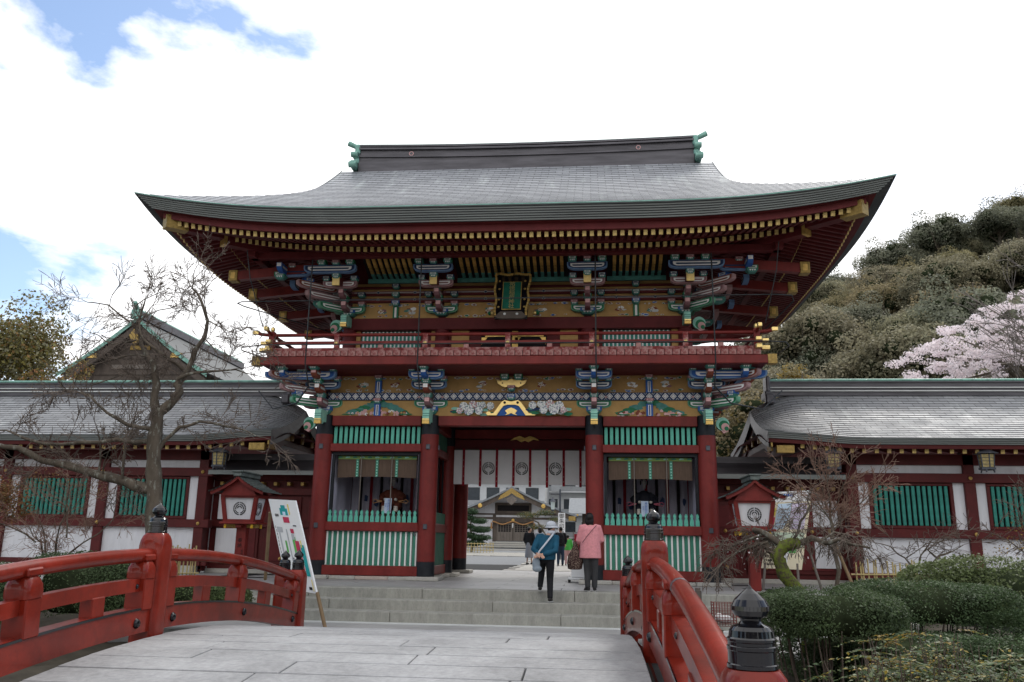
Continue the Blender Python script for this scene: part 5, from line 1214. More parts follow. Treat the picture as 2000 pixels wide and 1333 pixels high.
    part(MB().cbox((X(g0+.35),EY+.28,ZE-.27),(.45,.16,.2),'gold_dull',.01),'gold_purlin_end',rf); 
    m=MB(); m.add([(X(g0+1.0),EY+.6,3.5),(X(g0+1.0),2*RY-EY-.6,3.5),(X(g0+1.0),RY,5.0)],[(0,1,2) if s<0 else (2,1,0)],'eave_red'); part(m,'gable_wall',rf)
    for k,zz in enumerate((3.7,4.3)): part(MB().cbox((X(g0+.55),RY,zz),(.9,3.2-1.4*k,.18),'cloister_red_shaded',.01),'gable_beam',rf)
    for e in (-.9,0,.9): part(MB().cbox((X(g0+.5),RY+e,3.95),(.9,.16,.3),'cloister_red_shaded',.01).cbox((X(g0+.04),RY+e,3.95),(.05,.17,.31),'gold_dull',0),'purlin',rf)
    # ridge
    m=MB(); a,c=g0+.55,x_end+1; h=.52; z0=5.30
    xa,xb=min(X(a),X(c)),max(X(a),X(c))
    for p,q_,w,mt in ((0,.22,.30,'copper_dark'),(.22,.28,.40,'grey_trim'),(.28,.42,.26,'copper_dark'),(.42,.47,.38,'grey_trim'),(.47,.74,.24,'copper_dark'),(.74,.80,.34,'copper_dark')): m.box(xa,xb,RY-w/2,RY+w/2,z0+h*p,z0+h*q_,mt)
    m.tube([(xa,RY,z0+h*.9),(xb,RY,z0+h*.9)],.055,'copper_green',10,flat=1.6); part(m,'ridge',rf)
    m=MB(); m.cbox((X(a-.02),RY,5.62),(.12,.5,.5),'copper_dark',.03); m.cbox((X(a-.06),RY-.02,5.30),(.16,.62,.24),'copper_dark',.03); m.cbox((X(a-.03),RY-.38,5.15),(.26,.24,.3),'copper_dark',.04); part(m,'ridge_end_ornament',rf)
    return root
cloister(-1,'low cloister wing left of the gate with white panels and green slat windows','26' and 27.0)
cloister(1,'low cloister wing right of the gate with white panels and green slat windows',27.0)
# ------------------------------------------------------------------ hanging bronze lanterns under the cloister eaves
def hang_lantern(x,y,z,label):
    o=thing('hanging_lantern',label,'lantern',(x,y,z),group='bronze lanterns hanging from the cloister eaves')
    m=MB(); m.lathe([(.30,0),(.29,.015),(.20,.06),(.10,.11),(.05,.14),(.03,.2),(0,.21)],'steel_fitting',n=6,smooth=False); part(m,'lantern_roof',o)
    m=MB(); m.lathe([(.155,-.34),(.185,-.02)],'lattice_gold',n=6,smooth=False); part(m,'lattice_body',o)
    m=MB()
    for k in range(6):
        t=2*math.pi*(k+.5)/6; m.tube([(.16*math.cos(t),.16*math.sin(t),-.36),(.19*math.cos(t),.19*math.sin(t),0)],.016,'steel_fitting',5)
        t2=2*math.pi*(k+1)/6; r0=.151
        for zz,rr2 in ((-.27,.142),(-.19,.149),(-.11,.156)):
            a=Vector((rr2*1.16*math.cos(t),rr2*1.16*math.sin(t),zz)); c=Vector((rr2*1.16*math.cos(t+math.pi/3),rr2*1.16*math.sin(t+math.pi/3),zz)); m.tube([a,c],.007,'steel_fitting',4)
    part(m,'lantern_frame',o); m=MB(); m.lathe([(.13,-.42),(.20,-.40),(.20,-.36),(.16,-.34)],'steel_fitting',n=6,smooth=False)
    for k in range(3): t=2*math.pi*k/3; m.tube([(.15*math.cos(t),.15*math.sin(t),-.4),(.18*math.cos(t),.18*math.sin(t),-.47)],.02,'steel_fitting',5)
    part(m,'lantern_base',o); part(MB().tube([(0,0,.2),(0,0,.42)],.012,'steel_fitting',5),'hanger',o)
hang_lantern(-10.25,22.55,3.28,'dark bronze lantern hanging above the box lantern by the left cloister')
hang_lantern(6.25,22.55,3.34,'dark bronze lantern hanging behind the bare shrub by the right cloister')
hang_lantern(10.05,22.55,3.36,'dark bronze lantern hanging at the right edge, between two green windows')
# ------------------------------------------------------------------ red box lanterns on posts
def box_lantern(x,y,label,txt):
    o=thing('box_lantern',label,'lantern',(x,y,0),group='red box lanterns flanking the gate')
    po_=part(MB().cbox((0,0,.68),(.24,.22,1.36),'gate_red',.015),'post',o); part(text_mesh(txt,.115,'ink',True),'post_lettering',po_,loc=(0,-.115,.86)); part(text_mesh('昭和三十年',.06,'ink',True),'post_lettering',po_,loc=(.07,-.115,.55))
    part(MB().cbox((0,0,1.33),(.9,.75,.05),'gate_red',.01),'tray',o); part(MB().cbox((0,0,1.27),(.75,.14,.1),'gold_dull',.01).cbox((0,0,1.26),(.14,.62,.08),'gate_red',.01),'tray_bracket',o)
    for e in (-1,1):
        for f in (-1,1): part(MB().lathe([(.028,-.09),(.034,-.05),(.03,0),(0,.005)],'bulb_yellow',n=10),'yellow_bulb',o,loc=(e*.33,f*.28,1.30))
    w0,w1,d0,d1,z0,z1=.66,.84,.56,.70,1.36,1.98
    def P(sx,sy,t): return (sx*(w0+(w1-w0)*t)/2, sy*(d0+(d1-d0)*t)/2, z0+(z1-z0)*t)
    m=MB()
    for sx in (-1,1):
        for sy in (-1,1): m.beam(P(sx,sy,0),P(sx,sy,1),.09,.09,'gate_red',up=(0,1,0))
    for t in (.03,.97):
        for sy in (-1,1): m.beam(P(-1,sy,t),P(1,sy,t),.08,.08,'gate_red')
        for sx in (-1,1): m.beam(P(sx,-1,t),P(sx,1,t),.08,.08,'gate_red')
    part(m,'lantern_frame',o)
    for ax_,sy in (('y',-1),('y',1),('x',-1),('x',1)):
        m=MB(); q_=.94
        vs=[P(-q_,sy*q_,.0),P(q_,sy*q_,.0),P(q_,sy*q_,1),P(-q_,sy*q_,1)] if ax_=='y' else [P(sy*q_,-q_,0),P(sy*q_,q_,0),P(sy*q_,q_,1),P(sy*q_,-q_,1)]
        m.add(vs,[(0,1,2,3)],'plaster'); pp=part(m,'paper_panel',o)
        if not (ax_=='y' and sy>0):
            tl=math.atan((d1-d0 if ax_=='y' else w1-w0)/2/(z1-z0)); mc=crest(MB(),0,0,.16,0); off=((d0+d1)/4*q_ if ax_=='y' else (w0+w1)/4*q_)+.006
            part(mc,'black_crest',pp,loc=(0,-off,1.67) if ax_=='y' else (sy*off,0,1.67),rot=(tl,0,0 if ax_=='y' else R(90)*sy))
    # curved gable roof, ridge running front to back
    m=MB(); n=9
    def rp(u,y): # u -1..1 across
        a=abs(u); return (u*.66, y*(1+.10*a), 2.44-.30*a**.75*1.0-.10*a+.10*max(0,a-.6)**1.5)
    for sg in (-1,1):
        for k in range(8):
            u0,u1=k/8,(k+1)/8+.01
            A=[rp(sg*u1,y) for y in (-.58,-.2,.2,.58)]; B=[rp(sg*u0,y) for y in (-.58,-.2,.2,.58)]; A=[(p[0],p[1],p[2]+.022) for p in A]
            m.grid([A,B],'shingle_wood',False); m.grid([[(p[0],p[1],p[2]-.03) for p in A],A],'shingle_wood',False)
    rf=part(m,'lantern_roof',o)
    for y in (-.56,.56):
        for sg in (-1,1):
            us=np.linspace(0,1,8); A=[rp(sg*u,y) for u in us]; mm=MB(); mm.grid([[(p[0],y*1.0,p[2]-.0) for p in A],[(p[0]*.97,y,p[2]-.075) for p in A]],'gate_red',False); mm.grid([[(p[0]*.97,y,p[2]-.075) for p in A],[(p[0]*.97,y*.8,p[2]-.075) for p in A]],'gate_red',False); part(mm,'barge_board',rf)
        mm=MB(); mm.add([(-.45,y*.78,1.97),(.45,y*.78,1.97),(.3,y*.78,2.17),(0,y*.78,2.36),(-.3,y*.78,2.17)],[(0,1,2,3,4)],'gate_red'); part(mm,'gable_panel',rf)
    part(MB().cbox((0,0,2.47),(.20,1.22,.10),'shingle_wood',.015).cbox((0,0,2.535),(.27,1.30,.035),'shingle_wood',.01),'roof_ridge',rf)
box_lantern(-8.42,20.2,'red box lantern on a post beside the leaning map board','奉納'); box_lantern(3.66,20.0,'red box lantern on a post behind the mossy plum tree','奉納')
# ------------------------------------------------------------------ sign boards
def quad_board(o,c,th,mt):
    BL,BR,TR,TL=[Vector(p) for p in c]; n=(BR-BL).cross(TL-BL).normalized(); m=MB()
    f=[BL,BR,TR,TL]; bk=[p-n*th for p in f]
    m.add(f+bk,[(0,1,2,3),(7,6,5,4),(0,4,5,1),(1,5,6,2),(2,6,7,3),(3,7,4,0)],mt); part(m,'board',o)
    def at(a,c_,h=.004): return BL.lerp(BR,a).lerp(TL.lerp(TR,a),c_)+n*h
    return at
def patches(o,at,items,name):
    for k,(a0,a1,c0,c1,mt) in enumerate(items):
        part(MB().add([at(a0,c0,.003+.0004*k),at(a1,c0,.003+.0004*k),at(a1,c1,.003+.0004*k),at(a0,c1,.003+.0004*k)],[(0,1,2,3)],mt),name,o)
o=thing('map_board','leaning white map board with coloured plan on wooden legs by the left bridge end','sign',(-5.4,16.1,-.6))
def rel(o,pts): return [tuple(Vector(p)-o.location) for p in pts]
at=quad_board(o,rel(o,[(-5.79,16.25,.06),(-5.03,15.7,.01),(-5.8,16.35,1.72),(-6.56,16.9,1.77)]),.03,'sign_white')
patches(o,at,[(.34,.62,.82,.90,'print_teal'),(.40,.56,.84,.935,'print_teal'),(.43,.53,.82,.86,'print_sky'),(.66,.70,.83,.95,'print_yellow'),(.40,.62,.735,.80,'print_red'),(.10,.30,.62,.68,'print_grey'),(.14,.19,.22,.62,'print_grey'),(.12,.62,.18,.22,'print_grey'),(.42,.46,.30,.66,'print_grey'),(.30,.36,.40,.53,'print_green'),(.10,.15,.14,.28,'print_green'),(.58,.70,.38,.58,'print_green'),(.66,.80,.18,.54,'print_red'),(.82,.94,.17,.50,'print_teal'),(.84,.87,.47,.55,'print_yellow'),(.58,.70,.62,.67,'print_red'),(.58,.68,.55,.61,'print_grey'),(.93,.95,.02,.14,'print_yellow'),(.80,.90,.03,.06,'ink')],'map_print')
q=random.Random(4)
patches(o,at,[(a,a+.015,c,c+.03,'ink') for a,c in [(.05+.02*q.random(),.30+.04*k) for k in range(10)]]+[(.14+.035*k,.16+.035*k,.80,.83,'ink') for k in range(4)]+[(.47+.02*q.random(),.50,.24+.03*k,.26+.03*k,'ink') for k in range(4)]+[(.72+.02*k,.735+.02*k,.70,.715,'ink') for k in range(6)],'map_lettering')
for a,c,mt in (((-5.03,15.72,.03),(-4.76,15.5,-.6),'wood_pole'),((-6.50,16.9,1.5),(-6.80,17.7,.15),'wood_pole'),((-5.76,16.28,.08),(-5.6,16.0,-.6),'wood_pole')): part(MB().tube(rel(o,[a,c]),.035,mt,8),'board_leg',o)
o=thing('notice_board','cream festival notice board with blue and lilac print behind the weeping plum','sign',(4.5,20.6,0))
at=quad_board(o,rel(o,[(3.92,20.6,.49),(4.8,20.45,.47),(5.23,20.75,2.29),(4.37,20.9,2.24)]),.03,'sign_cream')
patches(o,at,[(0,1,.86,1.0,'sign_white'),(.16,.52,.50,.84,'print_sky'),(.53,.92,.50,.84,'print_lilac'),(.05,.14,.55,.66,'print_red'),(.05,.14,.46,.55,'print_blue'),(.04,.13,.68,.78,'print_yellow'),(.03,.95,.28,.46,'print_mint'),(.55,.72,.30,.36,'print_yellow'),(.42,.62,.08,.24,'sign_white'),(.40,.60,.22,.26,'print_yellow'),(.62,.80,.20,.27,'print_green')],'notice_print')
patches(o,at,[(.05+.055*k,.09+.055*k,.93,.97,'print_blue') for k in range(9)]+[(.05+.04*k,.075+.04*k,.04+.05*j,.065+.05*j,'ink') for k in range(8) for j in range(4)]+[(.20+.05*k,.235+.05*k,.53+.045*j,.55+.045*j,'print_grey') for k in range(14) for j in range(6)],'notice_lettering')
for a,c in (((4.02,20.62,.6),(3.92,20.5,0)),((4.72,20.5,.6),(4.70,20.4,0)),((4.9,20.8,1.6),(5.3,20.75,0))): part(MB().tube(rel(o,[a,c]),.03,'wood_grey',6),'board_leg',o)
# ------------------------------------------------------------------ people
def hand(m,p,d,up,mt='skin',s=1.0):
    p=Vector(p);d=Vector(d).normalized();u=Vector(up);sd=d.cross(u).normalized();u=sd.cross(d)
    m.tube([p,p+d*.045*s,p+d*.085*s],[.024*s,.036*s,.034*s],mt,8,flat=.6)
    for k,l in enumerate((.062,.075,.07,.055)):
        b_=p+d*.08*s+sd*(k-1.5)*.018*s; m.tube([b_,b_+d*l*.55*s-u*.008,b_+d*l*s-u*.03*s],[.0095*s,.009*s,.0075*s],mt,6)
    b_=p+d*.03*s+sd*.03*s; m.tube([b_,b_+d*.03*s+sd*.028*s,b_+d*.065*s+sd*.034*s],[.012*s,.011*s,.009*s],mt,6)
def head(m,c,fwd,mt='skin',s=1.0):
    c=Vector(c);f=Vector(fwd).normalized();sd=f.cross(Vector((0,0,1))).normalized(); 
    ell(m,tuple(c),(.078*s,.088*s,.108*s),mt); ell(m,tuple(c+f*.03*s+Vector((0,0,-.055*s))),(.055*s,.06*s,.058*s),mt); ell(m,tuple(c+f*.098*s+Vector((0,0,-.012*s))),(.014*s,.016*s,.022*s),mt)
    for e in (-1,1): ell(m,tuple(c+sd*e*.078*s),(.014*s,.022*s,.03*s),mt)
    return c,f,sd
def person(label,loc,rz,J,top,bottom,shoe='shoe',hair='bob',facedir=(0,1,0),sc=1.0,hem=None,skirt=False,vox=.014,group=None):
    o=thing('person',label,'person',loc,(0,0,rz),group); o.scale=(sc,sc,sc)
    H=Vector(J['head']); N_=Vector(J['neck']); pel=Vector(J['pelvis'])
    m=MB(); c,f,sd=head(m,H,facedir); m.tube([N_-Vector((0,0,.06)),H-Vector((0,0,.06))],[.052,.05],'skin',10)
    for e in ('l','r'):
        a=Vector(J[e+'el']);h=Vector(J[e+'ha']); m.tube([a,a.lerp(h,.6),h],[.042,.034,.027],'skin',10); hand(m,h,(h-a),J.get(e+'up',(0,0,1)))
    m.tube([pel+Vector((0,0,.1)),N_],[.06,.06],'skin',10)
    for e in ('l','r'): m.tube([pel+Vector((-.07 if e=='l' else .07,0,0)),Vector(J[e+'kn']),Vector(J[e+'an'])],[.04,.035,.03],'skin',10)
    link(remesh(m,.009,2,'body'),'body',o)
    fm=MB()
    for e in (-1,1):
        p=c+f*.086+sd*e*.033+Vector((0,0,.012)); ell(fm,tuple(p),(.012,.012,.008),'ink',8)
    p=c+f*.09+Vector((0,0,-.06)); ell(fm,tuple(p),(.022,.012,.006),'cloth_red',8); part(fm,'eyes_and_mouth',o)
    # upper garment
    m=MB(); sh=Vector(J['lsh']).lerp(Vector(J['rsh']),.5); hw=J.get('w',(.20,.19,.20)); dp=J.get('d',(.13,.12,.14)); hz=J['hem']
    n=14; rows=[]
    ax0=pel+Vector((0,0,hz-pel.z)); pts=[ax0, ax0.lerp(sh,.5), sh-Vector((0,0,.03)), sh+Vector((0,0,.05))]
    ws=[hw[0],hw[1],hw[2],.085]; ds=[dp[0],dp[1],dp[2]*.85,.07]
    for p,w,d in zip(pts,ws,ds): rows.append([tuple(p+Vector((w*math.cos(2*math.pi*k/n),d*math.sin(2*math.pi*k/n),0))) for k in range(n)]+[tuple(p+Vector((w,0,0)))])
    m.grid(rows,top,True); m.add(rows[0][:-1],[tuple(range(n))[::-1]],top); m.add(rows[-1][:-1],[tuple(range(n))],top)
    for e in ('l','r'):
        a,b_,h=Vector(J[e+'sh']),Vector(J[e+'el']),Vector(J[e+'ha']); w_=b_.lerp(h,.86); m.tube([sh.lerp(a,.5),a,a.lerp(b_,.5),b_,b_.lerp(h,.45),w_],[.085,.082,.07,.062,.054,.047],top,12)
    link(remesh(m,vox,3,'jacket'),'jacket',o)
    # lower garment
    m=MB()
    if skirt:
        m.lathe([(.13,.98-.02),(.15,.8),(.19,.42),(.20,.30)],bottom,(pel.x,pel.y,0),16)
    else:
        ell(m,tuple(pel+Vector((0,0,0))),(.165,.125,.14),bottom)
        for e,sg in (('l',-1),('r',1)):
            k,a=Vector(J[e+'kn']),Vector(J[e+'an']); hp=pel+Vector((sg*.085,0,-.03)); m.tube([hp,hp.lerp(k,.5),k,k.lerp(a,.5),a+Vector((0,0,-.01))],[.098,.088,.072,.064,.056],bottom,12)
    link(remesh(m,vox,2,'trousers'),'skirt' if skirt else 'trousers',o)
    for e in ('l','r'):
        a=Vector(J[e+'an']); fd=Vector(J.get(e+'ft',(0,1,0))); m=MB(); m.tube([a-fd*.07+Vector((0,0,-.035)),a+fd*.02+Vector((0,0,-.03)),a+fd*.11+Vector((0,0,-.045)),a+fd*.165+Vector((0,0,-.052))],[.036,.045,.040,.024],shoe,10,flat=.95); so=remesh(m,.009,2,'shoe'); s_=link(so,'shoe',o)
        m=MB(); m.tube([a-fd*.085+Vector((0,0,-.072)),a+fd*.04+Vector((0,0,-.075)),a+fd*.17+Vector((0,0,-.078))],[.036,.044,.03],'sole',10,flat=.25) if False else m.cbox((0,0,0),(.075,.25,.016),'sole',.006)
        s2=part(m,'shoe_sole',s_,loc=tuple(a+fd*.035+Vector((0,0,-.076))),rot=(0,0,math.atan2(-fd.x,fd.y)))
    m=MB()
    if hair=='bob':
        ell(m,tuple(H+Vector((0,0,.025))-f*.012),(.092,.098,.105),'hair'); ell(m,tuple(H-f*.045+Vector((0,0,-.06))),(.083,.055,.11),'hair')
        for e in (-1,1): ell(m,tuple(H+sd*e*.07-f*.01+Vector((0,0,-.05))),(.03,.05,.085),'hair')
    else:
        ell(m,tuple(H+Vector((0,0,.022))-f*.018),(.085,.092,.10),'hair')
    link(remesh(m,.011,1,'hair'),'hair',o)
    return o,c,f,sd
# woman in the teal jacket climbing the steps, hands clasped behind her back
J=dict(head=(.10,.12,1.49),neck=(.06,.07,1.36),pelvis=(.0,.0,.90),lsh=(-.15,.06,1.29),rsh=(.20,.06,1.28),lel=(-.26,-.06,1.04),rel=(.20,-.14,1.02),lha=(-.13,-.19,.95),rha=(-.10,-.20,.935),lkn=(-.10,.24,.62),lan=(-.13,.16,.29),rkn=(.08,.03,.47),ran=(.09,-.10,.09),hem=.84,w=(.20,.195,.20),d=(.16,.14,.14),lft=(-.1,1,.0),rft=(.15,1,0),lup=(0,-1,.3),rup=(0,-1,.3))
o,c,f,sd=person('woman in a teal jacket and pale bucket hat climbing the steps with hands behind her',(-.93,17.92,-.195),0,J,'jacket_teal','trouser_black',facedir=(.75,.66,-.12),hair='short')
m=MB(); ell(m,tuple(c+Vector((0,0,.055))-f*.008),(.108,.115,.085),'hat_grey'); 
rows=[]
for r_,z_ in ((.10,.04),(.13,.025),(.155,.0),(.15,-.005)): rows.append([tuple(c+Vector((r_*math.cos(2*math.pi*k/20),r_*math.sin(2*math.pi*k/20),z_+.0))+f*(.02 if r_>.12 else 0)) for k in range(21)])
m.grid(rows,'hat_grey',True); part(m,'bucket_hat',o)
m=MB(); ell(m,tuple(c+f*.075+Vector((0,0,-.045))),(.062,.055,.05),'white_paint'); part(m,'face_mask',o)
m=MB(); m.tube([tuple(c+Vector((-.06,-.03,-.1))),tuple(c+Vector((0,-.085,-.1))),tuple(c+Vector((.07,-.05,-.1)))],[.04,.045,.04],'hat_grey',8); part(m,'scarf',o)
bg=thing('shoulder_bag','grey sling bag hanging at the hip of the teal-jacketed woman','bag',(-.93,17.92,-.195))
part(MB().tube([(.14,.02,1.36),(.10,-.09,1.30),(.0,-.155,1.17),(-.12,-.19,1.02),(-.19,-.19,.92)],.014,'hat_grey',6,flat=1.6),'strap',bg)
m=MB(); ell(m,(-.20,-.10,.76),(.085,.07,.14),'bag_grey'); ell(m,(-.18,-.10,.66),(.10,.075,.07),'bag_grey'); link(remesh(m,.012,2,'bag_body'),'bag_body',bg)
# woman in the pink coat
J=dict(head=(-.02,.03,1.50),neck=(0,0,1.37),pelvis=(0,0,.86),lsh=(-.17,0,1.31),rsh=(.17,0,1.31),lel=(-.25,.02,1.04),rel=(.25,.04,1.05),lha=(-.23,.12,.98),rha=(.16,.20,1.02),lkn=(-.07,.02,.48),lan=(-.06,-.02,.09),rkn=(.09,0,.48),ran=(.085,0,.09),hem=.68,w=(.235,.215,.205),d=(.17,.155,.145),lft=(-.35,1,0),rft=(.1,1,0))
o,c,f,sd=person('woman in a fluffy pink coat standing at the top of the steps',(-.02,18.42,0),R(2),J,'coat_pink','trouser_grey',facedir=(-.35,.93,0))
part(MB().tube([(.13,-.12,1.36),(.02,-.165,1.24),(-.08,-.165,1.12),(-.17,-.14,1.0)],.006,'shoe',5),'thin_strap',o)
tb=thing('tote_bag','brown patterned tote bag hanging from the arm of the pink-coated woman','bag',(-.33,18.48,0))
m=MB(); P=[]
for z,w,d in ((.44,.10,.07),(.46,.15,.08),(.58,.17,.085),(.72,.155,.075),(.80,.11,.05),(.86,.075,.03),(.96,.05,.02),(1.02,.035,.015)): P.append([( -.02+.03*(z-.44)+w*math.cos(2*math.pi*k/16),d*math.sin(2*math.pi*k/16),z) for k in range(17)])
m.grid(P,'tote',True); m.add(P[0][:-1],[tuple(range(16))[::-1]],'tote'); part(m,'bag_body',tb)
part(MB().tube([(-.07,0,.84),(-.03,.01,.96),(.04,.02,1.05),(.09,.02,1.0),(.08,0,.86)],.014,'tote',6),'bag_handle',tb)
# visitors in the courtyard
def stand(h=1,arm=.0): return dict(head=(0,.02,1.52),neck=(0,0,1.38),pelvis=(0,0,.90),lsh=(-.17,0,1.33),rsh=(.17,0,1.33),lel=(-.24,0,1.06),rel=(.24,0,1.06),lha=(-.22,.12,.90),rha=(.22,.12,.90),lkn=(-.09,.03,.48),lan=(-.10,.0,.09),rkn=(.09,0,.48),ran=(.10,.06,.09),hem=.82,w=(.19,.18,.19),d=(.13,.12,.13))
person('visitor in a black jacket and grey skirt far inside the courtyard',(-2.75,38.4,0),R(-20),stand(),'trouser_black','skirt_grey',skirt=True,hair='short',facedir=(.6,.8,0),vox=.02)
mn=person('man with a black backpack and jeans standing in the courtyard',(-1.31,37.0,0),R(10),stand(),'trouser_black','jeans',hair='short',facedir=(-.6,.8,0),vox=.02)[0]
bp_=thing('backpack','black backpack worn by the man in jeans','backpack',(-1.31,36.85,0)); m=MB(); ell(m,(0,-.08,1.16),(.18,.13,.24),'trouser_black'); m.cbox((0,-.17,1.06),(.24,.1,.2),'trouser_black',.03); link(remesh(m,.02,2,'pack_body'),'pack_body',bp_)
for e in (-1,1): part(MB().tube([(e*.09,.02,1.34),(e*.11,.16,1.38),(e*.13,.24,1.2),(e*.12,.1,1.0)],.016,'rubber',5),'pack_strap',bp_)
person('child in a bright green top and pink trousers beside the backpacker',(-1.02,37.6,0),0,stand(),'shirt_green','paint_pink',hair='short',sc=.80,vox=.02)
person('visitor in a grey top partly hidden behind the teal-jacketed woman',(-2.35,39.5,0),R(30),stand(),'skirt_grey','jeans',hair='bob',facedir=(-.5,.8,0),vox=.02)
# ------------------------------------------------------------------ vegetation tools
def leaf_mesh(name,C,Nn,size,mats,seed,asp=.55,split=None):
    q=np.random.RandomState(seed); n=len(C); C=np.asarray(C,float); Nn=np.asarray(Nn,float)
    t=q.normal(size=(n,3)); t-=Nn*np.sum(t*Nn,1,keepdims=True); t/=np.linalg.norm(t,axis=1,keepdims=True)+1e-9
    b_=np.cross(Nn,t); s=size*(.6+.8*q.rand(n,1)); l=s; w=s*asp
    V=np.stack([C-t*l*.5,C+b_*w*.5+Nn*w*.12,C+t*l*.5,C-b_*w*.5+Nn*w*.12],1).reshape(-1,3)
    me=bpy.data.meshes.new(name); me.vertices.add(4*n); me.vertices.foreach_set('co',V.ravel())
    me.loops.add(4*n); me.loops.foreach_set('vertex_index',np.arange(4*n)); me.polygons.add(n)
    me.polygons.foreach_set('loop_start',np.arange(0,4*n,4)); me.polygons.foreach_set('loop_total',np.full(n,4))
    for m_ in mats: me.materials.append(MATS[m_])
    if len(mats)>1:
        p=split or [1/len(mats)]*len(mats); me.polygons.foreach_set('material_index',q.choice(len(mats),n,p=p).astype(np.int32))
    me.update(); me.validate(); return me
def cloud(blobs,n,seed,inner=.5,upw=.25,rnd=.55):
    q=np.random.RandomState(seed); B=np.array(blobs,float); a=B[:,3]*B[:,4]+B[:,3]*B[:,5]+B[:,4]*B[:,5]; k=q.choice(len(B),n,p=a/a.sum())
    d=q.normal(size=(n,3)); d/=np.linalg.norm(d,axis=1,keepdims=True); r=(inner+(1-inner)*q.rand(n,1)**.6)*(1+.04*np.clip(q.normal(size=(n,1)),-1.5,1.5))
    C=B[k,:3]+d*B[k,3:6]*r; Nn=d*(1-rnd)+rnd*q.normal(size=(n,3))*.7+np.array([0,0,upw]); Nn/=np.linalg.norm(Nn,axis=1,keepdims=True)
    return C,Nn
def crown_blobs(R3,nb,seed,rb=(.26,.42),bias=.0):
    q=np.random.RandomState(seed); out=[]
    for _ in range(nb):
        d=q.normal(size=3); d/=np.linalg.norm(d); d[2]=abs(d[2])*.9-.25+bias if q.rand()<.8 else d[2]
        rr_=q.uniform(.35,.82); r=q.uniform(*rb)*min(R3)
        out.append((d[0]*R3[0]*rr_,d[1]*R3[1]*rr_,d[2]*R3[2]*rr_,r*q.uniform(.9,1.25),r*q.uniform(.9,1.25),r*q.uniform(.65,.95)))
    return out
def grow(m,p,d,ln,r,lev,q,mt,spread=.6,droop=0.0,kids=(2,3),zsq=1.0,ysq=.7,minr=.0022):
    p=Vector(p); d=Vector(d).normalized(); n=3; pts=[p]; 
    for i in range(n):
        d=(d+Vector((q.gauss(0,.17),q.gauss(0,.17)*ysq,q.gauss(0,.14)*zsq-droop))).normalized(); pts.append(pts[-1]+d*ln/n)
    m.tube(pts,[max(minr,r*(1-.42*i/n)) for i in range(n+1)],mt,3 if r<.012 else 5,cap=False)
    if lev<=0: return
    for _ in range(q.randint(*kids)):
        t=q.uniform(.35,1.0); k=min(int(t*n),n-1); b_=pts[k].lerp(pts[k+1],t*n-k)
        nd=(d+Vector((q.gauss(0,spread),q.gauss(0,spread)*ysq,q.gauss(0,spread)*zsq))).normalized()
        grow(m,b_,nd,ln*q.uniform(.55,.8),r*.58,lev-1,q,mt,spread,droop,kids,zsq,ysq,minr)
    grow(m,pts[-1],d,ln*.75,r*.56,lev-1,q,mt,spread,droop,kids,zsq,ysq,minr)
def limb_pts(l,Y,q,dy=.3,ph=0):
    out=[]
    for i,(x,z) in enumerate(l): out.append((x,Y+dy*math.sin(ph+i*.9),z))
    return out
def limbs_tree(o,limbs,Y,trunk_mt,twig_mt,seed,twl=.5,twn=3.0,lev=2,droop=0,spread=.6,tw_r=.010,up=0.15,skip=(),zsq=1.0,minr=.0022,kids=(2,3),trunk_n=10,limb_mt=None):
    q=random.Random(seed); org=Vector(o.location); tw=MB()
    for name,(pl_,r0,r1,dy) in limbs.items():
        ph=0 if name=='trunk' else q.uniform(0,6); base=pl_[0]
        pts=[]; 
        for i,(x,z) in enumerate(pl_):
            f=i/(len(pl_)-1); yy=Y+dy*f*math.sin(ph+1.5*f)*1.6; pts.append(Vector((x,yy,z))-org)
        # densify with jitter
        P=[pts[0]]
        for a,b_ in zip(pts[:-1],pts[1:]): L_=(b_-a).length; P.append(a.lerp(b_,.5)+Vector((q.gauss(0,.03),q.gauss(0,.03),q.gauss(0,.03)))*L_*1.4); P.append(b_)
        rad=[r0+(r1-r0)*i/(len(P)-1) for i in range(len(P))]
        mm=MB(); mm.tube(P,[a*(1+.10*math.sin(i*2.3+ph)) for i,a in enumerate(rad)],trunk_mt if (name=='trunk' or not limb_mt) else limb_mt,trunk_n if r0>.05 else 7); part(mm,'trunk' if name=='trunk' else 'limb',o)
        if name in skip: continue
        for a,b_,ra in zip(P[:-1],P[1:],rad):
            L_=(b_-a).length; k=L_*twn; k=int(k)+(1 if q.random()<k-int(k) else 0)
            for _ in range(k):
                dr=(b_-a).normalized(); nd=dr*.55+Vector((q.gauss(0,.7),q.gauss(0,.55),q.gauss(up,.6)))
                grow(tw,a.lerp(b_,q.random()),nd,twl*q.uniform(.6,1.25),min(tw_r,ra*.6),lev,q,twig_mt,spread,droop,kids,zsq,.8,minr)
        dr=(P[-1]-P[-2]).normalized(); grow(tw,P[-1],dr,twl*1.1,min(tw_r,r1),lev,q,twig_mt,spread,droop,kids,zsq,.8,minr)
    t=part(tw,'twigs',o); t['kind']='stuff'; return o
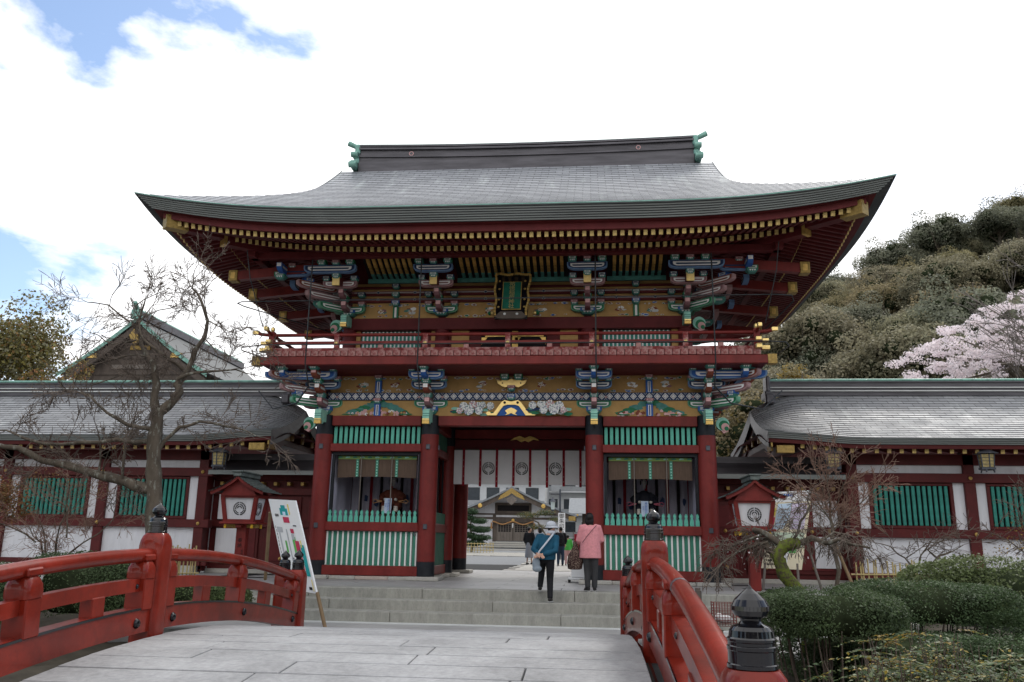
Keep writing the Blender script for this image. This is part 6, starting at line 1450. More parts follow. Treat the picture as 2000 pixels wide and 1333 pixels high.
# ------------------------------------------------------------------ big bare tree on the left
T={'trunk':([(-7.86,-.6),(-7.87,.2),(-7.89,0.75),(-7.96,1.43),(-8.01,1.89),(-8.08,2.36),(-8.11,2.84),(-8.13,3.24)],.17,.115,.0),
'left':([(-8.13,3.24),(-8.22,3.58),(-8.29,4.02),(-8.35,4.21),(-8.49,4.34),(-8.7,4.63),(-8.88,5.02),(-8.83,5.33),(-8.8,5.59)],.085,.012,.2),
'right':([(-8.13,3.24),(-8.03,3.32),(-7.87,3.49),(-7.77,3.68),(-7.86,3.81),(-7.8,3.9),(-7.69,4.08),(-7.57,4.49),(-7.4,4.74),(-7.36,5.06),(-7.53,5.50),(-7.7,5.70),(-7.66,5.90)],.10,.010,.3),
'r2':([(-7.8,3.9),(-7.47,4.05),(-7.21,4.11),(-6.88,4.18),(-6.49,4.08)],.035,.008,.4),'r3':([(-7.69,4.08),(-7.89,4.23),(-8.12,4.41),(-8.35,4.59),(-8.49,4.91),(-8.33,5.32)],.04,.008,-.5),
'ml':([(-8.11,2.94),(-8.55,3.0),(-8.83,3.18),(-9.19,3.51),(-9.76,3.59)],.045,.008,-.6),'mr':([(-8.07,2.46),(-7.95,2.74),(-7.7,3.0),(-7.3,3.1),(-6.75,3.0),(-6.25,2.89),(-5.81,2.74)],.045,.006,-.5),
'low':([(-8.04,1.82),(-8.64,1.98),(-9.02,2.06),(-9.55,2.21),(-10.15,2.33),(-10.5,2.54),(-10.84,2.59),(-11.39,2.73)],.105,.03,-.8),
's1':([(-8.65,2.02),(-8.6,2.66),(-8.53,2.93)],.03,.008,.2),'s2':([(-9.13,2.1),(-9.17,2.64),(-9.23,3.09)],.022,.006,.2),'s3':([(-9.04,2.1),(-8.8,2.55)],.018,.006,.2),
'll':([(-8.12,2.73),(-8.74,2.73),(-9.36,2.66),(-10.09,2.63),(-10.78,2.83),(-11.31,2.92)],.05,.012,.6),
'l4':([(-8.88,5.02),(-9.27,5.33),(-9.6,5.38),(-9.85,5.45)],.018,.006,.3),'l5':([(-8.72,4.66),(-9.17,4.59),(-9.62,4.82),(-9.95,4.93)],.02,.006,-.3),'l6':([(-8.49,4.34),(-8.94,4.41),(-9.46,4.36),(-9.97,4.31)],.02,.006,.4),'l7':([(-8.27,3.91),(-8.79,4.03),(-9.4,3.96),(-10.22,3.86)],.02,.006,-.4),
'l8':([(-7.36,5.06),(-7.05,4.9),(-6.63,4.75)],.014,.005,.3),'l9':([(-7.4,4.74),(-7.1,4.4),(-6.5,4.4)],.014,.005,-.3),'l10':([(-8.83,5.33),(-8.58,5.64),(-8.38,5.74)],.012,.005,.3),'l11':([(-8.86,4.92),(-8.51,5.12),(-8.12,5.32),(-7.95,5.63)],.016,.005,.5)}
o=thing('bare_tree','large leafless tree with crooked grey limbs in front of the left cloister','tree',(-7.86,15.0,-.6))
limbs_tree(o,T,15.0,'bark','twig',21,twl=.38,twn=3.0,lev=3,spread=.55,tw_r=.009,up=.12,skip=('trunk',),minr=.0048)
# young maple with reddish twigs
M_={'trunk':([(-10.51,-.5),(-10.50,-.1),(-10.51,.26)],.05,.045,0),'a':([(-10.51,0.26),(-10.77,0.54),(-10.98,0.84),(-11.26,1.23)],.03,.01,.3),'b':([(-10.51,0.26),(-10.43,0.65),(-10.35,0.94),(-10.21,1.44)],.03,.01,-.3),'c':([(-10.77,0.54),(-10.71,0.84),(-10.92,1.13)],.02,.008,.3),'d':([(-10.48,0.35),(-10.12,0.85),(-9.66,1.35)],.025,.008,.3),'e':([(-10.98,0.84),(-11.46,1.13),(-11.82,1.32)],.018,.008,-.4),'f':([(-10.35,0.94),(-10.58,1.44),(-10.81,1.84)],.018,.006,.4)}
o=thing('young_maple','slender multi-stemmed maple with reddish bare twigs before the left white panels','tree',(-10.5,16.2,-.5))
limbs_tree(o,M_,16.2,'bark','twig_red',5,twl=.42,twn=3.4,lev=3,spread=.5,tw_r=.006,up=.35,skip=('trunk',),minr=.0042)
C,Nn=cloud([(-.5,0,2.6,.9,.5,.35),(.5,.1,2.4,.6,.4,.35),(-1.2,0,2.3,.5,.4,.3)],900,3,.1); part_=link(leaf_mesh('buds',C,Nn,.035,['leaf_bud','twig_red'],3),'buds',o); part_['kind']='stuff'
# reddish-leaved shrub at the left edge
o=thing('budding_shrub','orange-brown budding shrub at the left edge by the cloister window','shrub',(-12.35,16.6,-.5))
limbs_tree(o,{'trunk':([(-12.35,-.5),(-12.4,.6),(-12.3,1.4)],.05,.02,.1),'a':([(-12.3,1.0),(-12.0,1.7),(-11.75,2.1)],.02,.006,.2),'b':([(-12.3,1.2),(-12.5,2.0)],.02,.006,-.2)},16.6,'bark','twig_red',6,twl=.4,twn=4,lev=2,tw_r=.006)
C,Nn=cloud([(.2,0,2.35,.55,.5,.35),(.5,.1,2.0,.4,.4,.3),(-.3,.1,2.3,.5,.4,.4)],2600,4,.2); link(leaf_mesh('leaves',C,Nn,.055,['leaf_bud','leaf_olive'],4,split=[.7,.3]),'leaves',o)['kind']='stuff'
# mossy weeping plum
Pm={'trunk':([(3.10,-.55),(3.08,-.1),(3.06,0.12),(2.99,0.33),(2.85,0.53),(2.76,0.72),(2.71,0.86),(2.81,0.99),(3.03,1.04)],.115,.085,.0),'a':([(2.74,0.86),(2.64,0.94),(2.59,1.05),(2.68,1.12),(2.52,1.1)],.07,.02,.3),'b':([(2.81,0.99),(2.6,1.16),(2.44,1.23),(2.47,1.19),(2.62,1.16)],.05,.022,-.3),'c':([(3.0,1.04),(3.2,1.12),(3.33,1.05),(3.5,1.10),(3.62,1.04),(3.9,0.99)],.05,.014,.4),'d':([(2.59,1.05),(2.29,0.95),(1.99,0.8),(1.8,0.67)],.022,.006,-.4),'e':([(2.92,1.04),(3.05,1.35),(3.18,1.57),(3.15,1.68)],.022,.010,.2),'f':([(2.5,1.15),(2.22,1.04),(2.07,0.93),(1.84,0.87)],.018,.006,.3),'g':([(3.33,1.07),(3.63,1.21),(3.98,1.14)],.022,.008,-.4)}
o=thing('weeping_plum','stunted plum tree with mossy crooked trunk and tangled drooping twigs','tree',(3.1,13.0,-.55))
limbs_tree(o,Pm,13.0,'bark_moss','twig',31,twl=.20,twn=22,lev=2,droop=.14,spread=.8,tw_r=.006,up=.1,skip=('trunk',),minr=.0042,trunk_n=14,limb_mt='bark')
C,Nn=cloud([(-.6,0,1.45,.7,.5,.3)],26,9,.1); link(leaf_mesh('blossoms',C,Nn,.03,['blossom'],9,1),'blossoms',o)['kind']='stuff'
# upright bare shrub with stake
Bs={'trunk':([(5.08,-.02),(5.08,0.16),(5.1,0.88),(5.09,1.39),(5.08,1.87),(5.04,2.24)],.055,.02,0),'a':([(5.09,1.30),(5.34,1.61),(5.73,1.98),(6.07,2.35)],.02,.006,.3),'b':([(5.08,1.5),(4.8,2.0),(4.5,2.34),(4.35,2.61)],.02,.006,-.3),'c':([(5.04,2.24),(5.1,2.56),(5.17,2.88)],.012,.005,.1),'d':([(5.09,1.51),(4.78,1.8),(4.46,2.0)],.014,.005,.3),'e':([(5.09,1.4),(5.61,1.71),(6.03,2.02)],.014,.005,-.3),'f':([(5.08,1.7),(5.3,2.2),(5.5,2.7)],.014,.005,.2),'g':([(5.07,1.6),(4.9,2.2),(4.75,2.75)],.014,.005,.2)}
o=thing('bare_shrub','upright twiggy leafless shrub tied to a stake before the right cloister','shrub',(5.08,18.75,0))
limbs_tree(o,Bs,18.75,'bark','twig_red',41,twl=.30,twn=12,lev=2,spread=.5,tw_r=.006,up=.55,skip=('trunk',),minr=.0055)
sk=thing('stake','leaning wooden stake supporting the bare shrub','stake',(5.5,18.9,0)); part(MB().tube([(0,-.2,-.05),(-.45,.0,1.35)],.035,'wood_pole',7),'stake_pole',sk)
for i,(lims,x0,lab) in enumerate((({'trunk':([(7.35,-.1),(7.35,.2),(7.35,0.49)],.03,.025,0),'a':([(7.35,0.49),(7.15,0.77),(6.89,1.02),(6.56,1.1)],.024,.008,.2),'b':([(7.35,0.49),(7.44,0.83),(7.63,1.12),(7.97,1.18)],.024,.008,-.2),'d':([(7.15,0.77),(7.52,1.1)],.014,.006,.2)},7.35,'low spreading bare plum bush against the nearest right white panel'),({'trunk':([(7.70,-.1),(7.70,.3),(7.72,0.56)],.05,.045,0),'c':([(7.72,0.56),(7.88,0.84),(8.11,0.9),(8.52,1.08)],.04,.01,.2),'e':([(7.8,.8),(7.7,.95),(7.95,1.15)],.025,.008,.2)},7.70,'small bare plum with a thick dark stump against the right white panel'),({'trunk':([(10.0,-.1),(10.0,.4),(9.9,.8)],.03,.02,0),'a':([(9.9,.8),(9.4,1.2),(8.9,1.4)],.018,.006,.2),'b':([(9.9,.8),(10.2,1.5),(10.1,2.2)],.018,.006,.2),'c':([(9.9,.9),(9.7,1.5),(9.6,2.0)],.015,.006,-.2)},10.0,'thin spreading shrub with yellow-green buds by the rightmost window'))):
    o=thing('bare_bush',lab,'bush',(x0,20.5,-.1)); limbs_tree(o,lims,20.5,'bark','twig',50+i,twl=.36,twn=5.5,lev=2,spread=.5,tw_r=.007,up=.15,skip=('trunk',),minr=.0055)
    if i==2: C,Nn=cloud([(-.2,0,1.5,.7,.5,.6),(-.6,0,1.1,.7,.4,.3)],420,8,.1); link(leaf_mesh('buds',C,Nn,.045,['leaf_yellow','leaf_olive'],8),'buds',o)['kind']='stuff'
# ------------------------------------------------------------------ clipped hedges
def hedge(label,x,y,z0,w,d,h,n,size,mt,seed,stems=True,name='clipped_hedge'):
    o=thing(name,label,'hedge',(x,y,z0)); q=np.random.RandomState(seed)
    # leaf positions on a superellipsoid cushion
    th=q.rand(n)*2*np.pi; ph=np.arcsin(q.uniform(-.55,1,n)); e=.55
    f=lambda v,p: np.sign(v)*np.abs(v)**p
    X=f(np.cos(ph),e)*f(np.cos(th),e)*w/2; Y_=f(np.cos(ph),e)*f(np.sin(th),e)*d/2; Z=f(np.sin(ph),.7)*h*.5
    Nn=np.stack([X/(w/2)**2,Y_/(d/2)**2,Z/(h/2)**2],1); Nn/=np.linalg.norm(Nn,axis=1,keepdims=True)+1e-9
    wob=1+.05*np.sin(X*5+seed)+.05*np.sin(Y_*6+X*3)+.03*q.normal(size=n)-.10*q.rand(n)**3
    C=np.stack([X*wob,Y_*wob,Z*wob+h*.62+ (.35 if stems else 0)],1)
    Nr=Nn*.55+q.normal(size=(n,3))*.45+np.array([0,0,.3]); Nr/=np.linalg.norm(Nr,axis=1,keepdims=True)
    lm=link(leaf_mesh('foliage',C,Nr,size,[mt],seed,.6),'foliage',o); lm['kind']='stuff'
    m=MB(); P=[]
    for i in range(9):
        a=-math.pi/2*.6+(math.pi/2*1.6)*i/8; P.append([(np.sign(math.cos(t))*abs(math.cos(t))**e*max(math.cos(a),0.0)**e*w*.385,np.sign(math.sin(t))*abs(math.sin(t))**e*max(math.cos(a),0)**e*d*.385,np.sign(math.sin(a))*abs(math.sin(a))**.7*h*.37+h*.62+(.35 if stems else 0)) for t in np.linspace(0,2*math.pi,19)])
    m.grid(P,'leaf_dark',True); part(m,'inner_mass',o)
    if stems:
        qq=random.Random(seed); st_=MB()
        for _ in range(26):
            sx,sy=qq.uniform(-.42,.42)*w,qq.uniform(-.42,.42)*d; st_.tube([(sx*.8,sy*.8,-.1),(sx*.9+qq.gauss(0,.04),sy*.9,h*.3),(sx,sy,h*.5+.3)],[.014,.011,.008],'twig',5)
        ss=part(st_,'stems',o); ss['kind']='stuff'
    return o
hedge('clipped flat-topped hedge nearest the bridge on the right',2.86,11.0,-.55,1.72,1.5,.62,26000,.027,'leaf_hedge',1)
hedge('long clipped flat-topped hedge behind the foremost right one',4.65,13.0,-.55,2.3,1.6,.66,28000,.030,'leaf_hedge',2)
hedge('tall rounded azalea hedge at the right edge under the white panels',6.9,15.3,-.55,3.2,1.8,1.25,20000,.05,'leaf_azalea',3,False)
hedge('rounded hedge seen through the bridge rails on the left',-8.1,13.6,-.55,2.0,1.3,1.12,20000,.032,'leaf_hedge',4,False)
hedge('low dark hedge at the left edge behind the handrail',-9.3,12.2,-.55,1.9,1.2,.98,18000,.032,'leaf_hedge',5,False)
hedge('small hedge behind the far left bridge span',-6.9,14.9,-.55,1.9,1.1,.70,14000,.036,'leaf_azalea',6,False)
hedge('low dark undergrowth beneath the long clipped hedge',5.6,12.0,-.95,3.0,1.6,.80,15000,.036,'leaf_hedge',8,False)
hedge('dark undergrowth under the tall azalea hedge at the right edge',7.6,13.6,-.95,3.4,1.8,1.0,14000,.04,'leaf_hedge',9,False)
hedge('dark hedge mass behind the foremost right hedge',3.9,12.0,-.9,2.8,1.6,.75,16000,.034,'leaf_hedge',7,False)
# ------------------------------------------------------------------ nandina thicket in the right foreground
def nandina(label,x,y,z0,w,d,h,ns,seed,mats,split,size=.048):
    o=thing('nandina_bush',label,'bush',(x,y,z0)); q=random.Random(seed); C=[];Nn=[]; st_=MB()
    for i in range(ns):
        bx_,by_=q.uniform(-.5,.5)*w,q.uniform(-.5,.5)*d; hh=h*q.uniform(.55,1.05)*(1-.35*abs(bx_)/w*2*.6); ln=Vector((q.gauss(-.10,.25),q.gauss(-.15,.2),1)).normalized()
        p0=Vector((bx_,by_,0)); p1=p0+ln*hh; st_.tube([p0,p0.lerp(p1,.5)+Vector((0,0,.02)),p1],[.007,.006,.003],'twig',4,cap=False)
        for f in range(q.randint(4,7)):
            a=q.uniform(0,6.28); fl=q.uniform(.14,.28)*h/.8; dr=Vector((math.cos(a),math.sin(a),q.uniform(-.25,.35))).normalized(); s0=p0.lerp(p1,q.uniform(.5,1))
            sd_=dr.cross(Vector((0,0,1))).normalized()
            for k in range(9):
                t=(k+1)/9; c=s0+dr*fl*t+Vector((0,0,-.10*fl*t*t*3))
                for sg in (-1,1): C.append(c+sd_*sg*.030); nv=Vector((q.gauss(0,.25),q.gauss(0,.25),1))+dr*.2-sd_*sg*.25; Nn.append(nv.normalized())
    link(leaf_mesh('leaflets',[tuple(c) for c in C],[tuple(c) for c in Nn],size,mats,seed,.42,split),'leaflets',o)['kind']='stuff'
    part(st_,'stems',o)['kind']='stuff'
    return o
nandina('yellow-tipped nandina bush between the hedges and the rocks',2.85,7.6,-.85,1.3,.9,1.22,200,1,['leaf_nandina','leaf_yellow','leaf_hedge'],[.5,.12,.38])
nandina('broad glossy nandina thicket filling the lower right corner',4.0,6.8,-.95,2.6,1.3,1.28,480,2,['leaf_nandina','leaf_hedge','leaf_yellow'],[.55,.42,.03])
nandina('nandina clump reaching the right edge behind the thicket',5.0,8.0,-.85,2.0,1.0,1.25,280,3,['leaf_hedge','leaf_nandina','leaf_yellow'],[.5,.46,.04])
nandina('sparse yellow nandina sprig rising before the middle hedge',3.25,9.2,-.75,.5,.4,1.15,16,4,['leaf_yellow','leaf_nandina'],[.75,.25])
def rock(label,x,y,z,s,seed):
    q=random.Random(seed); bm=bmesh.new(); bmesh.ops.create_icosphere(bm,subdivisions=3,radius=1)
    for v in bm.verts:
        n=v.co.normalized(); k=1+.18*math.sin(n.x*3+seed)+.14*math.sin(n.y*4+seed*2)+.12*math.sin(n.z*5+n.x*4); v.co=Vector((n.x*s[0]*k,n.y*s[1]*k,n.z*s[2]*k))
    mb=MB(); bm.verts.index_update(); mb.add([tuple(v.co) for v in bm.verts],[[v.index for v in f.verts] for f in bm.faces],'rock',True); bm.free()
    return tag(part(mb,'rock',loc=(x,y,z)),label,'rock')
rock('pale mossy rock at the foot of the nearest bridge post',1.55,6.3,-.72,(.32,.3,.34),1); rock('mossy rock under the yellow nandina',2.2,6.5,-.85,(.36,.3,.34),2); rock('dark rock half hidden behind the near post',1.5,7.5,-.85,(.4,.35,.4),3); rock('weathered rock in the stream bank at the right',2.9,6.2,-1.0,(.5,.35,.32),4)
# ------------------------------------------------------------------ bamboo fences, basket
def bamboo_fence(label,x0,x1,y,z,h,n,seed):
    o=thing('bamboo_fence',label,'fence',((x0+x1)/2,y,z)); q=random.Random(seed); w=x1-x0
    for k in range(n):
        x=-w/2+w*(k+.5)/n
        for e in ((0,) if q.random()<.4 else (-.022,.022)): part(MB().tube([(x+e,0,-.1),(x+e+q.gauss(0,.008),0,h*q.uniform(.9,1.08))],.017,'bamboo',7),'bamboo_stake',o)
    for zz in (.22*h,.6*h): part(MB().tube([(-w/2-.05,-.03,zz),(w/2+.05,-.03,zz+.02)],.016,'bamboo',7),'bamboo_rail',o)
bamboo_fence('low bamboo stake fence before the right white panel',5.5,6.8,18.95,0,.72,10,1); bamboo_fence('low bamboo fence glimpsed over the left handrail',-9.7,-8.9,19.0,0,.78,8,2)
o=thing('wire_basket','reddish wire mesh basket with white litter beside the right bridge post','basket',(1.82,12.4,-.5))
m=MB()
for k in range(9):
    t=k/8*.3-.15
    for y in (-.12,.12): m.tube([(t,y,.42),(t,y,.72)],.004,'mesh_red',4)
    z=.42+.3*k/8
    for y in (-.12,.12): m.tube([(-.15,y,z),(.15,y,z)],.004,'mesh_red',4)
    for x in (-.15,.15): m.tube([(x,-.12,z),(x,.12,z)],.004,'mesh_red',4)
part(m,'wire_mesh',o)
for x in (-.15,.15):
    for y in (-.12,.12): part(MB().tube([(x,y,-.1),(x,y,.73)],.008,'mesh_red',5),'basket_leg',o)
m=MB(); ell(m,(.02,0,.50),(.10,.08,.06),'white_paint'); ell(m,(-.06,.02,.52),(.06,.06,.06),'white_paint'); part(m,'litter',o)
for i,(x,y) in enumerate(((1.55,12.9),(1.62,13.6))): tag(part(MB().tube([(0,0,-.2),(0,0,.95)],.04,'wood_grey',8),'wooden_stake',loc=(x,y,-.6)),('grey wooden stake just right of the far bridge post','second grey stake behind the wire basket')[i],'stake')
# ------------------------------------------------------------------ forest on the hill
def hz(x,y): 
    a=40+.46*(x-45) if x>45 else 40-.85*(45-x)
    a=max(0,min(a,75)); return a*math.exp(-((min(y,150)-150)/58)**2)*math.exp(-(max(0,y-190)/60)**2)+11*math.exp(-((x-28)/16)**2-((y-84)/17)**2)-1.5
P=[[(x,y,hz(x,y)) for x in np.linspace(-40,300,42)] for y in np.linspace(45,330,42)]
structure(part(MB().grid(P,'leaf_dark',True),'wooded_hill'))
protos=[]
for k,(mt,n,size,R3) in enumerate((('leaf_forest',21000,.21,(5.2,5.2,4.6)),('leaf_forest2',21000,.21,(5.0,5.2,4.2)),('leaf_forest3',19000,.20,(4.6,4.6,4.4)),('leaf_forest',21000,.21,(5.8,5.0,4.0)))):
    B=crown_blobs(R3,95,100+k,(.13,.36)); C,Nn=cloud(B,n,k,.72,.35,.5); C[:,2]+=6.2
    me=leaf_mesh('crown',C,Nn,size,[mt],k,.7); tr=MB(); q=random.Random(k)
    tr.tube([(0,0,-1.5),(.1,0,2.5),(.0,.1,5.5)],[.35,.28,.16],'bark',7)
    for i in range(7): a=q.uniform(0,6.28); tr.tube([(0,0,3+q.random()*2),(math.cos(a)*1.8,math.sin(a)*1.8,5.5),(math.cos(a)*3.4,math.sin(a)*3.4,7.2)],[.14,.1,.05],'bark',5)
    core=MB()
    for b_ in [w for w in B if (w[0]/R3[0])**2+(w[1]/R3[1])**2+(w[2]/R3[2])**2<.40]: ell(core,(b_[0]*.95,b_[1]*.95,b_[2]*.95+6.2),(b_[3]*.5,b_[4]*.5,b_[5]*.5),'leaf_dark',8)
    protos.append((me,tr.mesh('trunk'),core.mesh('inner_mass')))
q=random.Random(77); spots=[]
for y in (62,68,74,80,87,95,104,114,126,140,156,174):
    st_=5.0+y*.014; x=.19*y
    while x<(.82*y if y<130 else .64*y)+4:
        spots.append((x+q.uniform(-2,2),y+q.uniform(-4,4))); x+=st_*q.uniform(.75,1.1)
for i,(x,y) in enumerate(spots):
    pi=q.choice((0,0,1,1,2,3)); me,tr,co=protos[pi]; s=q.uniform(.85,1.25); z=hz(x,y); tone=('mid olive','dark grey-green','brownish','broad spreading olive')[pi]
    near=y<84; lb=tone+(' evergreen tree at the foot of the wooded hill on the right' if near else (' evergreen tree on the middle slope of the wooded hill' if y<120 else ' evergreen tree near the crest of the wooded hill'))
    o=thing('hillside_tree',lb,'tree',(x,y,z),(0,0,q.uniform(0,6.28)),lb.replace(' tree ',' trees ')); o.scale=(s,s,s*q.uniform(.9,1.15))
    link(me,'crown',o); link(tr,'trunk',o); link(co,'inner_mass',o)['kind']='stuff'
def solo_tree(label,x,y,z,R3,nb,n,size,mats,seed,zc,split=None,name='evergreen_tree',inner=.6,core=True,trunk=.3):
    o=thing(name,label,'tree',(x,y,z)); B=crown_blobs(R3,nb,seed); C,Nn=cloud(B,n,seed,inner,.3,.55); C[:,2]+=zc
    link(leaf_mesh('crown',C,Nn,size,mats,seed,.65,split),'crown',o); tr=MB(); q=random.Random(seed)
    tr.tube([(0,0,-1),(.15,0,zc*.4),(0,.1,zc)],[trunk,trunk*.75,trunk*.4],'bark',8)
    for i in range(9): a=q.uniform(0,6.28); r_=q.uniform(.4,.8); tr.tube([(0,0,zc*q.uniform(.45,.9)),(math.cos(a)*R3[0]*.4,math.sin(a)*R3[1]*.4,zc+R3[2]*.05),(math.cos(a)*R3[0]*r_,math.sin(a)*R3[1]*r_,zc+R3[2]*q.uniform(-.1,.5))],[trunk*.35,trunk*.2,trunk*.08],'bark',5)
    part(tr,'trunk',o)
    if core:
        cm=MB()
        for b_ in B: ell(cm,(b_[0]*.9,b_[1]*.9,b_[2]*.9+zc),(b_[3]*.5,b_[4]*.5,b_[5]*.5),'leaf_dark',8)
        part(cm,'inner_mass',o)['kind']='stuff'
    return o
solo_tree('olive-brown evergreen tree rising behind the left cloister roof at the left edge',-34.4,45,0,(5.6,4.4,5.2),50,20000,.20,['leaf_olive','leaf_forest','leaf_bud'],201,10.4,[.6,.3,.1],core=False)
solo_tree('lower yellowish shrub tree between the olive tree and the hall roof',-28.6,43,0,(2.6,2.0,2.2),20,4500,.17,['leaf_olive','leaf_bud'],202,8.3,[.7,.3],core=False)
solo_tree('yellow-green tree seen in the gap between the gate and the right cloister',6.9,37,0,(3.3,2.6,3.4),30,9000,.16,['leaf_forest3','leaf_olive'],203,5.2,[.6,.4])
solo_tree('small bright yellow tree tip above the right cloister ridge',10.6,44,0,(1.2,1.2,1.3),10,1800,.13,['leaf_yellow','leaf_forest3'],204,9.2,[.4,.6],core=False)
# cherry in blossom
o=thing('cherry_tree','cherry tree in pale pink blossom behind the right cloister roof','tree',(22.5,42,0))
q=np.random.RandomState(5); B=[]
for k in range(420):
    a=q.uniform(0,2*np.pi); rr_=q.uniform(.1,1)**.6; x=math.cos(a)*rr_*8.0; y=math.sin(a)*rr_*4.0; z=14.2-abs(x)*.62*(.75 if x>0 else 1)+q.uniform(-3.0,.6)-abs(y)*.15; B.append((x,y,z,q.uniform(.22,.62),q.uniform(.2,.5),q.uniform(.12,.26)))
C,Nn=cloud(B,38000,6,.2,.2,.7); link(leaf_mesh('blossom_crown',C,Nn,.105,['blossom'],6,.85),'crown',o)
tr=MB(); tr.tube([(0,0,-1),(.3,0,4),(.2,.2,7)],[.5,.4,.3],'bark',8); qq=random.Random(2)
for k in range(0,420,5): b_=B[k]; tr.tube([(.2,.2,6.5),(b_[0]*.4,b_[1]*.4,8.2+.15*b_[2]),(b_[0],b_[1],b_[2]-.1)],[.12,.07,.02],'bark',5)
part(tr,'trunk',o)
# bare pale tree at the far right edge
o=thing('bare_tree','pale leafless tree with fanning twigs at the far right edge','tree',(20.6,36,0)); qq=random.Random(9); tw=MB(); tr=MB()
tr.tube([(0,0,-1),(0,0,6),(-.2,0,9)],[.25,.18,.1],'wood_grey',8); part(tr,'trunk',o)
for k in range(13): grow(tw,(qq.uniform(-.5,.3),qq.uniform(-.5,.5),qq.uniform(4,10)),(qq.gauss(-.75,.35),qq.gauss(0,.4),1),2.6,.035,3,qq,'wood_grey',.35,0,(2,3),1,.8,.012)
part(tw,'twigs',o)['kind']='stuff'
# ------------------------------------------------------------------ shrine hall roof behind the left cloister
o=thing('shrine_hall','shrine hall with steep gabled copper roof behind the left cloister','building',(-34.6,60,0))
def hp(u,y): a=abs(u); return (u*6.0,y,17.35-5.6*(a*.92-.0*a)+1.35*a*a*.55)
m=MB(); us=np.linspace(0,1,10)
for sg in (-1,1):
    m.grid([[hp(sg*u,y) for u in us] for y in (-.6,6,12,19)],'roof_lip',True)
rf=part(m,'roof',o)
m=MB()
for sg in (-1,1):
    A=[hp(sg*u,-.62) for u in us]; B=[(p[0],p[1],p[2]-.35) for p in A]; m.grid([A,B],'copper_green',False); C_=[(p[0]*.98,p[1]+.15,p[2]-.1) for p in B]; D_=[(p[0],p[1],p[2]-.55) for p in C_]; m.grid([C_,D_],'wood_dark',False)
part(m,'barge_board',rf)
m=MB(); m.add([(-5.2,.4,13.0),(5.2,.4,13.0),(2.6,.4,15.0),(0,.4,16.9),(-2.6,.4,15.0)],[(0,1,2,3,4)],'wood_dark'); m.box(-5,5,.5,18,0,13.2,'wood_dark'); part(m,'gable_wall',o)
for z,w,mt in ((13.6,4.2,'wood_grey'),(14.4,2.6,'wood_dark'),(15.1,1.6,'gold_dull')): part(MB().cbox((0,.33,z),(w,.1,.32),mt,0),'gable_panel',o)
part(MB().prism([(-.5,0),(0,.7),(.5,0),(.25,-.5),(0,-.8),(-.25,-.5)],-.1,.1,'gold_dull'),'gable_pendant',o,loc=(0,-.5,15.9))
for s in (-1,1): part(MB().cbox((s*3.4,-.5,14.3),(.9,.1,.35),'gold',.02),'gold_plate',o,rot=(0,0,0))
m=MB(); m.box(-.35,.35,-.7,19,17.2,17.75,'copper_dark'); m.tube([(0,-.8,17.85),(0,19,17.85)],.16,'copper_green',8); m.cbox((0,-.75,17.5),(.9,.2,.8),'copper_green',.08); m.tube([(0,-.7,17.9),(0,-1.2,18.35)],.16,'copper_green',8); part(m,'ridge',rf)
# ------------------------------------------------------------------ office hall in the courtyard
oh=thing('courtyard_hall','white-walled wooden hall with a low gable and latticed doors seen through the gate','building',(-6.35,70,.45))
def op(mb,name,p=None,**k): return part(mb,name,p or oh,**k)
op(MB().box(-3.9,3.9,0,7,0,2.9,'plaster'),'wall')
for x in (-3.9,-1.55,1.55,3.9): op(MB().box(x-.13,x+.13,-.08,.1,.3,2.7,'wood_dark'),'wall_post')
for z0,z1 in ((1.55,1.68),(2.28,2.45),(2.62,2.75)): op(MB().box(-4.0,4.0,-.06,.05,z0,z1,'wood_dark'),'wall_beam')
ent=op(MB().box(-1.42,1.42,-.10,.02,.55,2.45,'wood_dark'),'entrance_frame')
for s in (-1,1):
    d=op(MB().box(s*.68-.64,s*.68+.64,-.14,-.10,.56,1.95,'wood_grey'),'door')
    for k in range(5): part(MB().box(s*.68-.52+.215*k,s*.68-.52+.215*k+.17,-.15,-.14,1.25,1.85,'dark'),'door_pane',d)
    for k in range(4): part(MB().box(s*.68-.56,s*.68+.56,-.156,-.15,1.25+.155*k,1.28+.155*k,'wood_grey'),'lattice_bar',d)
    for k in range(5): part(MB().box(s*.68-.58+.25*k,s*.68-.58+.25*k+.02,-.152,-.14,.6,1.2,'wood_dark'),'board_joint',d)
op(MB().box(-1.3,1.3,-.16,-.12,2.05,2.35,'wood_dark'),'transom'); op(MB().lathe([(.13,0),(.12,.02),(0,.025)],'gold',n=12),'gold_crest',loc=(0,-.17,2.2),rot=(R(90),0,0))
P=[(-1.7+3.4*t,-.35,1.98+.12*math.cos(t*math.pi*4)) for t in np.linspace(0,1,17)]; op(MB().tube(P,.055,'cord_tan',7),'straw_rope')
for x in (-1.75,1.75): op(MB().tube([(x,-.35,2.0),(x,-.35,1.5)],[.05,.09],'cord_tan',7),'rope_tassel')
op(MB().tube([(0,-.4,1.95),(.0,-.4,1.6)],[.06,.04],'white_paint',6),'paper_streamer')
us=np.linspace(0,1,9)
def gp2(u,y): a=abs(u); return (u*5.2+.0,y,4.85-2.75*a+.55*a*a)
m=MB()
for sg in (-1,1): m.grid([[gp2(sg*u,y) for u in us] for y in (-1.6,2,7.5)],'tile_grey',True)
rf=op(m,'roof')
m=MB()
for sg in (-1,1):
    A=[gp2(sg*u,-1.62) for u in us]; m.grid([A,[(p[0],p[1],p[2]-.16) for p in A]],'tile_grey',False); B=[(p[0],p[1]+.12,p[2]-.14) for p in A]; m.grid([B,[(p[0],p[1],p[2]-.42) for p in B]],'wood_dark',False); m.grid([[(p[0],p[1],p[2]-.3) for p in B],[(p[0],0,p[2]-.25) for p in B]],'wood_dark',False)
part(m,'barge_board',rf)
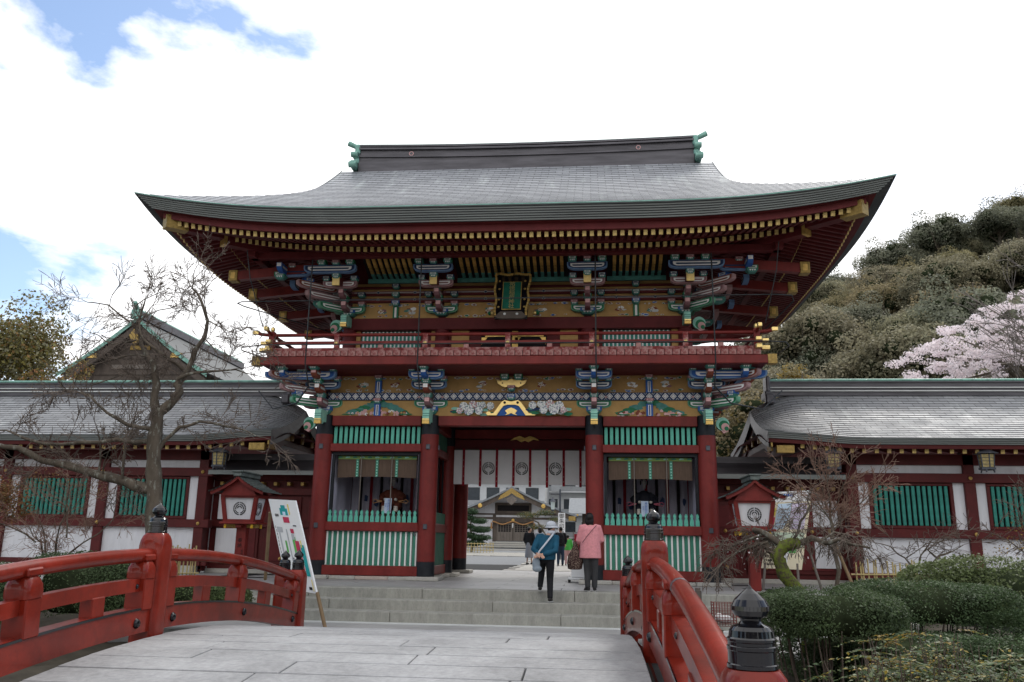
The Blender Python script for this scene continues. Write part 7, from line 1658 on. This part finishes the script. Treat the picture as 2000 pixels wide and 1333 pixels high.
m=MB(); m.add([(-4.4,-.02,2.75),(4.4,-.02,2.75),(2.0,-.02,3.75),(0,-.02,4.6),(-2.0,-.02,3.75)],[(0,1,2,3,4)],'plaster'); m.box(-1.5,1.5,-.12,-.03,2.75,3.6,'wood_dark'); m.box(-1.3,1.3,-.14,-.12,2.95,3.4,'dark'); part(m,'gable_wall',rf)
part(MB().prism([(-1.1,-.55),(-.9,-.2),(0,.42),(.9,-.2),(1.1,-.55),(.7,-.4),(.35,-.25),(0,.0),(-.35,-.25),(-.7,-.4)],-.05,.0,'gold_dull'),'gold_gable_plate',rf,loc=(0,-1.72,4.3)); part(MB().prism([(-.45,.1),(0,.35),(.45,.1),(.3,-.15),(0,-.4),(-.3,-.15)],-.05,0,'wood_grey'),'gable_pendant',rf,loc=(0,-1.76,3.75))
for s in (-1,1): part(MB().lathe([(.18,0),(.16,.03),(0,.04)],'gold',n=12),'gold_boss',rf,loc=(s*2.55,-1.66,3.30),rot=(R(90),0,0)); part(MB().cbox((s*4.85,-1.68,2.35),(.55,.08,.35),'gold_dull',.02),'gold_plate',rf)
for k in range(3): op(MB().cbox((0,-.55-.4*(2-k)*.9,.10+.16*k),(4.2-.3*k,1.2,.14),'granite',.02),'entrance_step')
# side annex
ax_=thing('annex_building','grey-roofed annex to the right of the courtyard hall','building',(1.0,78,.6)); part(MB().box(-1.8,3.4,0,5,0,2.9,'wood_dark'),'wall',ax_)
m=MB(); m.grid([[(-3.0,-1.2,2.9),(-3,2,4.4)],[(4.5,-1.2,2.9),(4.5,2,4.4)]],'tile_grey',False); part(m,'roof',ax_)
for k in range(5): part(MB().cbox((-2.2+k*1.1,-1.1,2.75),(.14,.14,.14),'gold',0),'rafter_end',ax_)
# apartment blocks beyond
def block(x,y,z,w,d,h,fl,label,mt='concrete_white'):
    o=thing('apartment_block',label,'building',(x,y,z),group=None); part(MB().box(-w/2,w/2,0,d,0,h,mt),'wall',o)
    for f in range(fl):
        zz=h*(f+.25)/fl
        part(MB().box(-w/2-.1,w/2+.1,-1.2,0,zz-.35,zz-.15,'concrete_white'),'balcony_slab',o)
        for k in range(int(w/2.6)):
            xx=-w/2+1.3+2.6*k; part(MB().box(xx-.85,xx+.85,-.06,.0,zz+.1,zz+h/fl*.62,'glass_dark'),'window',o)
        for k in range(int(w/.35)): 
            pass
        part(MB().box(-w/2,w/2,-1.2,-1.16,zz-.15,zz+.55,'concrete_grey'),'balcony_rail',o)
    part(MB().box(-w/2-.3,w/2+.3,-1.4,d+.3,h,h+.3,'concrete_grey'),'roof',o)
block(-14,112,1,16,10,11,3,'pale apartment block beyond the left of the courtyard hall'); block(-1.5,125,1,11,10,13,4,'white terraced block seen right of the lamp post'); block(-36,130,1,24,12,14,4,'long pale apartment block far behind the gate on the left','concrete_grey')
# cloud-pruned pine, low fence, lamp, vertical sign
o=thing('garden_pine','cloud-pruned pine beside the courtyard hall','pine tree',(-7.75,55.5,.25))
part(MB().tube([(0,0,-.3),(.1,0,.8),(-.1,0,1.6),(.05,0,2.5)],[.09,.08,.06,.03],'bark',7),'trunk',o)
B=[(.0,0,2.6,.45,.4,.22),(-.35,0,2.2,.6,.45,.2),(.5,0,2.0,.6,.4,.2),(-.5,0,1.65,.75,.5,.2),(.6,0,1.45,.75,.5,.22),(-.4,0,1.1,.8,.5,.2),(.55,0,.95,.85,.5,.22),(.1,0,.6,.9,.5,.2)]
C,Nn=cloud(B,9500,12,.3,.5,.5); link(leaf_mesh('needles',C,Nn,.12,['leaf_pine'],12,.4),'crown',o)
o=thing('garden_pine','sprawling low pine in front of the hall wall right of the doors','pine tree',(-2.9,60,.3)); part(MB().tube([(0,0,-.3),(-.2,0,1),(-.8,0,2.0),(-1.5,0,2.3)],[.10,.09,.06,.03],'bark',7),'trunk',o)
C,Nn=cloud([(-1.5,0,2.5,.9,.5,.25),(-.3,0,2.7,.8,.5,.25),(.5,0,2.2,.7,.5,.25),(-.9,0,1.7,.8,.4,.2)],2600,13,.2,.5,.5); link(leaf_mesh('needles',C,Nn,.10,['leaf_olive','leaf_pine'],13,.4),'crown',o)
o=thing('lattice_fence','low bamboo lattice fence under the cloud-pruned pine','fence',(-7.3,54.5,.25))
for k in range(12): part(MB().tube([(-1.1+.2*k,0,0),(-1.1+.2*k,0,.62)],.025,'bamboo',5),'bamboo_stake',o)
for z in (.15,.36,.56): part(MB().tube([(-1.15,-.03,z),(1.15,-.03,z)],.022,'bamboo',5),'bamboo_rail',o)
o=thing('lamp_post','black lamp post with a hanging green lantern in the courtyard','lamp post',(-1.62,45,.1))
part(MB().tube([(0,0,0),(0,0,3.6)],.05,'steel_fitting',8),'pole',o); part(MB().tube([(0,0,3.35),(-.5,0,3.35)],.03,'steel_fitting',6),'arm',o); part(MB().cbox((-.22,0,3.75),(.5,.06,.55),'concrete_grey',.02),'board',o)
part(MB().lathe([(.10,2.55),(.13,2.95)],'lamp_glass',(-.38,0,0),6,smooth=False),'lantern_glass',o); part(MB().lathe([(.2,2.95),(.06,3.12),(0,3.2)],'steel_fitting',(-.38,0,0),6,smooth=False),'lantern_cap',o); part(MB().lathe([(.05,2.45),(.13,2.55)],'steel_fitting',(-.38,0,0),6,smooth=False),'lantern_base',o)
o=thing('vertical_sign','white vertical sign board with black brush characters in the courtyard','sign',(-1.50,44,.09)); part(MB().cbox((0,0,1.78),(.36,.04,1.15),'sign_white',.01),'board',o); part(text_mesh('御朱印所',.26,'ink',True,spacing=1.0),'sign_lettering',o,loc=(0,-.03,1.80))
for x in (-.14,.14): part(MB().tube([(x,0,0),(x,0,1.25)],.03,'wood_grey',6),'sign_leg',o)
# red-cloth rack by the office
o=thing('cloth_rack','rack hung with dark red cloth behind the visitors','rack',(-.55,46,.12)); part(cloth(-.35,.35,.2,1.3,.05,8,3,'cloth_red'),'red_cloth',o); part(MB().tube([(-.4,0,0),(-.4,0,1.4),(.4,0,1.4),(.4,0,0)],.025,'wood_dark',6),'rack_frame',o)
# ------------------------------------------------------------------ added grove behind the viewer, unseen, dark for the lacquer to reflect
for i,(x,y,s) in enumerate(((-24,-3,.85),(-19,-12,1.0),(-11,-17,.95),(-4,-19,1.05),(5,-18,1.0),(12,-14,.9),(19,-7,1.0),(23,2,.85))):
    me,tr,co=protos[i%4]; o=thing('added_grove_tree',('evergreen tree of the grove on the near bank behind the viewer'),'tree',(x,y,-.7),(0,0,i*1.3),'grove trees on the near bank'); o.scale=(s,s,s)
    link(me,'crown',o); link(tr,'trunk',o); link(co,'inner_mass',o)['kind']='stuff'
